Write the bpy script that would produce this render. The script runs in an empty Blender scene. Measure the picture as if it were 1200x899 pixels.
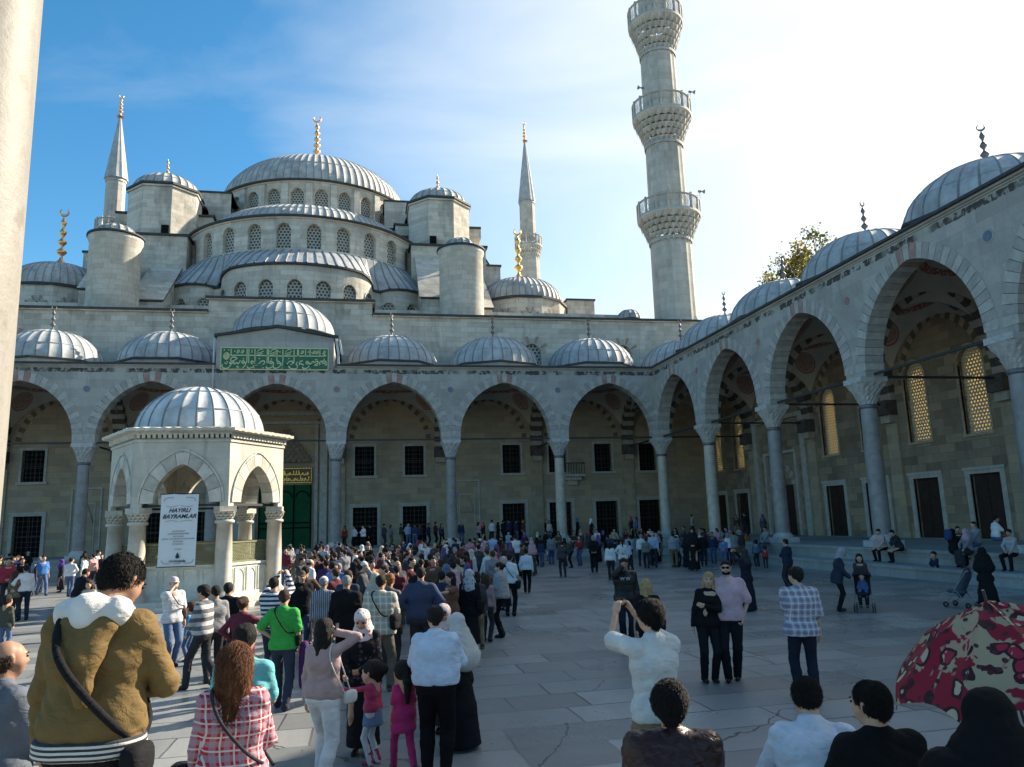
import bpy, math, random
import numpy as np
from mathutils import Vector, Matrix, Euler, noise as mnoise
random.seed(7)
PI = math.pi
S = bpy.context.scene
COL = S.collection
# ------------------------------------------------------------------ helpers
def tag(o, label=None, cat=None, group=None, kind=None):
    if label: o['label'] = label
    if cat: o['category'] = cat
    if group: o['group'] = group
    if kind: o['kind'] = kind
    return o
def empty(name, loc, rz=0.0):
    o = bpy.data.objects.new(name, None); COL.objects.link(o)
    o.location = loc; o.rotation_euler = (0, 0, rz); o.empty_display_size = .2
    return o
def thing(name, label, cat, loc, rz=0.0, group=None):
    return tag(empty(name, loc, rz), label, cat, group)
def worg(p):
    v = Vector((0, 0, 0))
    while p is not None:
        v = v + Vector(p.location); p = p.parent
    return v
class MB:
    """collects geometry in world coordinates (or local ones) for ONE mesh"""
    def __init__(s): s.v = []; s.f = []; s.m = []; s.sm = []
    def face(s, pts, m=0, sm=False):
        n = len(s.v); s.v += [tuple(p) for p in pts]; s.f.append(tuple(range(n, n + len(pts)))); s.m.append(m); s.sm.append(sm)
    def grid(s, rows, m=0, sm=True, close=False):
        n = len(s.v); w = len(rows[0])
        for r in rows: s.v += [tuple(p) for p in r]
        for i in range(len(rows) - 1):
            for j in range(w - 1 + (1 if close else 0)):
                j2 = (j + 1) % w
                s.f.append((n + i * w + j, n + i * w + j2, n + (i + 1) * w + j2, n + (i + 1) * w + j)); s.m.append(m); s.sm.append(sm)
    def box(s, x0, x1, y0, y1, z0, z1, m=0, M=None):
        c = [(x, y, z) for z in (z0, z1) for y in (y0, y1) for x in (x0, x1)]
        if M: c = [M(*p) for p in c]
        n = len(s.v); s.v += c
        for q in ((0, 2, 3, 1), (4, 5, 7, 6), (0, 1, 5, 4), (2, 6, 7, 3), (0, 4, 6, 2), (1, 3, 7, 5)):
            s.f.append(tuple(n + k for k in q)); s.m.append(m); s.sm.append(False)
    def revolve(s, prof, c=(0, 0, 0), n=32, m=0, a0=0, a1=2 * PI, sm=True, rad=None):
        full = abs(a1 - a0 - 2 * PI) < 1e-6
        k = n if full else n + 1
        rows = []
        for (r, z) in prof:
            rows.append([(c[0] + r * (rad(j) if rad else 1) * math.cos(a0 + (a1 - a0) * j / n), c[1] + r * (rad(j) if rad else 1) * math.sin(a0 + (a1 - a0) * j / n), c[2] + z) for j in range(k)])
        s.grid(rows, m, sm, close=full)
    def tube(s, p0, p1, r0, r1=None, n=10, m=0, cap=True):
        r1 = r0 if r1 is None else r1
        p0 = Vector(p0); p1 = Vector(p1); d = (p1 - p0).normalized()
        a = d.orthogonal().normalized(); b = d.cross(a)
        rows = [[p + (a * math.cos(t * 2 * PI / n) + b * math.sin(t * 2 * PI / n)) * r for t in range(n)] for p, r in ((p0, r0), (p1, r1))]
        s.grid(rows, m, True, close=True)
        if cap:
            s.face(rows[0], m); s.face(rows[1], m)
    def path(s, pts, r, n=8, m=0):
        for i in range(len(pts) - 1): s.tube(pts[i], pts[i + 1], r, r, n, m)
    def prism(s, poly, z0, z1, m=0, top=True, bot=True, m_top=None):
        n = len(poly)
        for i in range(n):
            a, b = poly[i], poly[(i + 1) % n]
            s.face([(a[0], a[1], z0), (b[0], b[1], z0), (b[0], b[1], z1), (a[0], a[1], z1)], m)
        if top: s.face([(p[0], p[1], z1) for p in poly], m if m_top is None else m_top)
        if bot: s.face([(p[0], p[1], z0) for p in poly], m)
    def build(s, name, mats, parent=None, org=None, shift=True):
        if not isinstance(mats, (list, tuple)): mats = [mats]
        base = worg(parent) if parent else Vector((0, 0, 0))
        o3 = Vector(org) if org is not None else (base if parent else Vector((0, 0, 0)))
        me = bpy.data.meshes.new(name)
        V = [(p[0] - o3.x, p[1] - o3.y, p[2] - o3.z) for p in s.v] if shift else s.v
        me.from_pydata(V, [], s.f)
        me.polygons.foreach_set('material_index', s.m)
        me.polygons.foreach_set('use_smooth', s.sm)
        for m in mats: me.materials.append(m)
        me.update()
        o = bpy.data.objects.new(name, me); COL.objects.link(o)
        if parent: o.parent = parent
        if shift: o.location = o3 - base
        return o
def copy_tree(o, parent=None, loc=None, rz=None):
    c = o.copy(); COL.objects.link(c)
    if parent: c.parent = parent
    if loc is not None: c.location = loc
    if rz is not None: c.rotation_euler[2] = rz
    for ch in list(o.children): copy_tree(ch, c)
    return c
# ------------------------------------------------------------------ materials
class Mt:
    def __init__(s, name, rough=.8, spec=.3):
        s.mat = bpy.data.materials.new(name); s.mat.use_nodes = True; s.t = s.mat.node_tree; s.t.nodes.clear()
        s.out = s.t.nodes.new('ShaderNodeOutputMaterial')
        s.b = s.n('ShaderNodeBsdfPrincipled', {'Roughness': rough, 'Specular IOR Level': spec})
        s.l(s.b.outputs[0], s.out.inputs[0]); s._c = None
    def l(s, a, b): s.t.links.new(a, b)
    def n(s, typ, ins=None, **kw):
        nd = s.t.nodes.new(typ)
        for k, v in kw.items(): setattr(nd, k, v)
        for k, v in (ins or {}).items():
            i = nd.inputs[k]
            if isinstance(v, bpy.types.NodeSocket): s.l(v, i)
            else:
                if isinstance(v, (tuple, list)) and i.type == 'RGBA' and len(v) == 3: v = (*v, 1)
                i.default_value = v
        return nd
    def co(s, kind='Object'):
        if s._c is None: s._c = s.n('ShaderNodeTexCoord')
        return s._c.outputs[kind]
    def noise(s, sc, det=4, rough=.55, vec=None, scl=None, dist=0):
        v = vec or s.co()
        if scl: v = s.n('ShaderNodeMapping', {'Vector': v, 'Scale': scl}).outputs[0]
        return s.n('ShaderNodeTexNoise', {'Vector': v, 'Scale': sc, 'Detail': det, 'Roughness': rough, 'Distortion': dist}).outputs[0]
    def ramp(s, x, a, b):
        nd = s.n('ShaderNodeMapRange', {'Value': x, 'From Min': a, 'From Max': b}); return nd.outputs[0]
    def mix(s, f, a, b, mode='MIX'):
        nd = s.t.nodes.new('ShaderNodeMix'); nd.data_type = 'RGBA'; nd.blend_type = mode; nd.clamp_factor = True
        for i, v in ((0, f), (6, a), (7, b)):
            if isinstance(v, bpy.types.NodeSocket): s.l(v, nd.inputs[i])
            elif i == 0: nd.inputs[0].default_value = v
            else: nd.inputs[i].default_value = (*v[:3], 1)
        return nd.outputs[2]
    def ma(s, op, a, b=0.0, c=0.0):
        nd = s.t.nodes.new('ShaderNodeMath'); nd.operation = op
        for i, v in enumerate((a, b, c)):
            if isinstance(v, bpy.types.NodeSocket): s.l(v, nd.inputs[i])
            else: nd.inputs[i].default_value = v
        return nd.outputs[0]
    def sep(s, v=None):
        nd = s.n('ShaderNodeSeparateXYZ', {0: v or s.co()}); return nd.outputs
    def comb(s, x, y, z=0.0):
        nd = s.t.nodes.new('ShaderNodeCombineXYZ')
        for i, v in enumerate((x, y, z)):
            if isinstance(v, bpy.types.NodeSocket): s.l(v, nd.inputs[i])
            else: nd.inputs[i].default_value = v
        return nd.outputs[0]
    def bump(s, h, strength=.3, dist=.02, nrm=None):
        nd = s.n('ShaderNodeBump', {'Height': h, 'Strength': strength, 'Distance': dist})
        if nrm: s.l(nrm, nd.inputs['Normal'])
        return nd.outputs[0]
    def done(s, col=None, nrm=None, rough=None, **kw):
        if col is not None:
            if isinstance(col, bpy.types.NodeSocket): s.l(col, s.b.inputs['Base Color'])
            else: s.b.inputs['Base Color'].default_value = (*col, 1)
        if nrm is not None: s.l(nrm, s.b.inputs['Normal'])
        if rough is not None:
            if isinstance(rough, bpy.types.NodeSocket): s.l(rough, s.b.inputs['Roughness'])
            else: s.b.inputs['Roughness'].default_value = rough
        for k, v in kw.items(): s.b.inputs[k.replace('_', ' ')].default_value = v
        return s.mat
def stone(name, c1, c2, bw=1.1, bh=.42, mode='wall', R=10., stain=.55, dark=(.09, .085, .075), mortar=.012, mcol=None, stainscale=.35, patch=.5, warm=None, weep=False):
    m = Mt(name, .85, .25)
    x, y, z = m.sep()[:3]
    if mode == 'wall': u = m.ma('ADD', x, y); v = z
    elif mode == 'cyl': u = m.ma('MULTIPLY', m.ma('ARCTAN2', y, x), R); v = z
    elif mode == 'floor': u = x; v = y
    p = m.comb(u, v)
    br = m.n('ShaderNodeTexBrick', {'Vector': p, 'Color1': (0, 0, 0, 1), 'Color2': (1, 1, 1, 1), 'Mortar': (.5, .5, .5, 1), 'Scale': 1, 'Mortar Size': mortar, 'Mortar Smooth': .3, 'Bias': 0, 'Brick Width': bw, 'Row Height': bh})
    rnd = br.outputs[0]; mort = br.outputs[1]
    col = m.mix(rnd, c1, c2)
    n1 = m.noise(1.3, 6, .65); n2 = m.noise(9, 5, .7)
    if warm:
        pr = m.ma('MULTIPLY', m.ramp(rnd, .72, .95), 1.0)
        col = m.mix(pr, col, warm)
    col = m.mix(m.ma('MULTIPLY', m.ramp(n2, .3, .75), .35), col, tuple(c * .6 for c in c1))
    col = m.mix(m.ma('MULTIPLY', m.ramp(n1, .45, .75), patch * .5), col, tuple(min(1, c * 1.25) for c in c2))
    st = m.noise(stainscale, 8, .68, scl=(1, 1, .35), dist=.6)
    col = m.mix(m.ma('MULTIPLY', m.ramp(st, .5, .78), stain), col, dark)
    st2 = m.noise(2.2, 6, .7, scl=(1, 1, .12))
    col = m.mix(m.ma('MULTIPLY', m.ramp(st2, .56, .8), stain * .8), col, dark)
    if weep:                                  # black weep marks under the cornice
        sp = m.noise(3.0, 4, .6, vec=m.comb(u, m.ma('MULTIPLY', v, .6)))
        zb = m.ma('LESS_THAN', m.ma('ABSOLUTE', m.ma('SUBTRACT', v, 13.68)), m.ma('MULTIPLY', sp, .27))
        g2 = m.noise(.5, 3, .5, vec=m.comb(u, 0.))
        col = m.mix(m.ma('MULTIPLY', zb, m.ma('MULTIPLY', m.ramp(sp, .42, .5), m.ramp(g2, .38, .48))), col, (.07, .063, .055))
    col = m.mix(m.ma('MULTIPLY', mort, .5), col, mcol or tuple(c * .45 for c in c1))
    h = m.ma('SUBTRACT', m.ma('ADD', m.ma('MULTIPLY', n2, .5), m.ma('MULTIPLY', rnd, .2)), m.ma('MULTIPLY', mort, .7))
    return m.done(col, m.bump(h, .5, .03), .85)
def plain(name, c, rough=.6, spec=.3, var=.25, sc=6, metal=0., bump=.15, **kw):
    m = Mt(name, rough, spec)
    n1 = m.noise(sc, 5, .65)
    col = m.mix(m.ramp(n1, .3, .7), tuple(x * (1 - var) for x in c), tuple(min(1, x * (1 + var * .5)) for x in c))
    m.b.inputs['Metallic'].default_value = metal
    return m.done(col, m.bump(m.noise(sc * 4, 4), bump, .01), rough, **kw)
def lead(name, c, seams=0, streak=.5):
    m = Mt(name, .75, .3)
    x, y, z = m.sep()[:3]
    ang = m.ma('ARCTAN2', y, x)
    rad = m.ma('SQRT', m.ma('ADD', m.ma('MULTIPLY', x, x), m.ma('MULTIPLY', y, y)))
    pv = m.comb(m.ma('MULTIPLY', ang, 5.), m.ma('MULTIPLY', z, .5), 0.)
    st = m.n('ShaderNodeTexNoise', {'Vector': pv, 'Scale': 2.2, 'Detail': 6, 'Roughness': .65}).outputs[0]
    n1 = m.noise(.9, 6, .6)
    col = m.mix(m.ramp(n1, .35, .7), tuple(q * .72 for q in c), tuple(min(1, q * 1.2) for q in c))
    col = m.mix(m.ma('MULTIPLY', m.ramp(st, .48, .75), streak), col, tuple(q * .42 for q in c))
    st3 = m.noise(3.5, 6, .7)
    col = m.mix(m.ma('MULTIPLY', m.ramp(st3, .55, .75), .3), col, tuple(min(1, q * 1.5) for q in c))
    return m.done(col, m.bump(m.noise(2.5, 5), .35, .06), m.ramp(n1, -1.2, 1.0))
def lattice(name, stonec, glass, cell=.2, hole=.4, translucent=False, swap=False):
    """hexagonal pierced window grille: stone web, glass in the holes. u = x+y, v = z"""
    m = Mt(name, .8, .3)
    x, y, z = m.sep()[:3]
    u = m.ma('ADD', x, y) if not swap else m.ma('SUBTRACT', x, y)
    a = cell; b = cell * 1.732
    def d(off):
        px = m.ma('SUBTRACT', m.ma('MODULO', m.ma('ADD', u, 500 * a + off * a), a), a / 2)
        py = m.ma('SUBTRACT', m.ma('MODULO', m.ma('ADD', z, 300 * b + off * b), b), b / 2)
        return m.ma('SQRT', m.ma('ADD', m.ma('MULTIPLY', px, px), m.ma('MULTIPLY', py, py)))
    dd = m.ma('MINIMUM', d(0.), d(.5))
    mask = m.ma('LESS_THAN', dd, cell * hole)
    if translucent:
        m.b.inputs['Base Color'].default_value = (*stonec, 1)
        tr = m.n('ShaderNodeBsdfTranslucent', {'Color': glass})
        gl = m.n('ShaderNodeBsdfGlossy', {'Color': (.2, .2, .2, 1), 'Roughness': .3})
        # old glass lets only part of the light through
        n1 = m.noise(1.3, 3)
        m.l(m.mix(m.ramp(n1, .35, .65), tuple(g * .75 for g in glass), glass), tr.inputs[0])
        mx0 = m.n('ShaderNodeMixShader', {0: .06}); m.l(tr.outputs[0], mx0.inputs[1]); m.l(gl.outputs[0], mx0.inputs[2])
        mx = m.n('ShaderNodeMixShader', {0: mask})
        m.l(m.b.outputs[0], mx.inputs[1]); m.l(mx0.outputs[0], mx.inputs[2]); m.l(mx.outputs[0], m.out.inputs[0])
        return m.mat
    col = m.mix(mask, stonec, glass)
    return m.done(col, m.bump(m.ma('SUBTRACT', 1., mask), .8, .03), m.ma('SUBTRACT', .85, m.ma('MULTIPLY', mask, .5)))
K = {}
K['arcade'] = stone('arcade_marble', (.345, .335, .305), (.445, .43, .39), 1.5, .62, stain=.45, weep=True, mortar=.006, patch=.6, mcol=(.27, .27, .26))
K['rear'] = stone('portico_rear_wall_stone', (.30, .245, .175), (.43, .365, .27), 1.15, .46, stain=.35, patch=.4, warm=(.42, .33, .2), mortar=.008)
K['mosque'] = stone('mosque_limestone', (.46, .42, .35), (.68, .63, .54), 1.2, .45, stain=.75, patch=.7, mortar=.012)
K['mosque_cyl'] = stone('mosque_limestone_round', (.47, .43, .36), (.68, .63, .54), 1.1, .45, mode='cyl', R=6., stain=.55, patch=.7)
K['minaret'] = stone('minaret_stone', (.43, .405, .35), (.57, .54, .475), 1.0, .7, mode='cyl', R=2., stain=.5, patch=.6)
K['fount'] = stone('fountain_marble', (.50, .465, .39), (.63, .595, .51), 1.3, .66, stain=.65, patch=.8, dark=(.15, .13, .10), mortar=.006, mcol=(.4, .38, .33))
K['lead'] = lead('lead_sheet', (.40, .42, .425), streak=.5)
K['lead_main'] = lead('lead_sheet_main', (.42, .425, .41), streak=.65)
K['lead_pale'] = lead('lead_sheet_pale', (.50, .53, .545), streak=.35)
K['seam'] = plain('lead_seam', (.20, .205, .21), .6, .4, .3, 6)
K['leaddark'] = plain('lead_edging_dark', (.055, .06, .065), .7, .3, .4, 3)
K['gold'] = plain('gilded_copper', (.78, .47, .24), .38, .5, .25, 8, metal=.85)
K['gold2'] = plain('gilded_brass', (.80, .52, .16), .35, .5, .25, 8, metal=.85)
K['brz'] = plain('finial_dark_metal', (.17, .16, .17), .5, .4, .3, 8, metal=.4)
K['vl'] = plain('voussoir_pale', (.43, .415, .375), .8, .3, .25, 3)
K['vg'] = plain('voussoir_grey', (.35, .34, .31), .8, .3, .25, 3)
K['vr'] = plain('voussoir_red', (.36, .235, .20), .8, .3, .3, 3)
K['sd'] = plain('stripe_dark', (.10, .085, .075), .85, .2, .35, 3)
K['sl'] = plain('stripe_pale', (.36, .33, .28), .85, .2, .25, 3)
K['iron'] = plain('iron_tie', (.03, .03, .032), .6, .4, .3, 5)
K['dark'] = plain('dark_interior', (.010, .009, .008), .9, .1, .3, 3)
K['col_grey'] = plain('column_grey_marble', (.245, .24, .23), .45, .4, .3, 2.2, bump=.05)
K['col_pale'] = plain('column_pale_marble', (.46, .42, .35), .5, .4, .3, 2.2, bump=.05)
K['cap'] = plain('capital_marble', (.46, .46, .44), .7, .3, .3, 5)
K['wood'] = plain('dark_wood_door', (.035, .02, .014), .6, .3, .4, 3)
K['green'] = plain('green_door_cloth', (.005, .075, .03), .8, .2, .3, 1)
K['frame'] = plain('window_frame_stone', (.40, .385, .345), .8, .3, .25, 3)
K['lat'] = lattice('pierced_lattice', (.44, .42, .36), (.07, .07, .065), .34, .35)
K['latg'] = lattice('golden_window_lattice', (.40, .38, .31), (.80, .66, .36), .21, .27, True)
def sail():
    m = Mt('painted_vault_plaster', .9, .2)
    x, y, z = m.sep()[:3]
    ax = m.ma('ABSOLUTE', x); ay = m.ma('ABSOLUTE', y)
    dx = m.ma('SUBTRACT', ax, 2.72); dy = m.ma('SUBTRACT', ay, 2.72)
    d = m.ma('SQRT', m.ma('ADD', m.ma('MULTIPLY', dx, dx), m.ma('MULTIPLY', dy, dy)))
    wob = m.noise(14, 3)
    disc = m.ma('LESS_THAN', d, .55)
    ringm = m.ma('LESS_THAN', m.ma('ABSOLUTE', m.ma('SUBTRACT', d, .62)), .035)
    r = m.ma('SQRT', m.ma('ADD', m.ma('MULTIPLY', x, x), m.ma('MULTIPLY', y, y)))
    band = m.ma('LESS_THAN', m.ma('ABSOLUTE', m.ma('SUBTRACT', r, 2.9)), .16)
    orn = m.n('ShaderNodeTexVoronoi', {'Vector': m.co(), 'Scale': 6.}).outputs[0]
    base = m.mix(m.ramp(m.noise(1.1, 6), .3, .75), (.36, .34, .28), (.47, .44, .37))
    c = m.mix(disc, base, m.mix(m.ramp(orn, .25, .45), (.34, .12, .08), (.30, .22, .18)))
    c = m.mix(ringm, c, (.25, .10, .07)); c = m.mix(m.ma('MULTIPLY', band, m.ramp(orn, .2, .5)), c, (.32, .11, .08))
    return m.done(c, m.bump(wob, .15, .01), .9)
K['sail'] = sail()
def floor_mat():
    m = Mt('courtyard_marble_paving', .55, .35)
    x, y, z = m.sep()[:3]
    wv = m.n('ShaderNodeTexNoise', {'Vector': m.co(), 'Scale': .06, 'Detail': 1.}).outputs[0]
    wob = m.ma('MULTIPLY', m.ma('SUBTRACT', wv, .5), 1.6)
    jit = m.ma('MULTIPLY', m.ma('SUBTRACT', m.noise(1.6, 2), .5), .05)
    p = m.comb(m.ma('ADD', m.ma('ADD', x, wob), jit), m.ma('ADD', m.ma('ADD', y, m.ma('MULTIPLY', wob, .5)), jit))
    br = m.n('ShaderNodeTexBrick', {'Vector': p, 'Color1': (0, 0, 0, 1), 'Color2': (1, 1, 1, 1), 'Mortar': (.5, .5, .5, 1), 'Scale': 1, 'Mortar Size': .016, 'Mortar Smooth': .25, 'Bias': 0, 'Brick Width': 1.75, 'Row Height': .88}, offset=.37, squash=.62, squash_frequency=3)
    rnd = br.outputs[0]; mo = br.outputs[1]
    col = m.mix(rnd, (.16, .165, .165), (.32, .325, .315))
    vein = m.noise(.8, 8, .7, scl=(1, .35, 1), dist=1.2)
    col = m.mix(m.ma('MULTIPLY', m.ramp(vein, .42, .7), .45), col, (.15, .155, .155))
    dirt = m.noise(.22, 7, .65)
    col = m.mix(m.ma('MULTIPLY', m.ramp(dirt, .45, .7), .6), col, (.125, .127, .122))
    fine = m.noise(14, 6, .7)
    col = m.mix(m.ma('MULTIPLY', m.ramp(fine, .5, .8), .3), col, (.17, .172, .17))
    # joint darkness varies: some joints open and black, others nearly closed
    jv = m.ramp(m.noise(.35, 4), .38, .62)
    col = m.mix(m.ma('MULTIPLY', mo, m.ma('ADD', .25, m.ma('MULTIPLY', jv, .75))), col, (.035, .036, .036))
    cr = m.n('ShaderNodeTexVoronoi', {'Vector': m.n('ShaderNodeMapping', {'Vector': m.n('ShaderNodeVectorMath', {0: m.co(), 1: m.n('ShaderNodeVectorMath', {0: m.n('ShaderNodeTexNoise', {'Scale': 1.4, 'Detail': 5., 'Vector': m.co()}).outputs[1], 'Scale': .55}, operation='SCALE').outputs[0]}, operation='ADD').outputs[0], 'Scale': (1, 1, 1)}).outputs[0], 'Scale': .19}, feature='DISTANCE_TO_EDGE').outputs[0]
    ck = m.ma('MULTIPLY', m.ma('LESS_THAN', cr, .0018), m.ma('GREATER_THAN', m.noise(.5, 3), .52))
    col = m.mix(m.ma('MULTIPLY', ck, .9), col, (.03, .03, .03))
    h = m.ma('SUBTRACT', m.ma('ADD', m.ma('MULTIPLY', fine, .25), m.ma('MULTIPLY', rnd, .35)), m.ma('ADD', mo, ck))
    return m.done(col, m.bump(h, .5, .03), m.ramp(dirt, .1, 1.3))
K['floor'] = floor_mat()
K['step'] = stone('step_marble', (.27, .265, .25), (.37, .36, .335), 2.4, .7, stain=.4, mortar=.01)
# ------------------------------------------------------------------ building blocks
PU = 8.243; PC = 8.355; QR = 8.372
US = [-8.0, 0, PU, 2 * PU, 3 * PU, 3 * PU + PC, 4 * PU + PC, 5 * PU + PC, 6 * PU + PC]
VS = [0] + [QR * i for i in range(1, 7)]
XC = -(3 * PU + PC / 2)          # the axis of the mosque
ZF = 1.0                          # portico floor
ZT = 14.18
def arch_pts(a, h, n):
    c = (h * h - a * a) / (2 * a); R = a + c
    t1 = math.atan2(h, c)
    right = [(R * math.cos(t1 * i / n) - c, R * math.sin(t1 * i / n)) for i in range(n + 1)]
    left = [(-x, z) for x, z in right]
    return left + right[::-1][1:]
def panel(mb, M, u0, u1, z0, z1, uc, a, zs, h, w0, w1, sill=None, n=10, m=0):
    """wall panel with a pointed-arch opening, solid between w0 and w1"""
    P = [(uc + x, zs + z) for x, z in arch_pts(a, h, n)]
    for w in (w0, w1):
        mb.face([M(u0, w, z0), M(uc - a, w, z0), M(uc - a, w, z1), M(u0, w, z1)], m)
        mb.face([M(uc + a, w, z0), M(u1, w, z0), M(u1, w, z1), M(uc + a, w, z1)], m)
        for i in range(len(P) - 1):
            (x0, q0), (x1, q1) = P[i], P[i + 1]
            mb.face([M(x0, w, q0), M(x1, w, q1), M(x1, w, z1), M(x0, w, z1)], m)
        if sill is not None and sill > z0:
            mb.face([M(uc - a, w, z0), M(uc + a, w, z0), M(uc + a, w, sill), M(uc - a, w, sill)], m)
    for i in range(len(P) - 1):
        (x0, q0), (x1, q1) = P[i], P[i + 1]
        mb.face([M(x0, w0, q0), M(x1, w0, q1), M(x1, w1, q1), M(x0, w1, q0)], m)
    zb = z0 if sill is None else sill
    for x in (uc - a, uc + a):
        mb.face([M(x, w0, zb), M(x, w1, zb), M(x, w1, zs), M(x, w0, zs)], m)
    if sill is not None: mb.face([M(uc - a, w0, sill), M(uc + a, w0, sill), M(uc + a, w1, sill), M(uc - a, w1, sill)], m)
    mb.face([M(u0, w0, z1), M(u1, w0, z1), M(u1, w1, z1), M(u0, w1, z1)], m)
    if sill is None:
        mb.face([M(u0, w0, z0), M(uc - a, w0, z0), M(uc - a, w1, z0), M(u0, w1, z0)], m)
        mb.face([M(uc + a, w0, z0), M(u1, w0, z0), M(u1, w1, z0), M(uc + a, w1, z0)], m)
def ring(mb, M, uc, zs, a, h, t, w0, w1, nv=27, mats=(0, 1), key=None, sub=2):
    """arch ring of separate voussoirs"""
    n = nv * sub
    A = arch_resample(a, h, n); B = arch_resample(a + t, h + t, n)
    for v in range(nv):
        k = mats[v % len(mats)]
        if key and v in key: k = key[v]
        for s in range(sub):
            i = v * sub + s
            a0, a1, b0, b1 = A[i], A[i + 1], B[i], B[i + 1]
            if s == sub - 1 and nv < 60:
                f = .90; a1 = (a0[0] + (a1[0] - a0[0]) * f, a0[1] + (a1[1] - a0[1]) * f); b1 = (b0[0] + (b1[0] - b0[0]) * f, b0[1] + (b1[1] - b0[1]) * f)
            q = lambda p, w: M(uc + p[0], w, zs + p[1])
            mb.face([q(a0, w0), q(a1, w0), q(b1, w0), q(b0, w0)], k)
            mb.face([q(a0, w1), q(a1, w1), q(b1, w1), q(b0, w1)], k)
            mb.face([q(a0, w0), q(a1, w0), q(a1, w1), q(a0, w1)], k)
            mb.face([q(b0, w0), q(b1, w0), q(b1, w1), q(b0, w1)], k)
def arch_resample(a, h, n):
    P = arch_pts(a, h, 40); L = [0]
    for i in range(1, len(P)): L.append(L[-1] + math.hypot(P[i][0] - P[i - 1][0], P[i][1] - P[i - 1][1]))
    out = []; j = 0
    for k in range(n + 1):
        s = L[-1] * k / n
        while j < len(L) - 2 and L[j + 1] < s: j += 1
        f = (s - L[j]) / max(1e-9, L[j + 1] - L[j])
        out.append((P[j][0] + (P[j + 1][0] - P[j][0]) * f, P[j][1] + (P[j + 1][1] - P[j][1]) * f))
    return out
def wallgrid(mb, M, u0, u1, z0, z1, w0, w1, holes, m=0):
    us = sorted({u0, u1, *[h[0] for h in holes], *[h[1] for h in holes]}); zs = sorted({z0, z1, *[h[2] for h in holes], *[h[3] for h in holes]})
    us = [u for u in us if u0 <= u <= u1]
    for i in range(len(us) - 1):
        for j in range(len(zs) - 1):
            cu = (us[i] + us[i + 1]) / 2; cz = (zs[j] + zs[j + 1]) / 2
            if any(h[0] < cu < h[1] and h[2] < cz < h[3] for h in holes): continue
            for w in (w0, w1):
                mb.face([M(us[i], w, zs[j]), M(us[i + 1], w, zs[j]), M(us[i + 1], w, zs[j + 1]), M(us[i], w, zs[j + 1])], m)
    for h in holes:
        for u in h[:2]: mb.face([M(u, w0, h[2]), M(u, w1, h[2]), M(u, w1, h[3]), M(u, w0, h[3])], m)
        for z in h[2:4]: mb.face([M(h[0], w0, z), M(h[1], w0, z), M(h[1], w1, z), M(h[0], w1, z)], m)
    mb.face([M(u0, w0, z1), M(u1, w0, z1), M(u1, w1, z1), M(u0, w1, z1)], m)
    for u in (u0, u1): mb.face([M(u, w0, z0), M(u, w1, z0), M(u, w1, z1), M(u, w0, z1)], m)
def dome_prof(R, H, n=14, base=0.0, p=1.0):
    return [(R * math.cos(PI / 2 * i / n) ** p, base + H * math.sin(PI / 2 * i / n)) for i in range(n + 1)]
def ribbed_dome(name, mats, parent, c, R, H, ribs, bump=.05, a0=0, a1=2 * PI, cut=1.0, hw=.10):
    """lead dome with raised seams; cut<1 stops short of the crown"""
    mb = MB(); full = abs(a1 - a0 - 2 * PI) < 1e-6
    n = 14; rows = []
    offs = [(-hw, 0), (-hw * .45, 1), (hw * .45, 1), (hw, 0), (.5, 0)]
    for i in range(n + 1):
        t = PI / 2 * i / n * cut; row = []
        for k in range(ribs):
            for o_, b_ in offs:
                an = a0 + (a1 - a0) * (k + .5 + o_) / ribs
                fade = min(1, math.cos(t) * 3.)
                rr = R * math.cos(t) + b_ * bump * fade
                row.append((c[0] + rr * math.cos(an), c[1] + rr * math.sin(an), c[2] + H * math.sin(t) + b_ * bump * .6 * fade))
        rows.append(row)
    mb.grid(rows, 0, True, close=full)
    w_ = len(rows[0]); tot = w_ if full else w_ - 1
    for q in range(n * tot):
        if (q % tot) % 5 in (0, 1, 2): mb.m[q] = 2
    # cross seam of the lead sheets
    for t in (.42, .95):
        mb.revolve([(R * math.cos(t) + .0, H * math.sin(t)), (R * math.cos(t + .006) + .035, H * math.sin(t + .006) + .02), (R * math.cos(t + .014), H * math.sin(t + .014))], c, 64, 0, a0, a1)
    # eave roll
    mb.revolve([(R + .02, .02), (R + .16, 0), (R + .18, -.10), (R + .02, -.12)], c, 64, 1, a0, a1)
    return mb.build(name, list(mats) + [K['seam']], parent, c)
def finial(name, mat, parent, c, h, r, balls=4, crescent=True):
    mb = MB(); pr = [(r * 1.5, 0), (r * .9, h * .06), (r * .35, h * .12)]
    z = h * .16; top = h * .84; k = balls
    for i in range(k):
        rr = r * (1 - .55 * i / k) * .95; zc = z + (top - z) * (i + .5) / k; hh = (top - z) / k
        pr += [(r * .22, zc - hh * .42), (rr * .8, zc - hh * .16), (rr, zc), (rr * .8, zc + hh * .16), (r * .22, zc + hh * .42)]
    pr += [(r * .12, h * .86), (r * .08, h * .9)]
    mb.revolve(pr, c, 14)
    if crescent:
        R1 = r * .75; zc = c[2] + h * .95
        pts = []
        for i in range(15):
            a = -PI / 2 + (i - 7) / 7 * 2.5
            th = r * .22 * math.cos((i - 7) / 7 * 1.5) + r * .03
            pts.append((a, th))
        rows = []
        for a, th in pts:
            cx = c[0] + R1 * math.cos(a); cz = zc + R1 * math.sin(a)
            rows.append([(cx + th * math.cos(a) * math.cos(q), c[1] + th * math.sin(q), cz + th * math.sin(a) * math.cos(q)) for q in (0, 1.57, 3.14, 4.71)])
        mb.grid(rows, 0, True, close=True)
    return mb.build(name, mat, parent, c)
def ngon(c, R, n, a0=0): return [(c[0] + R * math.cos(a0 + 2 * PI * i / n), c[1] + R * math.sin(a0 + 2 * PI * i / n)) for i in range(n)]
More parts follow.
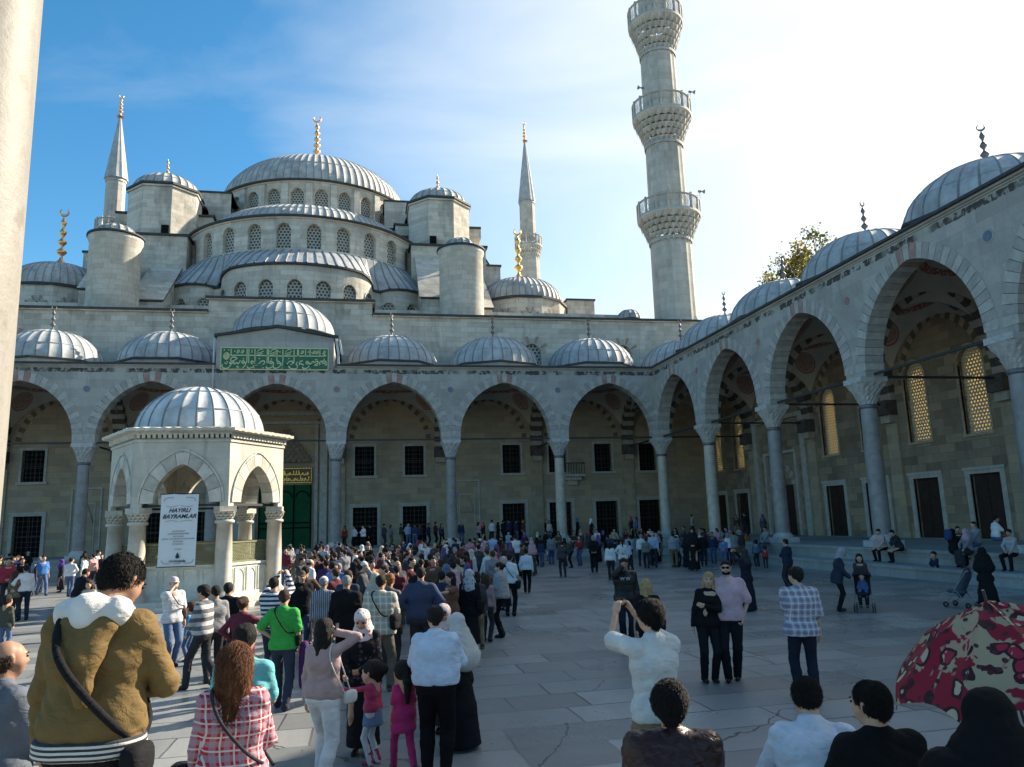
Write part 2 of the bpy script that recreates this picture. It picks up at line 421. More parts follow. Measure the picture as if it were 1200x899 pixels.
# ------------------------------------------------------------------ ground and steps
mb = MB(); mb.face([(-420, -420, 0), (420, -420, 0), (420, 420, 0), (-420, 420, 0)])
tag(mb.build('ground', K['floor']), kind='structure')
mb = MB()
def slab(x0, x1, y0, y1, z0, z1): mb.box(x0, x1, y0, y1, z0, z1)
XL = -(6 * PU + PC)
slab(XL - 1, 9, -2.35, -1.05, .0, .46); slab(XL - 1, 9, -1.05, 9, .0, ZF)
slab(-2.4, -1.05, -48, -2.35, .0, .458); slab(-1.05, 9, -60, -1.05, .0, ZF - .003)
# nosings
slab(XL - 1, -2.4, -2.41, -2.3, .36, .475); slab(-2.46, -2.35, -48, -2.3, .36, .473)
slab(XL - 1, -1.1, -1.12, -1.0, .88, ZF + .012); slab(-1.12, -1.0, -49, -1.0, .88, ZF + .010)
tag(mb.build('portico_steps', K['step']), kind='structure')
mb = MB(); mb.box(-45, 2.5, -50.6, -49.3, 0, .3); mb.box(-45, 2.5, -66, -50.6, 0, .8)
tag(mb.build('entrance_steps', K['step']), kind='structure')
# ------------------------------------------------------------------ columns
def make_column(parent, loc, mat, r=.39):
    mb = MB()
    mb.revolve([(r * 1.0, 1.52), (r, 3.2), (r * .97, 5.2), (r * .9, 7.22)], (0, 0, 0), 28)
    o = mb.build('column', mat, parent, shift=False); o.location = Vector(loc) - worg(parent)
    b = MB(); b.box(-.60, .60, -.60, .60, ZF + .002, 1.28)
    b.revolve([(r * 1.42, 1.28), (r * 1.46, 1.34), (r * 1.3, 1.42), (r * 1.12, 1.45), (r * 1.18, 1.49), (r * 1.02, 1.54)], (0, 0, 0), 28)
    b.build('base', K['cap'], o, shift=False)
    c = MB()
    c.revolve([(r * .9, 7.2), (r * 1.02, 7.22), (r * 1.04, 7.36), (r * .92, 7.40)], (0, 0, 0), 28, 1)
    for t in range(5):                       # tiers of stalactite cells
        z0 = 7.38 + t * .2; z1 = z0 + .2; n = 12 + 4 * (t % 2)
        for k in range(n):
            a0 = 2 * PI * k / n + t * .2; a1 = a0 + 2 * PI / n; am = (a0 + a1) / 2
            def sq(a, rr):                   # from round to square
                s_ = 1 / max(abs(math.cos(a)), abs(math.sin(a))); f = t / 5.
                return (rr * math.cos(a) * (1 + (s_ - 1) * f), rr * math.sin(a) * (1 + (s_ - 1) * f))
            r0 = r * .92 + t * .055; r1 = r0 + .075
            b0, b1, bm = sq(a0, r0), sq(a1, r0), sq(am, r0 - .03)
            t0, t1, tm = sq(a0, r1), sq(a1, r1), sq(am, r1 + .02)
            c.face([(*b0, z0), (*bm, z0 + .02), (*tm, z1), (*t0, z1)], 0); c.face([(*bm, z0 + .02), (*b1, z0), (*t1, z1), (*tm, z1)], 0)
            c.face([(*t0, z1), (*tm, z1), (*t1, z1), (0, 0, z1)], 0)
    c.box(-.68, .68, -.66, .66, 8.38, 8.62, 0)
    c.build('capital', [K['cap'], K['brz']], o, shift=False)
    return o
def make_window(kind):
    """local: opening centred at x=0 with its bottom at z=0, facing -y"""
    w, h = (1.56, 2.4) if kind == 'upper' else (1.95, 3.05)
    r = empty('window_proto', (0, 0, 0))
    mb = MB(); t = .26 if kind == 'lower' else .17
    a = w / 2
    mb.box(-a - t, -a, -.07, .12, 0, h + t); mb.box(a, a + t, -.07, .12, 0, h + t); mb.box(-a, a, -.07, .12, h, h + t)
    mb.box(-a - t - .04, a + t + .04, -.12, -.071, h + t - .1, h + t + .03)
    if kind == 'upper': mb.box(-a - t - .12, a + t + .12, -.16, .12, -.2, 0)
    else: mb.box(-a - t - .05, a + t + .05, -.14, .12, -.12, 0)
    fr = mb.build('window', K['frame'], None, shift=False)
    g = MB(); nx = 5 if kind == 'upper' else 6; nz = 7 if kind == 'upper' else 8
    for i in range(1, nx): g.box(-a + w * i / nx - .016, -a + w * i / nx + .016, .05, .082, 0, h)
    for j in range(1, nz):
        g.box(-a, a, .047, .086, h * j / nz - .016, h * j / nz + .016)
        for i in range(1, nx):
            x = -a + w * i / nx; z = h * j / nz; g.box(x - .04, x + .04, .035, .098, z - .04, z + .04)
    g.build('grille', K['iron'], fr, shift=False)
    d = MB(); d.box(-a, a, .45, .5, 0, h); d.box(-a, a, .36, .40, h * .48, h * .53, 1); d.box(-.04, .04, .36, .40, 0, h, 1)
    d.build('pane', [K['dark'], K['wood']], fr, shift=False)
    bpy.data.objects.remove(r)
    return fr
win_up = make_window('upper'); win_lo = make_window('lower')
used = {}
def put(proto, parent, loc, rz):
    b = Vector(loc) - worg(parent)
    if proto.name not in used:
        used[proto.name] = 1; proto.parent = parent; proto.location = b; proto.rotation_euler[2] = rz; return proto
    return copy_tree(proto, parent, b, rz)
# ------------------------------------------------------------------ one wing of the arcade
vault_proto = None
def make_vault(sx, sy):
    mb = MB(); n = 16; R2 = sx * sx + sy * sy; rows = []
    for i in range(n + 1):
        y = -sy + 2 * sy * i / n
        rows.append([(-sx + 2 * sx * j / n, y, math.sqrt(max(0, R2 - (-sx + 2 * sx * j / n) ** 2 - y * y))) for j in range(n + 1)])
    mb.grid(rows, 0, True)
    return mb.build('vault', K['sail'], None, shift=False)
dome_proto = {}
def arcade_dome(parent, c, R=3.62, H=2.65, zb=14.82, key='s', mat='lead', fin=True, drumh=None):
    if key not in dome_proto:
        zz = (0, 0, 0)
        d = ribbed_dome('dome', [K[mat], K['leaddark']], None, zz, R, H, 28, .03, hw=.07)
        b = MB(); h = .70 if drumh is None else drumh
        pts = ngon((0, 0), 4.0, 8, PI / 8); pts2 = ngon((0, 0), 4.16, 8, PI / 8)
        b.prism(pts, -h, -.16); b.prism(pts2, -.16, -.04, 1)
        rows = [[(x * .99, y * .99, -.04) for x, y in pts2], [(x * .86, y * .86, .13) for x, y in pts2]]
        b.grid(rows, 1, False, close=True)
        b.build('drum', [K['arcade'], K['leaddark']], d, shift=False)
        if fin: f = finial('finial', K['brz'], d, (0, 0, H - .03), 1.95, .20, 3)
        dome_proto[key] = d; d.parent = parent; d.location = Vector((c[0], c[1], zb)) - worg(parent); return d
    return copy_tree(dome_proto[key], parent, Vector((c[0], c[1], zb)) - worg(parent), random.uniform(0, 6))
rodm = K['iron']
def wing(root, M, bounds, depth, central=None, rosmats=None, rot=0.0, colmats=('col_grey',), skip_ribs=()):
    A, Hh, ZS, T = 3.42, 4.05, 8.88, .68
    mb = MB()
    nb = len(bounds) - 1
    for i in range(nb):
        u0, u1 = bounds[i], bounds[i + 1]; uc = (u0 + u1) / 2
        a = A if i != central else 3.50; h = Hh if i != central else 3.9
        panel(mb, M, u0, u1, ZS, 13.9, uc, a + T - .05, ZS, h + T - .05, -.45, .45, n=14)
        r = MB()
        nv = 33; kk = {nv // 2: 2, nv // 2 - 1: 0, nv // 2 - 2: 2, nv // 2 + 1: 0, nv // 2 + 2: 2} if True else None
        ring(r, M, uc, ZS, a, h, T, -.475, .475, nv, (0, 1), {nv // 2: 0, nv // 2 - 1: 2, nv // 2 + 1: 2})
        r.build('arch', [K['vl'], K['vg'], K['vr']], root, M(uc, 0, ZS))
    for i in range(nb + 1):                  # springing blocks on the capitals
        u = bounds[i]
        mb.box(u - .71, u + .71, -.455, .455, 8.62, ZS + .5, 0, M)
    mb.build('facade_wall', K['arcade'], root)
    # cornice
    c = MB(); g = bounds
    spans = [(g[0] - .45, g[-1] + .45)] if central is None else [(g[0] - .45, g[central]), (g[central + 1], g[-1] + .45)]
    for s0, s1 in spans:
        c.box(s0, s1, -.50, .47, 13.9, 13.98, 0, M); c.box(s0, s1, -.58, .47, 13.98, 14.08, 0, M); c.box(s0, s1, -.72, .47, 14.08, 14.2, 1, M)
    c.build('cornice', [K['arcade'], K['leaddark']], root)
    # roof, vaults, ribs
    rf = MB(); rf.box(g[0] - .4, g[-1] + .4, .46, depth + .2, 14.0, 14.17, 0, M)
    rf.build('roof', K['lead'], root)
    # iron ties
    t = MB()
    for i in range(nb):
        t.box(g[i] + .5, g[i + 1] - .5, -.05, .05, 8.66, 8.77, 0, M)
    t.build('tie_rod', rodm, root)
    for i in range(nb + 1):
        q = MB(); q.box(g[i] - .05, g[i] + .05, .5, depth - .02, 8.66, 8.77, 0, M); q.build('tie_rod', rodm, root)
    hs = (depth - .45) / 2; wc = .45 + hs
    MT = lambda u, w, z: M(w, u, z)
    for i in range(nb + 1):
        r = MB()
        ring(r, MT, wc, 8.9, hs - .32, 4.0, .85, g[i] - .46, g[i] + .46, 27, (0, 1))
        mr = r.build('rib', [K['sl'], K['sd']], root, M(g[i], wc, 8.9))
        f = MB(); pp = [(wc + x, 8.9 + z) for x, z in arch_pts(hs - .02, 4.6, 12)]
        for j in range(len(pp) - 1):
            (x0, q0), (x1, q1) = pp[j], pp[j + 1]
            for s in (-.3, .3): f.face([M(g[i] + s, x0, q0), M(g[i] + s, x1, q1), M(g[i] + s, x1, 14.0), M(g[i] + s, x0, 14.0)])
        f.build('rib_wall', K['arcade'], root)
        cb = MB()                              # corbel on the rear wall
        cb.box(g[i] - .50, g[i] + .50, depth - .75, depth - .005, 8.05, 8.9, 1, M); cb.box(g[i] - .4, g[i] + .4, depth - .5, depth - .006, 7.6, 8.05, 0, M)
        cb.box(g[i] - .48, g[i] + .48, depth - .14, depth - .007, 1, 7.6, 2, M)
        cb.build('corbel', [K['sl'], K['sd'], K['rear']], root)
    global vault_proto
    for i in range(nb):
        uc = (g[i] + g[i + 1]) / 2
        if vault_proto is None: vault_proto = make_vault(4.16, 3.68)
        put(vault_proto, root, M(uc, wc + .02, 8.75), rot)
        bl = MB()                               # blind striped arch on the rear wall
        ring(bl, M, uc, 9.3, 2.95, 3.55, .42, depth - .03, depth + .05, 29, (0, 1))
        bl.build('blind_arch', [K['rear'], K['bd'] if 'bd' in K else K.setdefault('bd', plain('blind_arch_brown', (.15, .12, .09), .85, .2, .35, 3))], root, M(uc, depth, 9.3))
    # discs on the spandrels
    for i in range(nb + 1):
        if rosmats is None: break
        d = MB(); cc = M(g[i], -.455, 12.36); k = rosmats[i % len(rosmats)]
        ax = Vector(M(g[i], -.55, 12.36)) - Vector(cc)
        d.tube(cc, Vector(cc) + ax * .25, .27, .26, 20, 0); d.tube(Vector(cc) + ax * .25, Vector(cc) + ax * .4, .21, .20, 20, 1)
        d.build('spandrel_disc', [K['arcade'], k], root, cc)
blue = plain('porphyry_blue', (.13, .17, .24), .5, .4); redp = plain('porphyry_red', (.30, .17, .16), .5, .4); grn = plain('porphyry_grey', (.2, .21, .2), .5, .4)
DP = 7.8; DR = 7.7
MBk = lambda u, w, z: (-u, w, z)
MRt = lambda u, w, z: (w, -u, z)
back = thing('portico', 'long grey marble arcade with lead domes across the front of the mosque', 'arcade', (XC, 0, 0))
right = thing('portico', 'shaded grey marble arcade with lead domes along the right side of the courtyard', 'arcade', (0, -20, 0))
wing(back, MBk, US[1:], DP, central=3, rosmats=[redp, blue, blue, redp, redp, blue, blue, blue], rot=0)
wing(right, MRt, VS, DR, rosmats=[grn, redp, redp, redp, blue, redp], rot=PI / 2)
cproto = {}
def col_at(root, x, y, mk):
    if mk not in cproto: cproto[mk] = make_column(root, (x, y, 0), K[mk]); return
    copy_tree(cproto[mk], root, Vector((x, y, 0)) - worg(root))
for i, u in enumerate(US[1:]):
    col_at(back, -u, 0, 'col_pale' if i in (1, 0) else 'col_grey')
for j, v in enumerate(VS[1:]): col_at(right, 0, -v, 'col_pale' if j in (0,) else 'col_grey')
# corner pieces
mb = MB(); mb.box(-.45, .45, -.45, .45, 8.62, 13.9)
mb.build('corner_pier', K['arcade'], back)
mb = MB(); mb.box(.4, 9, .4, 8.2, 14.003, 14.172); mb.build('corner_roof', K['lead'], back)
for a_, b_ in (((.45, .02), (DR, .02)), ((.02, .45), (.02, DP))):
    pass
MT2 = lambda u, w, z: (u, w, z)
r = MB(); ring(r, MT2, .45 + (DR - .45) / 2, 8.9, (DR - .45) / 2 - .32, 4.0, .85, -.44, .44, 27, (0, 1)); r.build('rib', [K['sl'], K['sd']], right, (4, 0, 9))
put(vault_proto, back, (4.1, 4.1, 8.75), 0)
# domes
for i in range(8 if False else 7):
    uc = (US[i + 1] + US[i + 2]) / 2
    if i == 3: continue
    arcade_dome(back, (-uc, 4.15))
arcade_dome(back, (4.15, 4.15))
for j in range(6): arcade_dome(right, (4.15, -(VS[j] + QR / 2)))
# raised central bay
g = MB(); xl, xr = -33.05, -24.95
for y in (-.5, .5): g.face([(xl, y, 13.9), (xr, y, 13.9), (xr, y, 16.15), (XC, y, 16.85), (xl, y, 16.15)])
for a_, b_ in (((xl, 13.9), (xl, 16.15)), ((xr, 13.9), (xr, 16.15)), ((xl, 13.9), (xr, 13.9))):
    g.face([(a_[0], -.5, a_[1]), (b_[0], -.5, b_[1]), (b_[0], .5, b_[1]), (a_[0], .5, a_[1])])
g.box(xl + .02, xr - .02, .5, DP, 14.1, 16.1)
g.build('gable_wall', K['arcade'], back, (XC, 0, 14))
g = MB()
for sx in (-1, 1):
    x1 = XC + sx * 4.3
    for y0, y1 in ((-.72, DP - .1),):
        P = [(XC, 16.86), (x1, 16.12), (x1, 16.30), (XC, 17.06)]
        g.face([(p[0], y0, p[1]) for p in P]); g.face([(p[0], y1, p[1]) for p in P])
        for k in range(4):
            p, q = P[k], P[(k + 1) % 4]; g.face([(p[0], y0, p[1]), (q[0], y0, q[1]), (q[0], y1, q[1]), (p[0], y1, p[1])])
g.build('gable_coping', K['leaddark'], back, (XC, 0, 16))
arcade_dome(back, (XC, 4.2), 3.85, 2.9, 17.2, 'c', 'lead', False, .9)
g = MB()                                     # down pipe and side flashing at the gable
g.path([(-24.8, -.62, 16.1), (-24.62, -.62, 15.0), (-24.62, -.62, 14.2)], .09, 8); g.path([(-24.55, -.62, 16.0), (-24.35, -.62, 14.9)], .07, 8)
g.path([(-33.2, -.6, 16.0), (-33.2, -.6, 13.6), (-33.2, -.6, 11)], .06, 8)
g.build('drain_pipe', K['lead_pale'], back)
# rear wall of the back portico
up, lo = [], []
holes = []
def fx(x): return -22.9 + (x + 22.9) * .9907
def sym(x): return 2 * XC - x
xs_up = [fx(x) for x in (-22.7, -18.6, -10.28, -2.07, -6.2, 2.07)]
xs_lo = [fx(x) for x in (-22.64, -18.6, -10.2, -1.95, -6.1, 2.02)]
for L, w, z0, z1, out in ((xs_up, 1.56, 6.62, 9.02, up), (xs_lo, 1.95, 1.02, 4.07, lo)):
    for x in L + [sym(x) for x in L if x < -1.0]:
        holes.append((-x - w / 2, -x + w / 2, z0, z1)); out.append((x, z0))
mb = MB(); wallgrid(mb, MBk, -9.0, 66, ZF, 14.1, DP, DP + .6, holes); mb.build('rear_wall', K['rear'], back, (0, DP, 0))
for x, z in up: put(win_up, back, (x, DP, z), 0)
for x, z in lo: put(win_lo, back, (x, DP, z), 0)
# niches between the windows
for x in (-14.3, 2 * XC + 14.3):
    n = MB(); y = DP
    n.box(x - 1.1, x - .98, y - .08, y, 1.0, 6.0); n.box(x + .98, x + 1.1, y - .08, y, 1.0, 6.0); n.box(x - 1.1, x + 1.1, y - .08, y, 6.0, 6.14)
    n.box(x - .66, x - .58, y - .05, y, 1.0, 4.9); n.box(x + .58, x + .66, y - .05, y, 1.0, 4.9); n.box(x - .66, x + .66, y - .05, y, 4.9, 5.0)
    for t in range(7):
        hw = .52 * (1 - t / 7.5); n.box(x - hw, x + hw, y - .13 + .008 * t, y, 3.45 + t * .2, 3.65 + t * .2, 1)
    n.box(x - .54, x + .54, y - .02, y, 1.0, 3.45, 1)
    n.build('wall_niche', [K['frame'], K['rear']], back, (x, y, 3))
# portal under the central arch
p = MB(); y = DP
for s in (-1, 1):
    p.box(XC + s * 2.95 - .28, XC + s * 2.95 + .28, y - .28, y, 1, 11.6); p.box(XC + s * 3.62 - .25, XC + s * 3.62 + .25, y - .18, y, 1, 11.9)
    p.box(XC + s * 2.38 - .12, XC + s * 2.38 + .12, y - .2, y, 1, 10.9)
p.box(XC - 3.9, XC + 3.9, y - .20, y, 11.6, 11.95); p.box(XC - 2.66, XC + 2.66, y - .24, y, 10.9, 11.15)
p.build('portal', K['frame'], back, (XC, y, 6))
p = MB()
for t in range(9):
    hw = 1.95 * (1 - t / 9.6)
    nn = max(2, int(hw / .2)); z = 7.8 + t * .3
    for k in range(nn):
        x0 = XC - hw + 2 * hw * k / nn; x1 = XC - hw + 2 * hw * (k + 1) / nn; xm = (x0 + x1) / 2
        d0 = .34 - .03 * t
        p.face([(x0, y - d0, z), (xm, y - d0 + .1, z), (xm, y - d0 + .02, z + .3), (x0, y - d0, z + .3)]); p.face([(xm, y - d0 + .1, z), (x1, y - d0, z), (x1, y - d0, z + .3), (xm, y - d0 + .02, z + .3)])
        p.face([(x0, y - d0, z), (x1, y - d0, z), (x1, y, z), (x0, y, z)])
        p.face([(x0, y - d0, z), (x0, y - d0, z + .3), (x0, y, z + .3), (x0, y, z)]); p.face([(x1, y - d0, z), (x1, y - d0, z + .3), (x1, y, z + .3), (x1, y, z)])
p.build('stalactite_hood', plain('carved_hood_stone', (.24, .19, .14), .8, .3, .4, 4), back, (XC, y, 8))
dn = MB(); dn.box(XC - 2.0, XC + 2.0, y - .06, y, ZF, 6.0)
dn_o = dn.build('curtain', K['green'], back, (XC, y, 3))
dn = MB()
for x in (-1.98, -.66, .66, 1.98): dn.box(XC + x - .05, XC + x + .05, y - .13, y - .06, ZF, 6.0)
for z in (2.6, 3.0): dn.box(XC - 2, XC + 2, y - .135, y - .061, z - .05, z + .05)
for s in (-1, 0, 1):
    for i in range(10):
        a0 = PI * i / 10; a1 = PI * (i + 1) / 10; cx = XC + s * 1.32
        dn.tube((cx + .5 * math.cos(a0), y - .1, 5.0 + .5 * math.sin(a0)), (cx + .5 * math.cos(a1), y - .1, 5.0 + .5 * math.sin(a1)), .045, None, 6)
dn.build('door_frame', K['dark'], back, (XC, y, 3))
# ------------------------------------------------------------------ rear wall of the right wing
holes = []; arcs = []; low = []
LC = []
for j in range(6):
    c = QR * j + QR / 2
    LC += [c] if j == 0 else [c - 2.07, c + 2.07]
LC = [-6.1, -2.2] + LC
for u in LC:
    if abs(u - QR / 2) > .01:
        arcs.append(u); holes.append((u - 1.0, u + 1.0, 6.0, 11.2)); low.append(u); holes.append((u - .975, u + .975, 1.02, 4.07 + .2))
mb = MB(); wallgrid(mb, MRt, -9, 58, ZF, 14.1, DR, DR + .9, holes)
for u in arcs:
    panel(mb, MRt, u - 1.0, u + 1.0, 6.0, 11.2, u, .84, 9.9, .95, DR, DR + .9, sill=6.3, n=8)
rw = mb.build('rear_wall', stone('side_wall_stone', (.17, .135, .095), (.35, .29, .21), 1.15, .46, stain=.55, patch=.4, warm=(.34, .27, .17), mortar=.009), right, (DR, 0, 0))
for k, u in enumerate(arcs):
    a = MB(); a.box(-.9, .9, -.03, .03, -.05, 4.75)
    o = a.build('lattice_window', K['latg'], right, shift=False) if k == 0 else None
    if k == 0: lwp = o; o.location = Vector((DR + .28, -u, 6.3)) - worg(right); o.rotation_euler[2] = -PI / 2
    else: copy_tree(lwp, right, Vector((DR + .28, -u, 6.3)) - worg(right))
    f = MB(); MR2 = lambda uu, w, z: (DR - w, -uu, z)
    ring(f, MRt, u, 9.9, .84, .95, .12, DR - .05, DR + .1, 9, (0,)); f.box(u - .96, u - .84, DR - .05, DR + .1, 6.3, 9.9, 0, MRt); f.box(u + .84, u + .96, DR - .05, DR + .1, 6.3, 9.9, 0, MRt); f.box(u - 1.02, u + 1.02, DR - .08, DR + .1, 6.16, 6.3, 0, MRt)
    f.build('window_frame', K['rear'], right, (DR, -u, 8))
wd = MB()
t = .3; a = .975; h = 3.25
wd.box(-a - t, -a, -.07, .12, 0, h + t); wd.box(a, a + t, -.07, .12, 0, h + t); wd.box(-a, a, -.07, .12, h, h + t); wd.box(-a - t - .06, a + t + .06, -.14, -.071, h + t - .1, h + t + .04)
wd.box(-a - t, a + t, -.2, .12, -.02, .0)
dfr = wd.build('door', K['frame'], None, shift=False)
lv = MB(); lv.box(-a, a, .22, .28, 0, h)
for s in (-1, 1):
    for z0, z1 in ((.15, .9), (1.05, 2.1), (2.25, 3.1)): lv.box(s * .49 - .36, s * .49 + .36, .19, .221, z0, z1)
lv.build('door_leaf', K['wood'], dfr, shift=False)
for u in low: put(dfr, right, (DR, -u, 1.02), -PI / 2)
# side gate in the first bay
p = MB(); u0 = QR / 2
for s in (-1, 1):
    p.box(u0 + s * 3.3 - .3, u0 + s * 3.3 + .3, DR - .25, DR, 1, 9.4, 0, MRt); p.box(u0 + s * 2.1 - .14, u0 + s * 2.1 + .14, DR - .2, DR, 1, 6.9, 0, MRt)
p.box(u0 - 3.6, u0 + 3.6, DR - .28, DR, 9.4, 9.7, 0, MRt); p.box(u0 - 2.24, u0 + 2.24, DR - .22, DR, 6.9, 7.1, 0, MRt)
ring(p, MRt, u0, 4.6, 1.3, 1.1, .5, DR - .12, DR, 15, (0, 1)); p.box(u0 - 1.3, u0 + 1.3, DR - .04, DR, 1, 4.6, 2, MRt)
p.build('side_gate', [K['frame'], K['vr'], K['wood']], right, (DR, -u0, 5))
# lantern lamps hung from the ties are too small to see; a muezzin balcony stands on the rear wall
b = MB(); bx = fx(-6.2) + 1.2
b.box(bx - 1.0, bx + 1.0, DP - .9, DP, 6.2, 6.4); b.box(bx - .7, bx + .7, DP - .6, DP, 5.9, 6.2); b.box(bx - .4, bx + .4, DP - .35, DP, 5.5, 5.9)
bo = b.build('balcony', K['frame'], back, (bx, DP, 6))
b = MB()
for i in range(9): b.box(bx - .98 + i * .235, bx - .94 + i * .235, DP - .88, DP - .84, 6.4, 7.3)
b.box(bx - 1, bx + 1, DP - .9, DP - .83, 7.3, 7.37); b.box(bx - 1, bx - .95, DP - .9, DP, 7.3, 7.37); b.box(bx + .95, bx + 1, DP - .9, DP, 7.3, 7.37)
b.build('railing', K['iron'], bo, (bx, DP, 7))
# ------------------------------------------------------------------ the mosque
mos = thing('mosque', 'large grey stone mosque of cascading lead domes behind the courtyard', 'mosque', (XC, 40, 0))
MO, MC, LD = K['mosque'], K['mosque_cyl'], K['leaddark']
arch_lat = {}
def lat_window(parent, loc, rz, w, h, spring):
    """pierced arched window pane, local origin at its foot, facing -y"""
    key = (round(w, 2), round(h, 2))
    if key not in arch_lat:
        mb = MB(); a = w / 2; pts = [(-a, 0), (a, 0)] + [(x, spring + z) for x, z in arch_pts(a, h - spring, 7)[::-1]]
        for y in (0, .08): mb.face([(x, y, z) for x, z in pts])
        o = mb.build('window', K['lat'], parent, shift=False); arch_lat[key] = o
        o.location = Vector(loc) - worg(parent); o.rotation_euler[2] = rz; return o
    c = arch_lat[key].copy(); COL.objects.link(c); c.parent = parent; c.location = Vector(loc) - worg(parent); c.rotation_euler[2] = rz
    return c
def drum(name, parent, c, R, z0, z1, n, a0, a1, ww, zb, zs, zt, depth=.45, pil=0.0, corn=.28, mat=None, blank=False):
    mb = MB(); seg = (a1 - a0) / n; hw = R * seg / 2
    for k in range(n):
        am = a0 + seg * (k + .5)
        def M(u, w, z, am=am): an = am + u / R; return (c[0] + (R - w) * math.cos(an), c[1] + (R - w) * math.sin(an), z)
        panel(mb, M, -hw, hw, z0, z1, 0, ww / 2, zs, zt - zs, 0, depth, sill=zb, n=5)
        # stepped outer reveal
        ring(mb, M, 0, zs, ww / 2 + .02, zt - zs + .02, .16, -.05, .02, 9, (0,), None, 1)
        if pil:
            an = seg * .5 * R
            mb.box(an - pil, an + pil, -.30, .02, z0, z1 - .25, 0, M)
            mb.face([M(an - pil, -.3, z1 - .25), M(an + pil, -.3, z1 - .25), M(an + pil, 0, z1), M(an - pil, 0, z1)])
    for r0, za, zb2, m in ((R + .12, z1 - .02, z1 + .12, 0), (R + corn, z1 + .12, z1 + .3, 1)):
        mb.revolve([(R - .6, za), (r0, za), (r0 + .05, zb2), (R - .9, zb2)], (c[0], c[1], 0), 72, m, a0, a1, sm=False)
    o = mb.build(name, [mat or MC, LD], parent, (c[0], c[1], 0))
    for k in range(n):
        am = a0 + seg * (k + .5); rr = R - depth * .7
        lat_window(o, (c[0] + rr * math.cos(am), c[1] + rr * math.sin(am), zb), am + PI / 2, ww, zt - zb, zs - zb)
    return o
# front wall with lead edge
mb = MB(); holes = []
sun = [-PU, 0.15, -(5 * PU + PC), -(6 * PU + PC)]
for x in sun: holes.append((-x - 1.0, -x + 1.0, 15.6, 18.2))
wallgrid(mb, MBk, -9.3, 72, 14.15, 20.1, DP + .02, DP + 1.2, holes)
for x in sun: panel(mb, MBk, -x - 1, -x + 1, 15.6, 18.2, -x, .8, 17.1, .85, DP + .02, DP + 1.2, sill=16.0, n=6)
mb.box(-33 - 2.3, -22.1, DP, DP + 4.5, 20.1, 21.25)
mb.box(-70, 9.2, DP + 1.2, 13, 14, 19.6)
fw = mb.build('front_wall', stone('mosque_front_wall_stone', (.42, .385, .32), (.63, .59, .51), 1.25, .45, stain=.7, patch=.6, mortar=.012), mos, (XC, DP, 0))
for x in sun:
    lat_window(fw, (x, DP + .35, 16.0), 0, 1.6, 1.95, 1.1)
    r = MB()
    for k in range(9):
        an = PI * (k + .5) / 9; c0, s0 = math.cos(an), math.sin(an)
        q = lambda rr, t: (x + rr * c0 - t * s0, DP - .03, 17.15 + rr * s0 + t * c0)
        q2 = lambda rr, t: (x + rr * c0 - t * s0, DP + .05, 17.15 + rr * s0 + t * c0)
        L_ = 1.5 if k % 2 else 1.28
        r.face([q(.86, -.08), q(L_, -.15), q(L_, .15), q(.86, .08)], k % 2); r.face([q(L_, -.15), q(L_, .15), q2(L_, .15), q2(L_, -.15)], k % 2)
    r.build('sunburst', [K['vl'], K['vr']], fw, (x, DP, 17))
cp = MB()
for x0, x1, z in ((-72, -35.35, 20.1), (-22.05, 9.45, 20.1), (-35.5, -21.9, 21.25)):
    cp.box(x0, x1, DP - .2, DP + 1.3, z, z + .1, 0); cp.box(x0 - .05, x1 + .05, DP - .32, DP + 4.7, z + .1, z + .28, 1)
cp.build('coping', [MO, LD], mos, (XC, DP, 20))
# roof terrace and body
mb = MB(); mb.box(-66, 8.4, 9.3, 74, 0, 19.8); mb.box(-62, 4, 14, 70, 19.8, 22.5)
mb.build('body', MO, mos, (XC, 40, 0))
mb = MB(); mb.box(-47, -10.8, 25.5, 56, 22, 34.9)
mb.build('upper_body', MO, mos, (XC, 40, 0))
mb = MB(); mb.box(-47.2, -10.6, 25.3, 56, 34.9, 35.15, 1)
mb.box(XC - 19, XC - 9.5, 24.2, 30, 33.9, 35.0, 0); mb.box(XC + 9.5, XC + 19, 24.2, 30, 33.9, 35.0, 0)
mb.box(XC - 19, XC - 9.3, 24.0, 30, 35.0, 35.2, 1); mb.box(XC + 9.3, XC + 19, 24.0, 30, 35.0, 35.2, 1)
mb.build('upper_roof', [MO, LD], mos, (XC, 40, 35))
# main drum and dome
drum('main_drum', mos, (XC, 40), 12.0, 34.5, 41.3, 28, 0, 2 * PI, 1.5, 37.0, 39.7, 40.6, .6, pil=.36, corn=.4)
md = ribbed_dome('main_dome', [K['lead_main'], LD], mos, (XC, 40, 41.65), 11.6, 7.0, 84, .035, hw=.05)
finial('finial', K['gold'], md, (XC, 40, 48.6), 7.6, .62, 6)
# front semi dome
dr = drum('semi_drum', mos, (XC, 28), 12.6, 27.0, 31.75, 14, PI, 2 * PI, 1.35, 28.75, 30.5, 31.3, .6, corn=.35)
ribbed_dome('semi_dome', [K['lead_main'], LD], mos, (XC, 28, 32.0), 11.6, 4.3, 50, .035, PI, 2 * PI, 1.0, hw=.05)
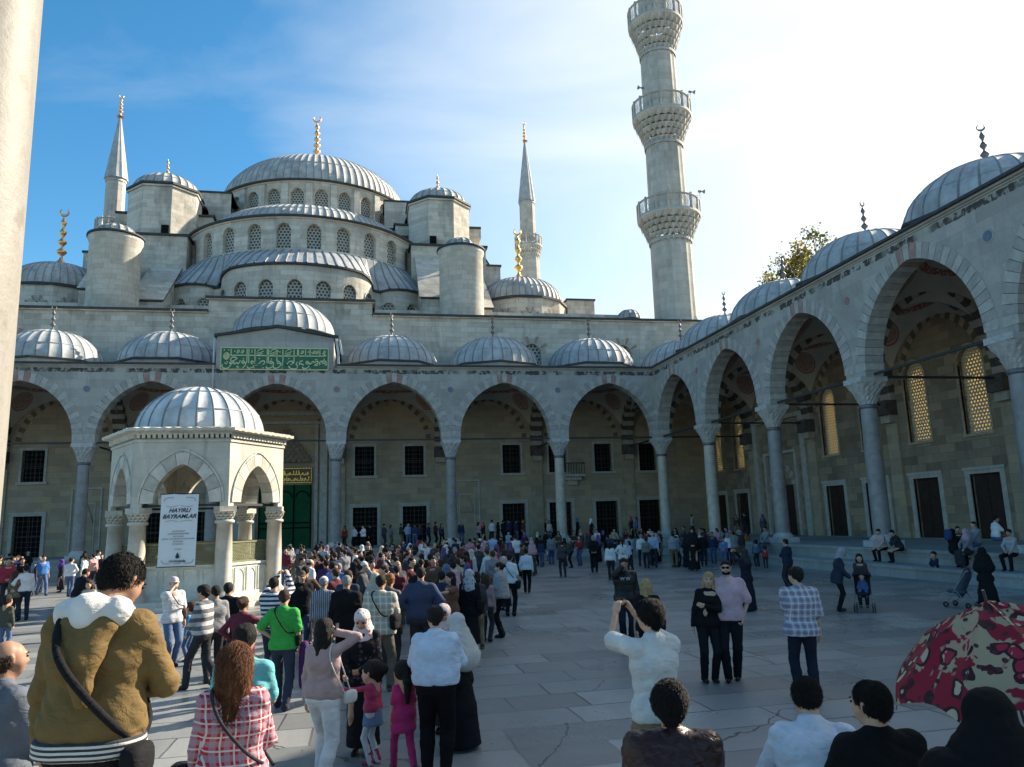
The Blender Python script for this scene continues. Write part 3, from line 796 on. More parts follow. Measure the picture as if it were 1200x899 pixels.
# undulating exedra wall with windows and the sloping lead roof above it
def lobe(an):
    q = an - 1.5 * PI
    f = lambda c_, w_: max(0., 1 - ((q - c_) / w_) ** 2) ** .5 if abs(q - c_) < w_ else 0.
    return f(0, .52), max(f(-1.08, .48), f(1.08, .48))
def Re(an): a_, b_ = lobe(an); return 13.6 + 2.5 * a_ + 2.0 * b_
def Zt(an): a_, b_ = lobe(an); q = abs(an - 1.5 * PI); return 24.9 + 1.0 * min(1, a_ * 1.5) + .35 * min(1, b_ * 1.4)
ws = MB(); A0, A1 = PI - .25, 2 * PI + .25; n = 23; seg = (A1 - A0) / n; wins = []
for k in range(n):
    am = A0 + seg * (k + .5)
    def M(u, w, z, am=am):
        an = am + u / 14.; f = (Zt(an) - 19.5) / 6.; return (XC + (Re(an) - w) * math.cos(an), 28 + (Re(an) - w) * math.sin(an), 19.5 + (z - 19.5) * f)
    hw = seg * 7
    panel(ws, M, -hw, hw, 19.5, 25.5, 0, .58, 23.55, .7, 0, .45, sill=21.7, n=5)
    ring(ws, M, 0, 23.55, .6, .72, .14, -.05, .02, 7, (0,), None, 1)
    f = (Zt(am) - 19.5) / 6.; wins.append((am, 19.5 + 2.2 * f, f))
N = 150
rows = [[], [], []]; rr = []
for i in range(N + 1):
    an = A0 + (A1 - A0) * i / N; c0, s0 = math.cos(an), math.sin(an); z = Zt(an); R_ = Re(an)
    for q, (r_, z_) in enumerate(((R_ - .3, z - .02), (R_ + .24, z), (R_ + .24, z + .2))): rows[q].append((XC + r_ * c0, 28 + r_ * s0, z_))
for i in range(64):
    for o_, rb in ((0, 0), (.0025, .09), (.009, .09), (.0115, 0)):
        an = A0 + (A1 - A0) * i / 64 + o_; c0, s0 = math.cos(an), math.sin(an); z = Zt(an); R_ = Re(an)
        rr.append([(XC + r_ * c0, 28 + r_ * s0, z_ + rb) for r_, z_ in ((R_ + .22, z + .2), (R_ * .6 + 12.6 * .4, z * .62 + 28.6 * .38 + .45), (13.0, 28.35), (12.5, 28.6))])
ws.grid(rows, 1, False)
wo = ws.build('exedra_wall', [MC, LD], mos, (XC, 28, 20))
for am, zb, f in wins:
    rr_ = Re(am) - .3; h = .0001
    tx = (Re(am + .02) * math.cos(am + .02) - Re(am - .02) * math.cos(am - .02), Re(am + .02) * math.sin(am + .02) - Re(am - .02) * math.sin(am - .02))
    lat_window(wo, (XC + rr_ * math.cos(am), 28 + rr_ * math.sin(am), zb), math.atan2(tx[1], tx[0]), 1.3, 2.65, 1.85)
lr = MB(); lr.grid(rr, 0, False)
for q in range(len(lr.m)):
    if (q // 3) % 4 in (0, 1, 2): lr.m[q] = 1
lr.build('exedra_roof', [K['lead'], K['seam']], mos, (XC, 28, 25))
ribbed_dome('exedra_dome', [K['lead_main'], LD], mos, (XC, 28 - 10.9, 25.9), 4.7, 1.9, 26, .05, PI, 2 * PI, 1.0, hw=.06)
# weight towers
for s in (-1, 1):
    cx = XC + s * 14.2; cy = 24.2
    t = MB(); t.prism(ngon((cx, cy), 3.55, 8, PI / 8), 24, 37.0); t.prism(ngon((cx, cy), 3.7, 8, PI / 8), 36.75, 36.95, 0)
    t.prism(ngon((cx, cy), 3.82, 8, PI / 8), 37.0, 37.22, 1)
    tw = t.build('weight_tower', [MO, LD], mos, (cx, cy, 30))
    dm = ribbed_dome('dome', [K['lead_main'], LD], tw, (cx, cy, 37.25), 3.25, 1.95, 24, .05, hw=.08)
    finial('finial', K['gold'], dm, (cx, cy, 39.1), 2.4, .24, 3, False)
    w_ = MB(); w_.box(cx - .35 - s * .9, cx + .35 - s * .9, cy - 3.55, cy - 3.2, 31.2, 32.6); w_.build('opening', K['dark'], tw, (cx, cy - 3.5, 31))
    # stepped buttress body below with sloping lead copings
    b = MB(); o_ = cx + s * .6
    b.box(o_ - 3.9, o_ + 3.9, 19.5, 29, 20, 31.0); b.box(o_ - 4.1, o_ + 4.1, 19.3, 29, 31.0, 31.22, 1)
    xin = cx - s * 2.4
    for (xa, xb, ya, yb, za, zb) in ((o_ - 3.4, o_ - .8, 13.5, 19.5, 29.6, 23.5), (o_ + .8, o_ + 3.4, 13.5, 19.5, 27.6, 22.6)):
        P = [(ya, 19), (yb, 19), (yb, za), (ya, zb)]
        for x in (xa, xb): b.face([(x, p[0], p[1]) for p in P])
        b.face([(xa, ya, 19), (xb, ya, 19), (xb, ya, zb), (xa, ya, zb)])
        for d, m in ((.16, 0),):
            b.face([(xa - d, ya - d, zb + d), (xb + d, ya - d, zb + d), (xb + d, yb, za + d), (xa - d, yb, za + d)], m)
        for x in (xa - .16, xb + .16): b.face([(x, ya - .16, zb), (x, ya - .16, zb + .17), (x, yb, za + .17), (x, yb, za)], 1)
        b.face([(xa - .16, ya - .16, zb), (xb + .16, ya - .16, zb), (xb + .16, ya - .16, zb + .17), (xa - .16, ya - .16, zb + .17)], 1)
    # diagonal wing toward the outside
    P = [(o_, 19), (o_ - s * 0.0, 30.8), (o_ + s * 3.5, 30.8), (o_ + s * 7.5, 24.0), (o_ + s * 7.5, 19)]
    for y in (20.2, 24.5): b.face([(p[0], y, p[1]) for p in P])
    b.face([(o_ + s * 3.5, 20, 30.9), (o_ + s * 7.6, 20, 24.1), (o_ + s * 7.6, 24.7, 24.1), (o_ + s * 3.5, 24.7, 30.9)], 1)
    b.face([(o_ + s * 7.5, 20.2, 19), (o_ + s * 7.5, 24.5, 19), (o_ + s * 7.5, 24.5, 24.05), (o_ + s * 7.5, 20.2, 24.05)])
    b.build('buttress', [MO, LD], mos, (cx, 24, 25))
    # round stair turret
    cx = XC + s * 15.1; cy = 12.3
    t = MB(); t.revolve([(2.08, 19.0), (2.05, 27.3), (2.16, 27.45), (2.2, 27.75), (2.05, 27.8)], (cx, cy, 0), 40, 0)
    t.revolve([(2.05, 27.78), (2.3, 27.8), (2.28, 27.98), (1.55, 28.2)], (cx, cy, 0), 40, 1)
    tt = t.build('stair_turret', [stone('turret_stone', (.48, .45, .38), (.63, .60, .525), 1.0, .45, mode='cyl', R=2.1, stain=.6) if s < 0 else bpy.data.materials['turret_stone'], LD], mos, (cx, cy, 20))
    ribbed_dome('dome', [K['lead_main'], LD], tt, (cx, cy, 28.1), 1.55, 1.0, 14, .07, hw=.16)
    # flying arch block beside the main drum
    b = MB(); bx = XC + s * 11.4
    Mf = lambda u, w, z, bx=bx: (bx + u, 28.0 + w, z)
    panel(b, Mf, -3.0, 3.0, 34.5, 39.4, s * .5, 1.2, 36.9, 1.25, 0, 5, n=8, sill=35.2)
    b.box(-3.1, 3.1, -.12, 5, 39.4, 39.6, 1, Mf)
    P = [(s * 3.0, 39.4), (s * 3.9, 38.9), (s * 4.1, 35), (s * 3.0, 35)]
    for y in (28.02, 33): b.face([(bx + p[0], y, p[1]) for p in P])
    b.face([(bx + s * 3.9, 28, 38.9), (bx + s * 4.1, 28, 35), (bx + s * 4.1, 33, 35), (bx + s * 3.9, 33, 38.9)])
    b.box(-2.5, 2.5, 1.2, 1.3, 35.2, 38.3, 2, Mf)
    b.build('flying_buttress', [MO, LD, K['dark']], mos, (bx, 30, 36))
    # corner dome
    cx = XC + s * 22.4; cy = 20.5
    t = MB(); R_ = 4.85
    t.prism(ngon((cx, cy), R_, 12, PI / 12), 19.5, 24.6)
    t.prism(ngon((cx, cy), R_ + .18, 12, PI / 12), 24.6, 24.82, 1)
    tw = t.build('corner_drum', [MO, LD], mos, (cx, cy, 20))
    dm = ribbed_dome('corner_dome', [K['lead_main'], LD], mos, (cx, cy, 24.9), 4.6, 3.1, 44, .035, hw=.06)
    finial('finial', K['gold2'] if s > 0 else K['gold'], dm, (cx, cy, 27.9), 5.8, .5, 4)
    for k in range(-3, 4):
        an = -PI / 2 + k * PI / 6; rr = R_ * math.cos(PI / 12)
        def Mq(u, w, z, an=an): return (cx + (rr - w) * math.cos(an) - u * math.sin(an), cy + (rr - w) * math.sin(an) + u * math.cos(an), z)
        r = MB()
        pts = [(-.5, 22.3), (.5, 22.3)] + [(x, 22.6 + z) for x, z in arch_pts(.5, .5, 6)[::-1]]
        r.face([Mq(u, -.04, z) for u, z in pts], 0)
        for q_ in range(9):
            a_ = PI * (q_ + .5) / 9; L_ = 1.05 if q_ % 2 else .9
            r.face([Mq(rr_ * math.cos(a_) - t_ * math.sin(a_), -.06, 22.6 + rr_ * math.sin(a_) + t_ * math.cos(a_)) for rr_, t_ in ((.56, -.06), (L_, -.11), (L_, .11), (.56, .06))], 1 + q_ % 2)
        r.build('sunburst_window', [K['lat'], K['vl'], K['vr']], tw, Mq(0, 0, 22.5))
for x0, x1, y0, y1, z in ((-11.3, -8.6, 20, 24, 29.2), (-1.4, 1.6, 20, 24, 25.7), (-60, -56.8, 20, 24, 25.7), (-49.2, -46.5, 20, 24, 29.2)):
    mb = MB(); mb.box(x0, x1, y0, y1, 19.5, z); mb.box(x0 - .12, x1 + .12, y0 - .12, y1 + .12, z, z + .18, 1); mb.build('roof_block', [MO, LD], mos, (x0, 22, 22))
sd = MB(); sd.prism(ngon((3, 13.5), 1.35, 8, PI / 8), 19.5, 21.6); sd.prism(ngon((3, 13.5), 1.5, 8, PI / 8), 21.6, 21.75, 1)
so = sd.build('roof_turret', [MO, LD], mos, (3, 13.5, 20))
ribbed_dome('dome', [K['lead_main'], LD], so, (3, 13.5, 21.8), 1.2, 1.1, 12, .04, hw=.1)
# ------------------------------------------------------------------ minarets
def minaret(loc, label, segs, rings, cone=None, fluted=16, group='minarets', corb=5, cr=.5):
    x, y = loc
    root = thing('minaret', label, 'minaret', (x, y, 0), 0, group)
    mb = MB()
    fl = lambda j: 1.0 if j % 2 == 0 else .965
    for (r0, r1, z0, z1) in segs: mb.revolve([(r0, z0), (r1, z1)], (x, y, 0), fluted * 2, 0, sm=False, rad=fl); mb.revolve([(r1 * 1.05, z1 - .3), (r1 * 1.06, z1), (r1 * .9, z1)], (x, y, 0), 40)
    mb.build('shaft', K['minaret'], root, (x, y, 0))
    for (rs, rb, zc, zp, zt) in rings:       # shaft radius, balcony radius, corbel base, parapet foot, parapet top
        b = MB(); nt = corb; n = 24
        for t in range(nt):
            z0 = zc + (zp - .25 - zc) * t / nt; z1 = zc + (zp - .25 - zc) * (t + 1) / nt
            r0 = rs + (rb - rs) * (t / nt) ** 1.25; r1 = rs + (rb - rs) * ((t + 1) / nt) ** 1.25
            for k in range(n):
                a0 = 2 * PI * (k + .5 * (t % 2)) / n; a1 = a0 + 2 * PI / n; am = (a0 + a1) / 2
                P = lambda r_, a_, z_: (x + r_ * math.cos(a_), y + r_ * math.sin(a_), z_)
                b.face([P(r0, a0, z0), P(r0 - .14, am, z0 + (z1 - z0) * .45), P(r1, am, z1), P(r1, a0, z1)]); b.face([P(r0 - .14, am, z0 + (z1 - z0) * .45), P(r0, a1, z0), P(r1, a1, z1), P(r1, am, z1)])
                # hanging drop
                b.face([P(r1, a0 - .04, z1), P(r1, a0 + .04, z1), P(r1 - .05, a0, z0 - .12)])
                b.face([P(r0 - .14, am, z1 - .02), P(r1, a0, z1), P(r1, a1, z1)])
        b.revolve([(rs * .9, zp - .25), (rb + .06, zp - .25), (rb + .1, zp), (rs * .9, zp)], (x, y, 0), 32)
        b.build('balcony', K['minaret'], root, (x, y, zp))
        q = MB(); h = zt - zp
        q.revolve([(rb + .08, zp), (rb + .08, zp + .12), (rb - .06, zp + .12)], (x, y, 0), 32); q.revolve([(rb - .06, zt - .14), (rb + .1, zt - .14), (rb + .1, zt), (rb - .06, zt)], (x, y, 0), 32)
        np_ = 16
        for k in range(np_):
            a0 = 2 * PI * k / np_
            q.box(-.09, .09, -.09, .09, zp, zt + .14, 0, lambda a, b_, c, a0=a0: (x + (rb + a) * math.cos(a0) - b_ * math.sin(a0), y + (rb + a) * math.sin(a0) + b_ * math.cos(a0), c))
            for i in range(1, 8):             # pierced panel: crossing bars
                for s in (-1, 1):
                    aa = a0 + 2 * PI / np_ * i / 8; ab = aa + s * .5 * 2 * PI / np_
                    if not (a0 - .01 < ab < a0 + 2 * PI / np_ + .01): continue
                    q.face([(x + rb * math.cos(aa - .012), y + rb * math.sin(aa - .012), zp + .1), (x + rb * math.cos(aa + .012), y + rb * math.sin(aa + .012), zp + .1), (x + rb * math.cos(ab + .012), y + rb * math.sin(ab + .012), zt - .1), (x + rb * math.cos(ab - .012), y + rb * math.sin(ab - .012), zt - .1)])
        q.build('parapet', K['minaret'], root, (x, y, zp))
    if cone:
        r_, z0, z1, zf = cone; k = MB(); k.revolve([(r_ * .9, z0 - .1), (r_ * 1.04, z0), (r_, z0 + .15), (r_ * .08, z1)], (x, y, 0), 24, 0, sm=False, rad=lambda j: 1 if j % 2 else .93)
        cn = k.build('spire', K['lead'], root, (x, y, z0)); finial('finial', K['gold'], cn, (x, y, z1 - .2), zf - z1 + .2, r_ * .24, 4)
    return root
mn = minaret((6.65, 10.5), 'tall fluted stone minaret with three visible balconies beside the portico corner',
        [(2.05, 1.98, 14, 29.0), (1.9, 1.82, 31, 39), (1.8, 1.74, 41.5, 49), (1.62, 1.5, 53, 68)],
        [(1.98, 3.0, 28.5, 31.4, 32.9), (1.84, 2.85, 38.8, 42.0, 43.6), (1.74, 2.7, 48.7, 52.4, 54.1)], (1.7, 68, 78, 81))
for z, sgn in ((33.3, 1), (43.9, 1), (43.9, -1), (33.3, -.2)):
    k = MB(); cx = 6.65 + (2.7 if z < 40 else 2.5) * sgn; y_ = 10.5 - 1.6
    k.tube((cx, y_, z - .3), (cx, y_, z + .35), .03); dx = sgn
    rows = []
    for i in range(7):
        f = i / 6; rr = .04 + .18 * f ** 2
        rows.append([(cx + dx * (.1 + .38 * f), y_ + rr * math.cos(q_ * PI / 6), z + .42 + rr * math.sin(q_ * PI / 6)) for q_ in range(12)])
    k.grid(rows, 0, True, close=True); k.tube((cx - .15 * dx, y_, z + .42), (cx + .12 * dx, y_, z + .42), .12)
    k.build('loudspeaker', K['col_grey'], mn, (cx, y_, z))
minaret((-53.0, 40), 'slim stone minaret with conical lead spire, left of the main dome',
        [(1.6, 1.55, 19, 38.4), (1.18, 1.12, 40, 45.6)], [(1.5, 1.95, 37.2, 38.9, 40.1)], (1.34, 45.7, 54.4, 57.2), 12, corb=3)
minaret((6.0, 70), 'distant slim minaret with conical spire, right of the main dome',
        [(1.95, 1.9, 19, 49), (1.42, 1.38, 52, 58.8)], [(1.8, 2.35, 47.6, 50.4, 52.2)], (1.55, 58.9, 71.0, 74.6), 12, corb=4)
# ------------------------------------------------------------------ calligraphy panel on the gable
sg = MB(); sx0, sx1, sz0, sz1 = -32.69, -25.37, 13.80, 15.30
sg.box(sx0, sx1, -.58, -.5, sz0, sz1)
so = sg.build('calligraphy_panel', plain('panel_green', (.028, .15, .085), .6, .3, .2, 2), back, (XC, -.5, 14.5))
fr = MB(); ink = K['ink'] = plain('panel_gold_lettering', (.62, .60, .34), .5, .4, .15, 5)
for x0, x1, z0, z1 in ((sx0 - .06, sx1 + .06, sz1, sz1 + .07), (sx0 - .06, sx1 + .06, sz0 - .07, sz0), (sx0 - .06, sx0, sz0, sz1), (sx1, sx1 + .06, sz0, sz1)): fr.box(x0, x1, -.60, -.5, z0, z1)
fr.build('panel_frame', ink, so, (XC, -.5, 14))
PX = lambda x, y: (sx0 + (x - 85) / (1065 - 85) * (sx1 - sx0), sz1 - (y - 290) / (478 - 290) * (sz1 - sz0))
txt = MB()
def stroke(pts, w=.05, closed=False, wob=.35):
    """flat raised pen stroke through picture points of the panel, Catmull-Rom smoothed"""
    P = [PX(*p) for p in pts]; Q = []
    P2 = [P[0]] + P + [P[-1]]
    for i in range(1, len(P2) - 2):
        p0, p1, p2, p3 = P2[i - 1], P2[i], P2[i + 1], P2[i + 2]
        for k in range(6):
            t = k / 6.
            Q.append(tuple(.5 * (2 * p1[d] + (p2[d] - p0[d]) * t + (2 * p0[d] - 5 * p1[d] + 4 * p2[d] - p3[d]) * t * t + (3 * p1[d] - p0[d] - 3 * p2[d] + p3[d]) * t ** 3) for d in (0, 1)))
    Q.append(P[-1]); L = []
    for i, q in enumerate(Q):
        a = Q[max(0, i - 1)]; b = Q[min(len(Q) - 1, i + 1)]; dx, dz = b[0] - a[0], b[1] - a[1]; l = math.hypot(dx, dz) or 1
        ang = math.atan2(dz, dx); ww = w * (.65 + wob * abs(math.sin(ang - .9)))
        L.append(((q[0] - dz / l * ww, q[1] + dx / l * ww), (q[0] + dz / l * ww, q[1] - dx / l * ww)))
    txt.grid([[(a[0], -.5855, a[1]) for a in l] for l in L], 0, False); 
    txt.grid([[(l[0][0], -.5855, l[0][1]), (l[0][0], -.5795, l[0][1])] for l in L], 0, False); txt.grid([[(l[1][0], -.5855, l[1][1]), (l[1][0], -.5795, l[1][1])] for l in L], 0, False)
W = .042
stroke([(175, 356), (350, 354), (600, 357), (850, 356), (1035, 354), (1028, 340)], .04)
for x in (172, 316, 332, 388, 500, 513, 590, 645, 748, 780, 790, 855, 897, 990): stroke([(x, 296), (x + 1, 370), (x, 425)] if x in (316, 332, 500, 513, 590, 748) else [(x, 296), (x, 362)], .034)
for x0 in (388, 645): stroke([(x0, 362), (x0 + 2, 400), (x0 - 8, 436)], .034)
def wow(x, y, s=1): stroke([(x + 8 * s, y - 2), (x - 10 * s, y - 14), (x - 18 * s, y), (x - 4 * s, y + 10), (x + 12 * s, y), (x + 14 * s, y + 24), (x - 6 * s, y + 46), (x - 40 * s, y + 52), (x - 52 * s, y + 36)], W)
for x in (290, 372, 545, 610, 880): wow(x, 418)
stroke([(960, 432), (1000, 440), (1048, 436), (1060, 424), (1030, 420), (1010, 412), (1035, 398), (1062, 428)], W)                 # opening letters, read from the right
stroke([(1012, 396), (990, 412), (998, 440), (1040, 440)], W)
stroke([(985, 436), (960, 440), (930, 434), (962, 402), (975, 418), (950, 432), (900, 440), (925, 406), (940, 420), (918, 440), (885, 440)], W)
stroke([(830, 400), (806, 406), (800, 424), (822, 430), (842, 440)], W); stroke([(800, 430), (770, 470), (730, 474), (702, 456), (712, 440)], W); stroke([(782, 410), (770, 430), (786, 446), (800, 436)], W)
for x in (720, 462): stroke([(x + 40 - 40, 438), (x - 34, 440), (x - 20, 412), (x + 10, 404), (x + 16, 424), (x - 12, 438), (x - 74, 438), (x - 92, 428)], W)
stroke([(700, 440), (660, 440), (634, 444)], W); stroke([(440, 440), (400, 442), (372, 436)], W)
stroke([(258, 400), (240, 432), (222, 420), (205, 436), (196, 412), (180, 434), (172, 384), (200, 372), (226, 384), (200, 402), (162, 420), (172, 440), (150, 468), (118, 474), (94, 458), (98, 436)], W)
stroke([(280, 470), (240, 470), (226, 450)], W); stroke([(116, 420), (130, 434), (142, 420), (132, 408)], .03)
for x in (440, 560, 700): stroke([(x - 34, 322), (x - 10, 300), (x + 20, 298)], .03); stroke([(x - 38, 336), (x + 2, 326), (x + 30, 312)], .03); stroke([(x - 30, 350), (x + 20, 336)], .028)
for x in (235, 275, 825, 935, 965, 1030): stroke([(x - 16, 330), (x, 334), (x + 12, 318), (x + 2, 306), (x - 8, 318), (x + 6, 328)], .028)
for x, y in ((205, 316), (360, 306), (360, 322), (600, 312), (618, 318), (880, 316), (915, 322), (430, 380), (700, 378), (540, 384), (286, 384), (962, 386), (950, 386), (1030, 380), (110, 306), (150, 306), (900, 470), (640, 466), (466, 466), (382, 466)): stroke([(x - 5, y), (x + 5, y + 4)], .036)
for k in range(26):
    an = k * 2.4; r_ = 3.2 * math.sqrt(k) * 1.4
    if r_ < 26: stroke([(131 + r_ * math.cos(an) - 3, 362 + r_ * math.sin(an)), (131 + r_ * math.cos(an) + 4, 362 + r_ * math.sin(an) + 3)], .04)
stroke([(131 + 26 * math.cos(a_ * .4), 362 + 30 * math.sin(a_ * .4)) for a_ in range(17)], .03)
txt.build('lettering', ink, so, (XC, -.5, 14.5))
# golden inscription above the green curtain
gp = MB(); gp.box(XC - 2.05, XC + 2.05, DP - .2, DP - .0, 6.1, 7.4)
gpo = gp.build('inscription_panel', plain('inscription_dark', (.12, .07, .015), .5, .4), back, (XC, DP, 6.7))
gi = MB(); rnd = random.Random(3)
for s in (6.16, 7.30):
    for k in range(34): x = XC - 1.98 + k * .12; gi.box(x - .03, x + .03, DP - .225, DP - .2, s - .03, s + .05)
for s in (-2.0, 2.0):
    for k in range(9): gi.box(XC + s - .03, XC + s + .03, DP - .225, DP - .2, 6.28 + k * .12, 6.34 + k * .12)
for row in range(2):
    x = XC + 1.8; zc = 6.48 + row * .46
    while x > XC - 1.8:
        k = rnd.choice('aldnw'); pts = []
        if k == 'a': pts = [(x, zc - .16), (x + .01, zc + .2)]; w_ = .07
        elif k == 'l': pts = [(x, zc + .2), (x, zc - .1), (x - .08, zc - .16), (x - .16, zc - .1)]; w_ = .2
        elif k == 'd': pts = [(x, zc + .02), (x - .08, zc - .02), (x - .1, zc - .12), (x + .0, zc - .16)]; w_ = .15
        elif k == 'n': pts = [(x, zc + .0), (x - .02, zc - .12), (x - .14, zc - .18), (x - .24, zc - .1), (x - .24, zc + .04)]; w_ = .28
        else: pts = [(x, zc - .1), (x - .08, zc + .06), (x - .14, zc - .04), (x - .06, zc - .12), (x - .2, zc - .18)]; w_ = .22
        for i in range(len(pts) - 1):
            (xa, za), (xb, zb) = pts[i], pts[i + 1]
            gi.face([(xa, DP - .215, za - .022), (xa, DP - .215, za + .03), (xb, DP - .215, zb + .03), (xb, DP - .215, zb - .022)]); gi.face([(xa - .022, DP - .216, za), (xa + .022, DP - .216, za), (xb + .022, DP - .216, zb), (xb - .022, DP - .216, zb)])
        x -= w_
gi.build('lettering', K['gold2'], gpo, (XC, DP, 6.7))
# ------------------------------------------------------------------ fountain
FX, FY = -29.05, -25.0
fo = thing('fountain', 'domed hexagonal white marble ablution fountain with banner on its front', 'fountain', (FX, FY, 0))
FM = K['fount']
P6 = lambda R: ngon((FX, FY), R, 6, PI / 6 * 0 + PI / 3 * 0)
mb = MB(); fw_ = 3.12; ap = fw_ * math.cos(PI / 6)
sb = MB(); sb.prism(ngon((FX, FY), 3.9, 6), .0, .16); sb.prism(ngon((FX, FY), 3.5, 6), .16, .30); sb.build('plinth', FM, fo, (FX, FY, 0))
face_objs = []
for k in range(6):
    an = -PI / 2 + k * PI / 3
    def M(u, w, z, an=an): return (FX + (ap - w) * math.cos(an) - u * math.sin(an), FY + (ap - w) * math.sin(an) + u * math.cos(an), z)
    f = MB(); hw = fw_ / 2
    panel(f, M, -hw, hw, 3.45, 5.85, 0, 1.28, 3.6, 1.78, 0, .5, n=10)
    f.box(-hw - .02, hw + .02, -.045, .0, 5.72, 5.80, 0, M)
    ring(f, M, 0, 3.6, .92, 1.36, .42, -.03, .47, 9, (1, 2), None, 3)
    ring(f, M, 0, 3.6, 1.36, 1.84, .06, -.05, 0, 9, (1,), None, 3)
    # dentil band and eave
    nd = 18
    for i in range(nd): u = -hw + (i + .5) * 2 * hw / nd; f.box(u - .055, u + .055, -.12, 0, 5.86, 6.02, 1, M)
    f.build('arched_side', [FM, K['vl2'] if 'vl2' in K else K.setdefault('vl2', plain('fountain_voussoir', (.58, .545, .465), .8, .3, .25, 3)), K.setdefault('vl3', plain('fountain_voussoir_worn', (.46, .43, .36), .8, .3, .3, 2.5))], fo, (M(0, 0, 4.5)))
    # corner column
    ca = an + PI / 6; cx = FX + (fw_ - .28) * math.cos(ca); cy = FY + (fw_ - .28) * math.sin(ca)
    c = MB(); c.revolve([(.40, .3), (.40, .42), (.33, .5), (.295, .56), (.29, 1.8), (.26, 2.86), (.33, 2.88), (.34, 2.95), (.29, 2.99)], (cx, cy, 0), 24)
    co_ = c.build('column', K['fcol'] if 'fcol' in K else K.setdefault('fcol', plain('fountain_column_marble', (.50, .46, .39), .5, .4, .3, 1.6)), fo, (cx, cy, 0))
    c = MB()
    for t in range(3):
        for q in range(12):
            a0 = 2 * PI * (q + .5 * (t % 2)) / 12; a1 = a0 + PI / 6; am = (a0 + a1) / 2; z0 = 2.98 + t * .1; z1 = z0 + .1; r0 = .27 + t * .035; r1 = r0 + .045
            Pq = lambda r_, a_, z_: (cx + r_ * math.cos(a_), cy + r_ * math.sin(a_), z_)
            c.face([Pq(r0, a0, z0), Pq(r0 - .04, am, z0 + .03), Pq(r1, am, z1), Pq(r1, a0, z1)]); c.face([Pq(r0 - .04, am, z0 + .03), Pq(r0, a1, z0), Pq(r1, a1, z1), Pq(r1, am, z1)]); c.face([Pq(r1, a0, z1), Pq(r1, a1, z1), (cx, cy, z1)])
    c.prism(ngon((cx, cy), .42, 4, ca + PI / 4), 3.27, 3.46)
    c.build('capital', FM, co_, (cx, cy, 3))
    # tie between the columns
    t = MB(); t.box(-1.3, 1.3, .2, .26, 3.48, 3.56, 0, M); t.build('tie_rod', K['iron'], fo, M(0, .2, 3.5))
    # marble tank panel with carved niches and gilded grille above
    tk = MB(); hw2 = 1.30
    tk.box(-hw2, hw2, .42, .62, .3, 1.38, 0, M); tk.box(-hw2 - .04, hw2 + .04, .36, .66, 1.38, 1.46, 0, M); tk.box(-hw2, hw2, .37, .42, .3, .42, 0, M)
    for i in range(4):
        uc = -hw2 + (i + .5) * 2 * hw2 / 4
        tk.box(uc - .27, uc - .24, .38, .42, .45, 1.3, 0, M); tk.box(uc + .24, uc + .27, .38, .42, .45, 1.3, 0, M); tk.box(uc - .24, uc + .24, .38, .42, 1.27, 1.3, 0, M)
        A = arch_pts(.22, .26, 5)
        for j in range(len(A) - 1):
            (x0, q0), (x1, q1) = A[j], A[j + 1]; tk.face([M(uc + x0, .395, .98 + q0), M(uc + x1, .395, .98 + q1), M(uc + x1, .395, 1.27), M(uc + x0, .395, 1.27)]); tk.face([M(uc + x0, .395, .98 + q0), M(uc + x1, .395, .98 + q1), M(uc + x1, .42, .98 + q1), M(uc + x0, .42, .98 + q0)])
    tk.build('tank_panel', K['tank'] if 'tank' in K else K.setdefault('tank', plain('tank_marble', (.58, .60, .54), .6, .3, .25, 2.2)), fo, M(0, .5, .8))
    g = MB()
    for i in range(27):
        for s in (-1, 1):
            u0 = -1.3 + i * .1; u1 = u0 + s * .76
            a_, b_ = (u0, 1.46), (u1, 2.2)
            if u1 > 1.3: f_ = (1.3 - u0) / .76; b_ = (1.3, 1.46 + .74 * f_)
            if u1 < -1.3: f_ = (u0 + 1.3) / .76; b_ = (-1.3, 1.46 + .74 * f_)
            g.face([M(a_[0] - .024, .5, a_[1]), M(a_[0] + .024, .5, a_[1]), M(b_[0] + .024, .5, b_[1]), M(b_[0] - .024, .5, b_[1])])
        # strands that start above the corner
    for s in (-1, 1):
        for j in range(1, 8):
            z0 = 1.46 + j * .0974; u0 = -s * 1.3; L_ = 2.2 - z0
            g.face([M(u0 - .016, .5, z0), M(u0 + .016, .5, z0), M(u0 + s * (L_ / .74 * .76) + .016, .5, 2.2), M(u0 + s * (L_ / .74 * .76) - .016, .5, 2.2)])
    for z in (1.49, 2.19): g.box(-1.3, 1.3, .47, .53, z - .03, z + .03, 0, M)
    for u in (-1.28, 1.28): g.box(u - .03, u + .03, .47, .53, 1.46, 2.22, 0, M)
    g.build('grille', K['grl'] if 'grl' in K else K.setdefault('grl', plain('bronze_grille', (.22, .22, .13), .5, .4, .3, 6, metal=.4)), fo, M(0, .5, 1.8))
t = MB(); t.prism(ngon((FX, FY), 2.05, 6), .3, 1.35); t.build('basin', K['dark'], fo, (FX, FY, 1))
e = MB()
e.prism(ngon((FX, FY), 3.24, 6), 5.98, 6.1)
rows = [[], [], [], []]
for k in range(6):                               # wavy eave slab
    a0 = k * PI / 3; p0 = Vector((math.cos(a0), math.sin(a0), 0)); p1 = Vector((math.cos(a0 + PI / 3), math.sin(a0 + PI / 3), 0))
    for i in range(24):
        p = p0.lerp(p1, i / 24.); w = .022 * math.sin(i / 24. * 2 * PI * 10)
        for r_, (rr, z) in enumerate(((3.22, 6.05), (3.50, 6.10 + w), (3.50, 6.20 + w), (2.2, 6.36))): rows[r_].append((FX + p.x * rr, FY + p.y * rr, z))
e.grid(rows, 0, False, close=True)
e.build('eave', FM, fo, (FX, FY, 6))
ribbed_dome('dome', [K['lead_pale'], K['lead_pale']], fo, (FX, FY, 6.24), 2.33, 1.88, 24, .028, hw=.07)
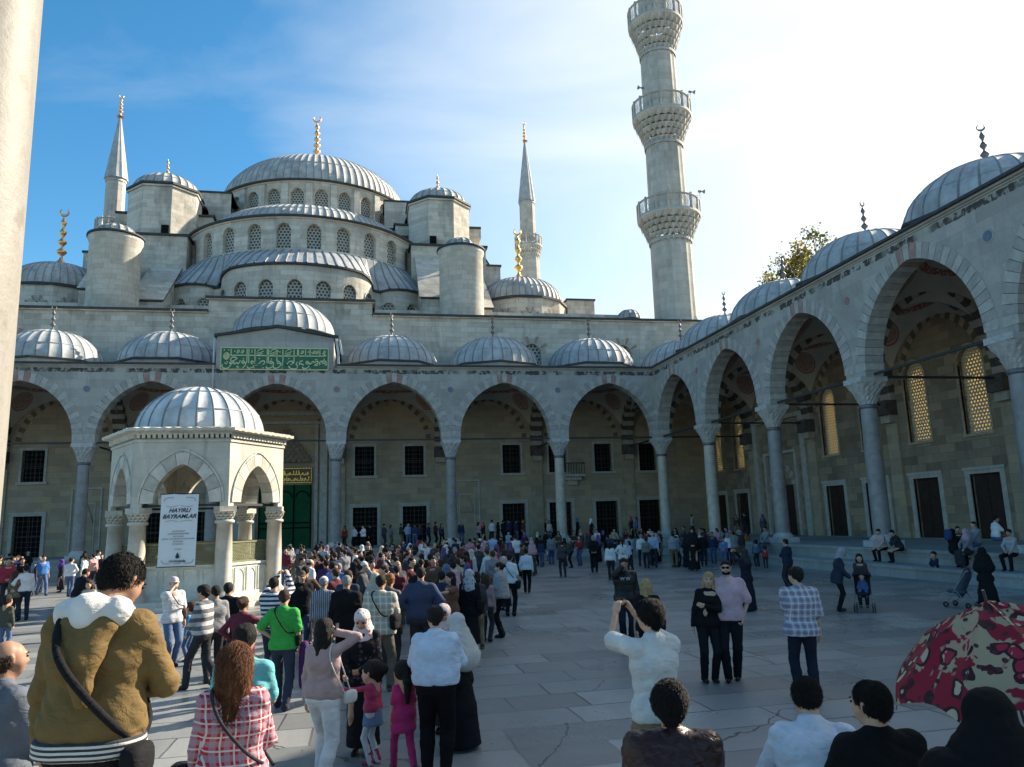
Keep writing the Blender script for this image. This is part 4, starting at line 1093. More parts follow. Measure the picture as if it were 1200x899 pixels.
iv = MB(); iv.revolve([(2.6, 5.8), (2.3, 5.9), (1.9, 6.6), (1.2, 7.3), (.01, 7.7)], (FX, FY, 0), 24); iv.build('inner_dome', plain('fountain_inner_plaster', (.15, .10, .07), .9, .2, .5, 3), fo, (FX, FY, 6))
# ------------------------------------------------------------------ banner on the fountain
bx0, bx1, bz0, bz1, by = -29.55, -28.36, 1.47, 3.88, -28.30
bn = thing('banner', 'white hanging banner with dark lettering on the front of the fountain', 'banner', ((bx0 + bx1) / 2, by, bz0))
m = MB(); rows = []
for j in range(13):
    z = bz0 + (bz1 - bz0) * j / 12; f = j / 12
    rows.append([(bx0 - .03 * (1 - f) + (bx1 - bx0) * i / 8, by + .02 * math.sin(f * 3 + i * .5), z + .02 * math.sin(i)) for i in range(9)])
m.grid(rows, 0, True); m.grid([[(p[0], p[1] + .012, p[2]) for p in r] for r in rows], 0, True)
m.build('cloth', plain('banner_white', (.66, .68, .69), .7, .2, .04, 3), bn, (bx0, by, bz0))
m = MB(); m.tube((bx0 - .06, by, bz0), (bx1 - .0, by, bz0), .015); m.build('rail', K['iron'], bn, (bx0, by, bz0))
m = MB(); m.tube((bx0 - .04, by, bz1 + .01), (bx1 + .04, by, bz1 + .01), .02)
for x in (bx0 + .1, bx1 - .1): m.tube((x, by, bz1), (x, FY - ap + .2, 3.52), .008, None, 5)
m.build('rail', K['iron'], bn, (bx0, by, bz1))
inkd = plain('banner_ink', (.035, .04, .055), .6, .2, .1, 3); inkg = plain('banner_ink_grey', (.16, .17, .19), .6, .2, .1, 3)
def text(s, x, y, z, size, parent, mat, shear=0.0, name='lettering', rot=(PI / 2, 0, 0), align='CENTER', bold=0.0, ext=.002):
    cu = bpy.data.curves.new(name, 'FONT'); cu.body = s; cu.size = size; cu.align_x = align; cu.shear = shear; cu.extrude = ext; cu.offset = bold
    o = bpy.data.objects.new('tmp', cu); COL.objects.link(o)
    dg = bpy.context.evaluated_depsgraph_get(); me = bpy.data.meshes.new_from_object(o.evaluated_get(dg)); bpy.data.objects.remove(o)
    me.materials.clear(); me.materials.append(mat)
    ob = bpy.data.objects.new(name, me); COL.objects.link(ob); ob.parent = parent; ob.location = Vector((x, y, z)) - worg(parent); ob.rotation_euler = rot
    return ob
cx = (bx0 + bx1) / 2; yy = by - .028
text('HAYIRLI', cx, yy, 3.27, .19, bn, inkd, .35, bold=.004); text('BAYRAMLAR', cx, yy, 3.07, .19, bn, inkd, .35, bold=.004)
for i, (s, sz) in enumerate((('BÜTÜN İSLAM', .062), ('ALEMİNİN BAYRAMINI', .066), ('KUTLUYOR', .062), ('SAĞLIK, HUZUR VE MUTLULUKLAR', .066), ('DİLİYORUZ', .06), ('BAYRAM 2011', .062))):
    text(('. ' * 0) + s, cx, yy, 2.62 - i * .085, sz, bn, inkg)
text('İSTANBUL', cx, yy, 2.03, .05, bn, inkg); text('BÜYÜKŞEHİR', cx, yy, 1.62, .085, bn, inkd, bold=.003); text('BELEDİYESİ', cx, yy, 1.555, .045, bn, inkg)
lg = MB(); lgc = (cx, 1.83)
def flat(pts): lg.face([(p[0], yy - .002, p[1]) for p in pts]); 
flat([(lgc[0] + .065 * math.cos(t) * (1 - .0 * t), lgc[1] - .03 + .06 * math.sin(t)) for t in np.linspace(PI, 2 * PI, 10)] + [(lgc[0] + .03, lgc[1] + .06), (lgc[0], lgc[1] + .11), (lgc[0] - .03, lgc[1] + .06)])
for s in (-1, 1):
    for zz, o_ in ((3.47, 1), (2.98, -1)):
        for i in range(8): lg.tube((cx + s * (.03 + i * .05), yy, zz + o_ * .018 * math.cos(i * .7)), (cx + s * (.08 + i * .05), yy, zz + o_ * .018 * math.cos((i + 1) * .7)), .005, None, 4)
    for zz, o_ in ((3.76, 1), (1.58, -1)):
        for i in range(6):
            a0 = i * PI / 12; a1 = a0 + PI / 12
            lg.tube((cx + s * (.38 + .12 * math.sin(a0)), yy, zz + o_ * (-.12 + .12 * math.cos(a0))), (cx + s * (.38 + .12 * math.sin(a1)), yy, zz + o_ * (-.12 + .12 * math.cos(a1))), .007, None, 4)
            lg.tube((cx + s * (.20 + i * .03), yy, zz + o_ * .01 * math.sin(i * 2)), (cx + s * (.23 + i * .03), yy, zz + o_ * .01 * math.sin(i * 2 + 2)), .007, None, 4)
lg.build('emblem', inkd, bn, (cx, yy, 2))
# ------------------------------------------------------------------ pale column at the camera's left
fc = thing('column', 'pale sunlit marble column rising at the left edge beside the steps', 'column', (-25.89, -50.2, 0))
m = MB(); x, y = -25.89, -50.2
m.revolve([(.5, 1.3), (.5, 4), (.485, 7.2)], (x, y, 0), 48)
def nearcol():
    m_ = Mt('near_column_marble_worn', .6, .35)
    v = m_.noise(1.6, 7, .65, scl=(1, 1, .3), dist=1.0); n2 = m_.noise(11, 7, .75); n3 = m_.noise(3.2, 5, .6)
    c = m_.mix(m_.ramp(v, .35, .7), (.27, .255, .225), (.185, .172, .148)); c = m_.mix(m_.ma('MULTIPLY', m_.ramp(n2, .52, .72), .5), c, (.17, .14, .11))
    c = m_.mix(m_.ma('MULTIPLY', m_.ramp(n3, .6, .68), .55), c, (.15, .12, .095)); c = m_.mix(m_.ma('MULTIPLY', m_.ramp(n3, .28, .38), -1.0), c, c)
    return m_.done(c, m_.bump(m_.ma('ADD', m_.ma('MULTIPLY', n2, .6), n3), .5, .02), .55)
NC = nearcol()
m.build('shaft', NC, fc, (x, y, 1))
m = MB(); m.box(x - .7, x + .7, y - .7, y + .7, .3, 1.0); m.revolve([(.68, 1.0), (.7, 1.1), (.6, 1.2), (.54, 1.22), (.58, 1.28), (.5, 1.32)], (x, y, 0), 32); m.build('base', NC, fc, (x, y, 1))
m = MB(); m.revolve([(.485, 7.1), (.55, 7.15), (.55, 7.35), (.5, 7.4), (.62, 7.8), (.8, 8.5), (.8, 8.8)], (x, y, 0), 32); m.build('capital', NC, fc, (x, y, 7))
# ------------------------------------------------------------------ plane tree behind the right arcade
def tree(x, y, h, r, seed):
    rnd = random.Random(seed)
    t = thing('plane_tree', 'plane tree with thinning yellow green crown behind the right arcade roof', 'tree', (x, y, 0))
    m = MB(); tips = []
    def limb(p, d, L, rad, lev):
        q = p + d * L
        if q.x < x - 2.4: return
        m.tube(p, q, rad, rad * .7, 8, cap=False)
        if lev == 0 or rad < .03: tips.append(q); return
        tips.append(p.lerp(q, .7))
        for k in range(3 if lev > 2 else 3):
            nd = (d + Vector((rnd.uniform(-1, 1), rnd.uniform(-1, 1), rnd.uniform(-.3, .8))) * .75).normalized()
            limb(q, nd, L * rnd.uniform(.62, .85), rad * .62, lev - 1)
    limb(Vector((x, y, 0)), Vector((0, 0, 1)), h * .42, .5, 0)
    base = Vector((x, y, h * .42)); tips.clear()
    for k in range(5):
        a = k * 1.257 + .4; limb(base, Vector((math.cos(a) * .30, math.sin(a) * .30, .95)).normalized(), h * .2, .28, 4)
    m.build('trunk', plain('bark', (.16, .13, .10), .9, .2, .4, 4), t, (x, y, 0))
    lf = MB(); cols = 3
    for tp in tips:
        if rnd.random() < .12 or tp.x < x - 2.6: continue
        k_ = rnd.randrange(3); cl = int(rnd.uniform(34, 70))
        for _ in range(cl):
            c = tp + Vector((rnd.gauss(0, .42), rnd.gauss(0, .42), rnd.gauss(0, .34))); s = rnd.uniform(.10, .22)
            a = Vector((rnd.gauss(0, 1), rnd.gauss(0, 1), rnd.gauss(0, 1))).normalized(); b = a.orthogonal().normalized(); e_ = a.cross(b)
            lf.face([c + b * s, c + e_ * s * .7, c - b * s, c - e_ * s * .7], k_ if rnd.random() < .7 else rnd.randrange(3))
    def leaf(n, c):
        q = Mt(n, .6, .3); q.b.inputs['Base Color'].default_value = (*c, 1)
        tr = q.n('ShaderNodeBsdfTranslucent', {'Color': (c[0] * 1.5, c[1] * 1.4, c[2], 1)}); mx = q.n('ShaderNodeMixShader', {0: .35}); q.l(q.b.outputs[0], mx.inputs[1]); q.l(tr.outputs[0], mx.inputs[2]); q.l(mx.outputs[0], q.out.inputs[0]); return q.mat
    lf.build('crown', [leaf('leaf_green', (.07, .10, .025)), leaf('leaf_yellow', (.20, .16, .03)), leaf('leaf_olive', (.10, .11, .03))], t, (x, y, h * .6))
tree(20.9, 10.0, 27.4, 4, 5)
# ------------------------------------------------------------------ people: implicit surfaces
def snet(F, org, h):
    """naive surface nets of a scalar grid (inside < 0) -> verts, quads"""
    I = F < 0; nx, ny, nz = F.shape
    c = np.zeros((nx - 1, ny - 1, nz - 1), np.int8)
    for dx in (0, 1):
        for dy in (0, 1):
            for dz in (0, 1): c += I[dx:nx - 1 + dx, dy:ny - 1 + dy, dz:nz - 1 + dz]
    mk = (c > 0) & (c < 8); ci = np.argwhere(mk)
    if len(ci) == 0: return np.zeros((0, 3)), np.zeros((0, 4), int)
    idx = -np.ones(mk.shape, np.int64); idx[mk] = np.arange(len(ci))
    acc = np.zeros((len(ci), 3)); cnt = np.zeros(len(ci))
    E_ = []
    for a in range(3):
        for p in (0, 1):
            for q in (0, 1):
                s = [0, 0, 0]; o = [k for k in range(3) if k != a]; s[o[0]] = p; s[o[1]] = q; e = list(s); e[a] = 1; E_.append((a, s, e))
    for a, s, e in E_:
        f0 = F[ci[:, 0] + s[0], ci[:, 1] + s[1], ci[:, 2] + s[2]]; f1 = F[ci[:, 0] + e[0], ci[:, 1] + e[1], ci[:, 2] + e[2]]
        m = (f0 < 0) != (f1 < 0); t = np.where(m, f0 / np.where(m, f0 - f1, 1), 0)
        p = np.array(s, float)[None, :].repeat(len(ci), 0); p[:, a] = t
        acc += p * m[:, None]; cnt += m
    V = (ci + acc / cnt[:, None]) * h + np.array(org)
    Q = []
    for a in range(3):
        b_, c_ = [(1, 2), (2, 0), (0, 1)][a]
        sl0 = [slice(None)] * 3; sl1 = [slice(None)] * 3; sl0[a] = slice(0, -1); sl1[a] = slice(1, None)
        A = I[tuple(sl0)]; B = I[tuple(sl1)]; ed = np.argwhere(A != B)
        ed = ed[(ed[:, b_] > 0) & (ed[:, c_] > 0) & (ed[:, b_] < F.shape[b_] - 1) & (ed[:, c_] < F.shape[c_] - 1)]
        if len(ed) == 0: continue
        fl = A[ed[:, 0], ed[:, 1], ed[:, 2]]
        def g(db, dc):
            k = ed.copy(); k[:, b_] -= db; k[:, c_] -= dc; return idx[k[:, 0], k[:, 1], k[:, 2]]
        q = np.stack([g(1, 1), g(0, 1), g(0, 0), g(1, 0)], 1)
        q[~fl] = q[~fl][:, ::-1]; Q.append(q)
    return V, np.concatenate(Q)
class SDF:
    def __init__(s): s.p = []; s.lo = np.full(3, 1e9); s.hi = np.full(3, -1e9); s.k = .03; s.wr = 0; s.cuts = []
    def cap(s, a, b, ra, rb, sq=(1, 1, 1), k=None, sub=False):
        a = np.array(a, float); b = np.array(b, float); s.p.append((a, b, ra, rb, np.array(sq, float), s.k if k is None else k, sub))
        if not sub:
            for q, r in ((a, ra), (b, rb)):
                e = r / np.array(sq); s.lo = np.minimum(s.lo, q - e); s.hi = np.maximum(s.hi, q + e)
        return s
    def pcut(s, p, n): s.p.append((np.array(p, float), np.array(n, float) / np.linalg.norm(n), None, None, None, None, None)); return s
    def cut(s, p, n): s.cuts.append((np.array(p, float), np.array(n, float) / np.linalg.norm(n))); return s
    def mesh(s, h, seed=0):
        lo = s.lo - 2.5 * h - .01; hi = s.hi + 2.5 * h + .01; N = np.ceil((hi - lo) / h).astype(int) + 1
        X, Y, Z = np.meshgrid(*[lo[i] + h * np.arange(N[i]) for i in range(3)], indexing='ij'); P = np.stack([X, Y, Z], -1)
        F = None
        for a, b, ra, rb, sq, k, sub in s.p:
            if ra is None: F = np.maximum(F, (P - a) @ b); continue
            q = P * sq; A = a * sq; B = b * sq; ab = B - A; L = (ab @ ab) + 1e-12
            t = np.clip(((q - A) @ ab) / L, 0, 1); d = np.linalg.norm(q - A - t[..., None] * ab, axis=-1) - (ra + (rb - ra) * t)
            if sub:
                hh = np.clip(.5 - .5 * (F + d) / k, 0, 1); F = F * (1 - hh) + (-d) * hh + k * hh * (1 - hh)
            elif F is None: F = d
            else:
                hh = np.clip(.5 + .5 * (d - F) / k, 0, 1); F = d * (1 - hh) + F * hh - k * hh * (1 - hh)
        if s.wr:
            env = .5 + .5 * np.sin(X * 11 + seed) * np.sin(Z * 9 + seed * 1.7 + Y * 8)
            ph = Z * 34 + 2.6 * np.sin(X * 10 + seed) + 1.4 * np.sin(Y * 12 + seed * 2) + .8 * np.sin(X * 27 + Z * 15)
            ph2 = X * 24 + Z * 16 + 2.0 * np.sin(Z * 13 + seed) + Y * 10
            F = F + s.wr * 1.2 * env ** 2 * (1 - 2.2 * np.abs(np.sin(ph * .9)) ** .5) + s.wr * .8 * (1 - env) * (1 - 2 * np.abs(np.sin(ph2 * .85)) ** .6) + s.wr * .35 * np.sin(Z * 83 + 3 * np.sin(X * 31 + seed)) * np.sin(X * 47 + 2 * np.sin(Y * 50))
        for p_, n_ in s.cuts: F = np.maximum(F, (P - p_) @ n_)
        return snet(F, lo, h)
def join(parts):
    V = []; Q = []; n = 0
    for v, q in parts: V.append(v); Q.append(q + n); n += len(v)
    return np.concatenate(V), np.concatenate(Q)
def mkmesh(name, VQ, mat, parent, mats=None, mi=None):
    V, Q = VQ; me = bpy.data.meshes.new(name)
    me.vertices.add(len(V)); me.vertices.foreach_set('co', V.astype(np.float32).ravel())
    me.loops.add(len(Q) * 4); me.loops.foreach_set('vertex_index', Q.astype(np.int32).ravel())
    me.polygons.add(len(Q)); me.polygons.foreach_set('loop_start', np.arange(len(Q), dtype=np.int32) * 4); me.polygons.foreach_set('loop_total', np.full(len(Q), 4, np.int32))
    me.update(calc_edges=True); me.polygons.foreach_set('use_smooth', [True] * len(Q))
    for m in (mats or [mat]): me.materials.append(m)
    if mi is not None: me.polygons.foreach_set('material_index', mi)
    o = bpy.data.objects.new(name, me); COL.objects.link(o)
    if parent: o.parent = parent
    return o
def rotm(rx=0, ry=0, rz=0): return np.array(Euler((rx, ry, rz)).to_matrix())
# canonical hand: wrist at the origin, fingers along +z, palm facing +y, thumb towards +x
def hand_mesh(curl, h=.0065):
    s = SDF(); s.k = .010
    s.cap((0, 0, -.03), (0, 0, .01), .025, .024, (1, 1.25, 1)); s.cap((-.016, 0, .02), (-.022, .002, .075), .018, .014); s.cap((.012, 0, .02), (.020, .002, .078), .019, .014); s.cap((0, .0, .03), (0, 0, .08), .018, .013)
    for i, (x, l) in enumerate(((.027, .070), (.009, .079), (-.010, .073), (-.027, .058))):
        p = np.array((x, .002, .082)); a = .15 + curl * .5; d = None
        for j, f in enumerate((.45, .31, .24)):
            q = p + l * f * np.array((x * .8, math.sin(a), math.cos(a))); s.cap(p, q, .0095 - .001 * j, .0088 - .001 * j, k=.004); p = q; a += curl * (.9 - .15 * j)
    s.cap((.022, .006, .018), (.046, .018, .048), .014, .011, k=.012); s.cap((.046, .018, .048), (.050 - .01 * curl, .030 + .01 * curl, .082), .0105, .0085, k=.004)
    return s.mesh(h)
HAND = {'relax': hand_mesh(.45), 'grip': hand_mesh(1.15), 'open': hand_mesh(.12)}
def place_hand(kind, wrist, dirv, palm, left, sc=1.0):
    V, Q = HAND[kind]; V = V * sc
    if left: V = V * np.array((-1, 1, 1)); Q = Q[:, ::-1]
    z = np.array(dirv, float); z /= np.linalg.norm(z); y = np.array(palm, float); y -= z * (y @ z); y /= (np.linalg.norm(y) + 1e-9); x = np.cross(y, z)
    return V @ np.stack([x, y, z]) + np.array(wrist), Q
# canonical head: centre of the skull at the origin, face towards +y
def head_mesh(h=.0085, fem=False):
    s = SDF(); s.k = .03
    s.cap((0, -.018, .028), (0, .008, .022), .088, .082, (1.12, 1, .98)); s.cap((0, .022, -.03), (0, .034, -.078), .060, .036 if fem else .042, (1.05, 1, 1), k=.05)
    s.cap((-.02, .05, -.06), (.02, .05, -.06), .033, .033, k=.03)
    s.cap((0, .088, .012), (0, .106, -.022), .010, .014, k=.015); s.cap((-.013, .098, -.026), (.013, .098, -.026), .008, .008, k=.012)
    s.cap((-.034, .082, .030), (.034, .082, .030), .012, .012, k=.02)                       # brow
    for x in (-1, 1):
        s.cap((x * .036, .068, -.02), (x * .045, .05, -.03), .022, .02, k=.03)
        s.cap((x * .034, .100, .010), (x * .034, .098, .010), .010, .010, k=.014, sub=True)
        s.cap((x * .080, -.006, -.012), (x * .089, -.014, .020), .012, .016, (1.8, 1, 1), k=.006)
    s.cap((-.017, .090, -.051), (.017, .090, -.051), .0085, .0085, k=.007); s.cap((-.013, .088, -.062), (.013, .088, -.062), .009, .009, k=.007)
    s.cap((0, -.03, -.09), (0, -.03, -.17), .052 if fem else .058, .055 if fem else .066, k=.035)
    return s.mesh(h)
HEADM = {False: head_mesh(), True: head_mesh(fem=True)}
def hair_mesh(style, h=.010):
    s = SDF(); s.k = .03
    if style == 'short':
        s.cap((0, -.026, .040), (0, -.006, .044), .096, .086, (1.08, 1, .98)); s.cap((0, -.07, -.01), (0, -.065, -.045), .045, .03, k=.04)
        s.cap((0, .11, -.03), (0, .10, -.10), .092, .12, k=.02, sub=True)
    elif style == 'thick':
        s.cap((0, -.03, .050), (0, .0, .056), .106, .094, (1.04, 1, 1)); s.cap((0, -.075, .0), (0, -.07, -.05), .055, .036, k=.04); s.cap((-.03, .05, .085), (.04, .05, .088), .03, .03)
        s.cap((0, .12, -.02), (0, .11, -.10), .095, .12, k=.02, sub=True); s.wr = .008
    elif style == 'bald':
        s.cap((-.062, -.03, -.002), (-.058, -.055, -.03), .034, .03); s.cap((.062, -.03, -.002), (.058, -.055, -.03), .034, .03); s.cap((-.045, -.085, -.01), (.045, -.085, -.01), .036, .036)
        s.cap((0, .11, -.03), (0, .11, -.10), .09, .12, k=.02, sub=True)
    elif style in ('long', 'bob', 'tail', 'bun'):
        s.cap((0, -.028, .042), (0, -.004, .046), .100, .090, (1.06, 1, 1))
        s.cap((0, .125, -.03), (0, .115, -.16), .092, .12, k=.02, sub=True)
        if style == 'long':
            s.cap((-.05, -.05, -.02), (-.07, -.06, -.24), .06, .045); s.cap((.05, -.05, -.02), (.07, -.06, -.24), .06, .045); s.cap((0, -.07, -.03), (0, -.085, -.30), .07, .055); s.wr = .005
        if style == 'bob': s.cap((-.05, -.045, -.02), (-.065, -.04, -.15), .058, .045); s.cap((.05, -.045, -.02), (.065, -.04, -.15), .058, .045); s.cap((0, -.07, -.03), (0, -.08, -.17), .068, .05); s.wr = .004
        if style == 'tail': s.cap((0, -.11, .02), (0, -.14, -.05), .035, .035); s.cap((0, -.14, -.05), (0, -.13, -.24), .038, .018)
        if style == 'bun': s.cap((0, -.115, .05), (0, -.13, .05), .05, .05); s.cap((0, -.07, -.01), (0, -.065, -.05), .05, .035)
    elif style == 'cap':
        s.cap((0, -.020, .048), (0, .0, .052), .098, .092, (1.06, 1, 1)); s.cut((0, 0, .022), (0, 0, -1)); s.cap((0, .09, .035), (0, .125, .028), .062, .05, (1, 1, 5), k=.01)
    elif style == 'skull':
        s.cap((0, -.02, .046), (0, -.01, .052), .098, .094, (1.06, 1, 1)); s.cut((0, 0, .04), (0, .15, -1))
    elif style == 'scarf':
        s.cap((0, -.026, .036), (0, .008, .036), .108, .099, (1.06, 1, .98)); s.cap((0, -.02, -.06), (0, .0, -.14), .088, .098); s.cap((0, .0, -.14), (0, .01, -.21), .105, .14, (.85, 1.1, 1))
        s.cap((0, -.08, -.10), (0, -.10, -.26), .08, .12, (.75, 1.6, 1), k=.05)
        s.cap((0, .135, -.005), (0, .135, -.035), .076, .066, k=.02, sub=True); s.wr = .004
    elif style == 'scarflong':
        s.cap((0, -.026, .036), (0, .008, .036), .110, .101, (1.06, 1, .98)); s.cap((0, -.02, -.06), (0, .0, -.14), .092, .11); s.cap((0, -.02, -.14), (0, -.03, -.40), .14, .20, (.72, 1.25, 1), k=.06)
        s.cap((0, .135, -.005), (0, .135, -.035), .076, .066, k=.02, sub=True); s.wr = .006
    elif style == 'hood':
        s.cap((0, -.035, .036), (0, .0, .036), .118, .108, (1.02, 1, .98)); s.cap((0, -.04, -.06), (0, -.02, -.15), .10, .12)
        s.cap((0, .135, .0), (0, .135, -.045), .088, .08, k=.02, sub=True); s.wr = .004
    if not s.wr and style not in ('cap', 'skull', 'scarf'): s.wr = .0035
    return s.mesh(h, 2.)
HAIR = {}
def hair_get(st):
    if st not in HAIR: HAIR[st] = hair_mesh(st)
    return HAIR[st]
def strands(V, hc_, n, ln, down, seed, wd=.0028):
    rg = np.random.RandomState(seed); c = np.array(hc_)
    i = rg.randint(0, len(V), n); P = V[i]; N = P - c; N[:, 2] *= .6; N /= np.linalg.norm(N, axis=1)[:, None]
    D = np.array((0, -.35, -1.)) * down + rg.normal(0, .45, (n, 3)); D -= N * (D * N).sum(1)[:, None] * .85; D /= np.linalg.norm(D, axis=1)[:, None]
    S = np.cross(D, N); S /= (np.linalg.norm(S, axis=1)[:, None] + 1e-6); L = ln * rg.uniform(.5, 1.2, n)[:, None]
    a = P + N * .001; m = P + D * L * .5 + N * rg.uniform(.003, .010, n)[:, None]; e = P + D * L + N * rg.uniform(-.002, .012, n)[:, None]
    Vv = np.concatenate([a - S * wd, a + S * wd, m + S * wd, m - S * wd, e + S * wd * .3, e - S * wd * .3]); k = np.arange(n)
    return Vv, np.concatenate([np.stack([k, k + n, k + 2 * n, k + 3 * n], 1), np.stack([k + 3 * n, k + 2 * n, k + 4 * n, k + 5 * n], 1)])
def ik(a, t, l1, l2, hint):
    a = np.array(a, float); t = np.array(t, float); d = t - a; L = np.linalg.norm(d)
    if L > (l1 + l2) * .995: t = a + d / L * (l1 + l2) * .995; d = t - a; L = np.linalg.norm(d)
    L = max(L, abs(l1 - l2) + .02)
    u = d / np.linalg.norm(d); h = np.array(hint, float); h = h - u * (h @ u); h /= (np.linalg.norm(h) + 1e-9)
    x = (l1 * l1 - l2 * l2 + L * L) / (2 * L); y = math.sqrt(max(0, l1 * l1 - x * x))
    return a + u * x + h * y, t
# hand presets: target of the right hand in the upright body frame (x outwards), elbow hint, hand shape, palm, finger direction
HP = {
 'side': ((.25, .03, .80), (.5, -.6, 0), 'relax', (-1, .2, 0), (0, .15, -1)),
 'sidefwd': ((.24, .16, .84), (.5, -.6, 0), 'relax', (-1, .2, 0), (0, .3, -1)),
 'sideback': ((.24, -.14, .83), (.5, -.8, .2), 'relax', (-1, .2, 0), (0, -.2, -1)),
 'front': ((.03, .25, 1.02), (.8, -.3, -.4), 'grip', (-.2, -.8, .1), (-1, .1, 0)),
 'hip': ((.17, .03, 1.02), (1, -.6, .1), 'relax', (-1, 0, .2), (-.4, .4, -.8)),
 'back': ((.02, -.17, .98), (1, -.3, 0), 'relax', (0, -1, 0), (-1, 0, 0)),
 'ear': ((.105, .06, 1.58), (.8, .1, -.8), 'grip', (-1, .1, 0), (-.1, -.1, 1)),
 'mouth': ((.06, .16, 1.55), (.8, .1, -.8), 'grip', (-.4, -1, 0), (-.5, -.2, 1)),
 'photo': ((.085, .36, 1.62), (.7, .1, -.8), 'grip', (-.6, .3, 0), (-.2, .1, 1)),
 'photohi': ((.09, .34, 1.72), (.7, .1, -.8), 'grip', (-.6, .3, 0), (-.2, .1, 1)),
 'read': ((.06, .27, 1.18), (.7, -.4, -.5), 'grip', (0, -.6, 1), (-.3, .8, .4)),
 'fold': ((-.10, .20, 1.20), (.9, -.1, -.3), 'relax', (0, -1, 0), (-1, .2, .1)),
 'pocket': ((.19, .06, .90), (.8, -.7, 0), 'grip', (-1, 0, 0), (0, .3, -1)),
 'bag': ((.24, .08, .88), (.7, -.6, .1), 'grip', (-1, 0, 0), (0, .1, -1)),
 'point': ((.30, .52, 1.35), (.5, -.3, -.6), 'open', (0, 0, -1), (.3, 1, .1)),
 'high': ((.28, .16, 1.86), (.6, .3, 0), 'open', (0, 1, 0), (0, 0, 1)),
 'knee': ((.14, .36, .60), (.8, -.2, .3), 'relax', (0, 0, -1), (-.2, .9, -.4)),
 'lap': ((.06, .30, .62), (.9, -.2, .2), 'grip', (0, -.5, -.5), (-.7, .6, -.2)),
 'chin': ((.05, .20, 1.42), (.6, .1, -.8), 'grip', (-.4, -1, 0), (-.4, 0, 1)),
 'hold': ((.16, .30, .98), (.5, -.6, -.3), 'grip', (-.8, 0, .2), (0, 1, -.1)),
 'wide': ((.34, .16, 1.05), (.8, -.5, -.2), 'relax', (-.6, 0, -.6), (.2, .8, -.4)),
 'shoulder': ((.34, .30, 1.42), (.6, -.1, -.6), 'relax', (0, 0, -1), (.2, 1, 0)),
}
def person_geo(o):
    """o: dict of pose and dress -> dict of meshes in metres, standing on z=0, facing +y"""
    g = lambda k, d=None: o.get(k, d)
    H = g('h', 1.75); fem = g('fem', False); child = H < 1.35
    s = H / 1.75; hd = (1.0 if not child else 1.22) * g('hs', 1.0)
    bw = g('bulk', 1.0); res = g('res', .016); sh = (.150 if fem else .172) * (1 if not child else .92) * (.5 + .5 * bw)
    sit = g('sit'); hipz = .93 if not sit else g('sitz', .45) + .10
    hipc = np.array((g('hipx', 0.), 0., hipz)); lean = math.radians(g('lean', 0)); side = math.radians(g('side', 0))
    up = np.array((math.sin(side), math.sin(lean), math.cos(lean) * math.cos(side))); up /= np.linalg.norm(up)
    tw = math.radians(g('twist', 0))
    R = rotm(-lean, side, 0) @ rotm(0, 0, tw)
    T = lambda p: R @ (np.array(p, float) - np.array((0, 0, .93))) + hipc          # upright frame -> leaned torso
    chest = T((0, .0, 1.30)); neck = T((0, -.01, 1.45)); S_ = [T((-sh, -.01, 1.385)), T((sh, -.01, 1.385))]
    hyaw, hp = math.radians(g('hyaw', 0)), math.radians(g('hpitch', 0))
    Rh = R @ rotm(0, 0, hyaw) @ rotm(-hp, 0, 0)
    nb = T((0, 0.0, 1.475)); headc = nb + Rh @ np.array((0, .028, .128))
    if child: headc = nb + Rh @ np.array((0, .025, .135))
    arms = []
    for i, sg in ((0, -1), (1, 1)):
        hpz = g('armL' if i == 0 else 'armR', 'side'); spec = HP[hpz] if isinstance(hpz, str) else hpz
        t, hint, shape, palm, fd = spec; m = np.array((sg, 1, 1)); t = np.array(t) * m
        tt = T(t) if not (sit and isinstance(hpz, str) and hpz in ('knee', 'lap')) else t + np.array((0, 0, hipz - .55))
        e, w = ik(S_[i], tt, .285, .255, R @ (np.array(hint) * m)); arms.append((S_[i], e, w, shape, R @ (np.array(palm) * m), R @ (np.array(fd) * m) if isinstance(hpz, str) or True else fd, sg))
    legs = []
    ft = g('feet', ((-.10, 0.02, 0), (.10, -.02, 0))); kh = g('kneehint', ((-.15, 1, 0), (.15, 1, 0)))
    for i, sg in ((0, -1), (1, 1)):
        hj = hipc + np.array((sg * .088, 0, -.03)); f = np.array(ft[i], float) + np.array((0, -.03, .085))
        k, a = ik(hj, f, .44, .42, kh[i]); legs.append((hj, k, a, sg, g('toe', (0, 0))[i]))
    out = {}
    # --- skin
    B = SDF(); B.k = .035
    B.cap(T((0, 0, .98)), T((0, 0, 1.12)), .115, .10, (.8, 1.1, 1)); B.cap(T((0, 0, 1.12)), T((0, 0, 1.34)), .10, .12, (.75, 1.15, 1)); B.cap(S_[0], S_[1], .045, .045); B.cap(neck, nb + Rh @ np.array((0, 0, .04)), .052 * (1 if not child else .85), .046)
    aw = (.78 if fem else .92) * (.5 + .5 * bw) * (.85 if child else 1)
    for a, e, w, shp, palm, fd, sg in arms: B.cap(a, e, .044 * aw, .036 * aw, k=.02); B.cap(e, w, .037 * aw, .024, k=.012)
    for hj, k, a, sg, toe in legs: B.cap(hj, k, .078, .05, k=.02); B.cap(k, k * .6 + a * .4, .05, .052, k=.012); B.cap(k * .6 + a * .4, a, .05, .034, k=.012); B.cap(a - np.array((0, 0, .03)), a + np.array((toe * .05, .11, -.06)), .03, .024, k=.01)
    parts = [B.mesh(max(res, .014))]
    V, Q = HEADM[fem]; parts.append(((V * hd / s * (.92 if fem else .96)) @ Rh.T + headc, Q))
    for a, e, w, shp, palm, fd, sg in arms:
        d = (w - e) / np.linalg.norm(w - e); dd = d * .45 + np.array(fd) / np.linalg.norm(fd) * .55
        parts.append(place_hand(shp, w, dd, palm, sg < 0, .92 if fem else 1.0))
    out['body'] = join(parts)
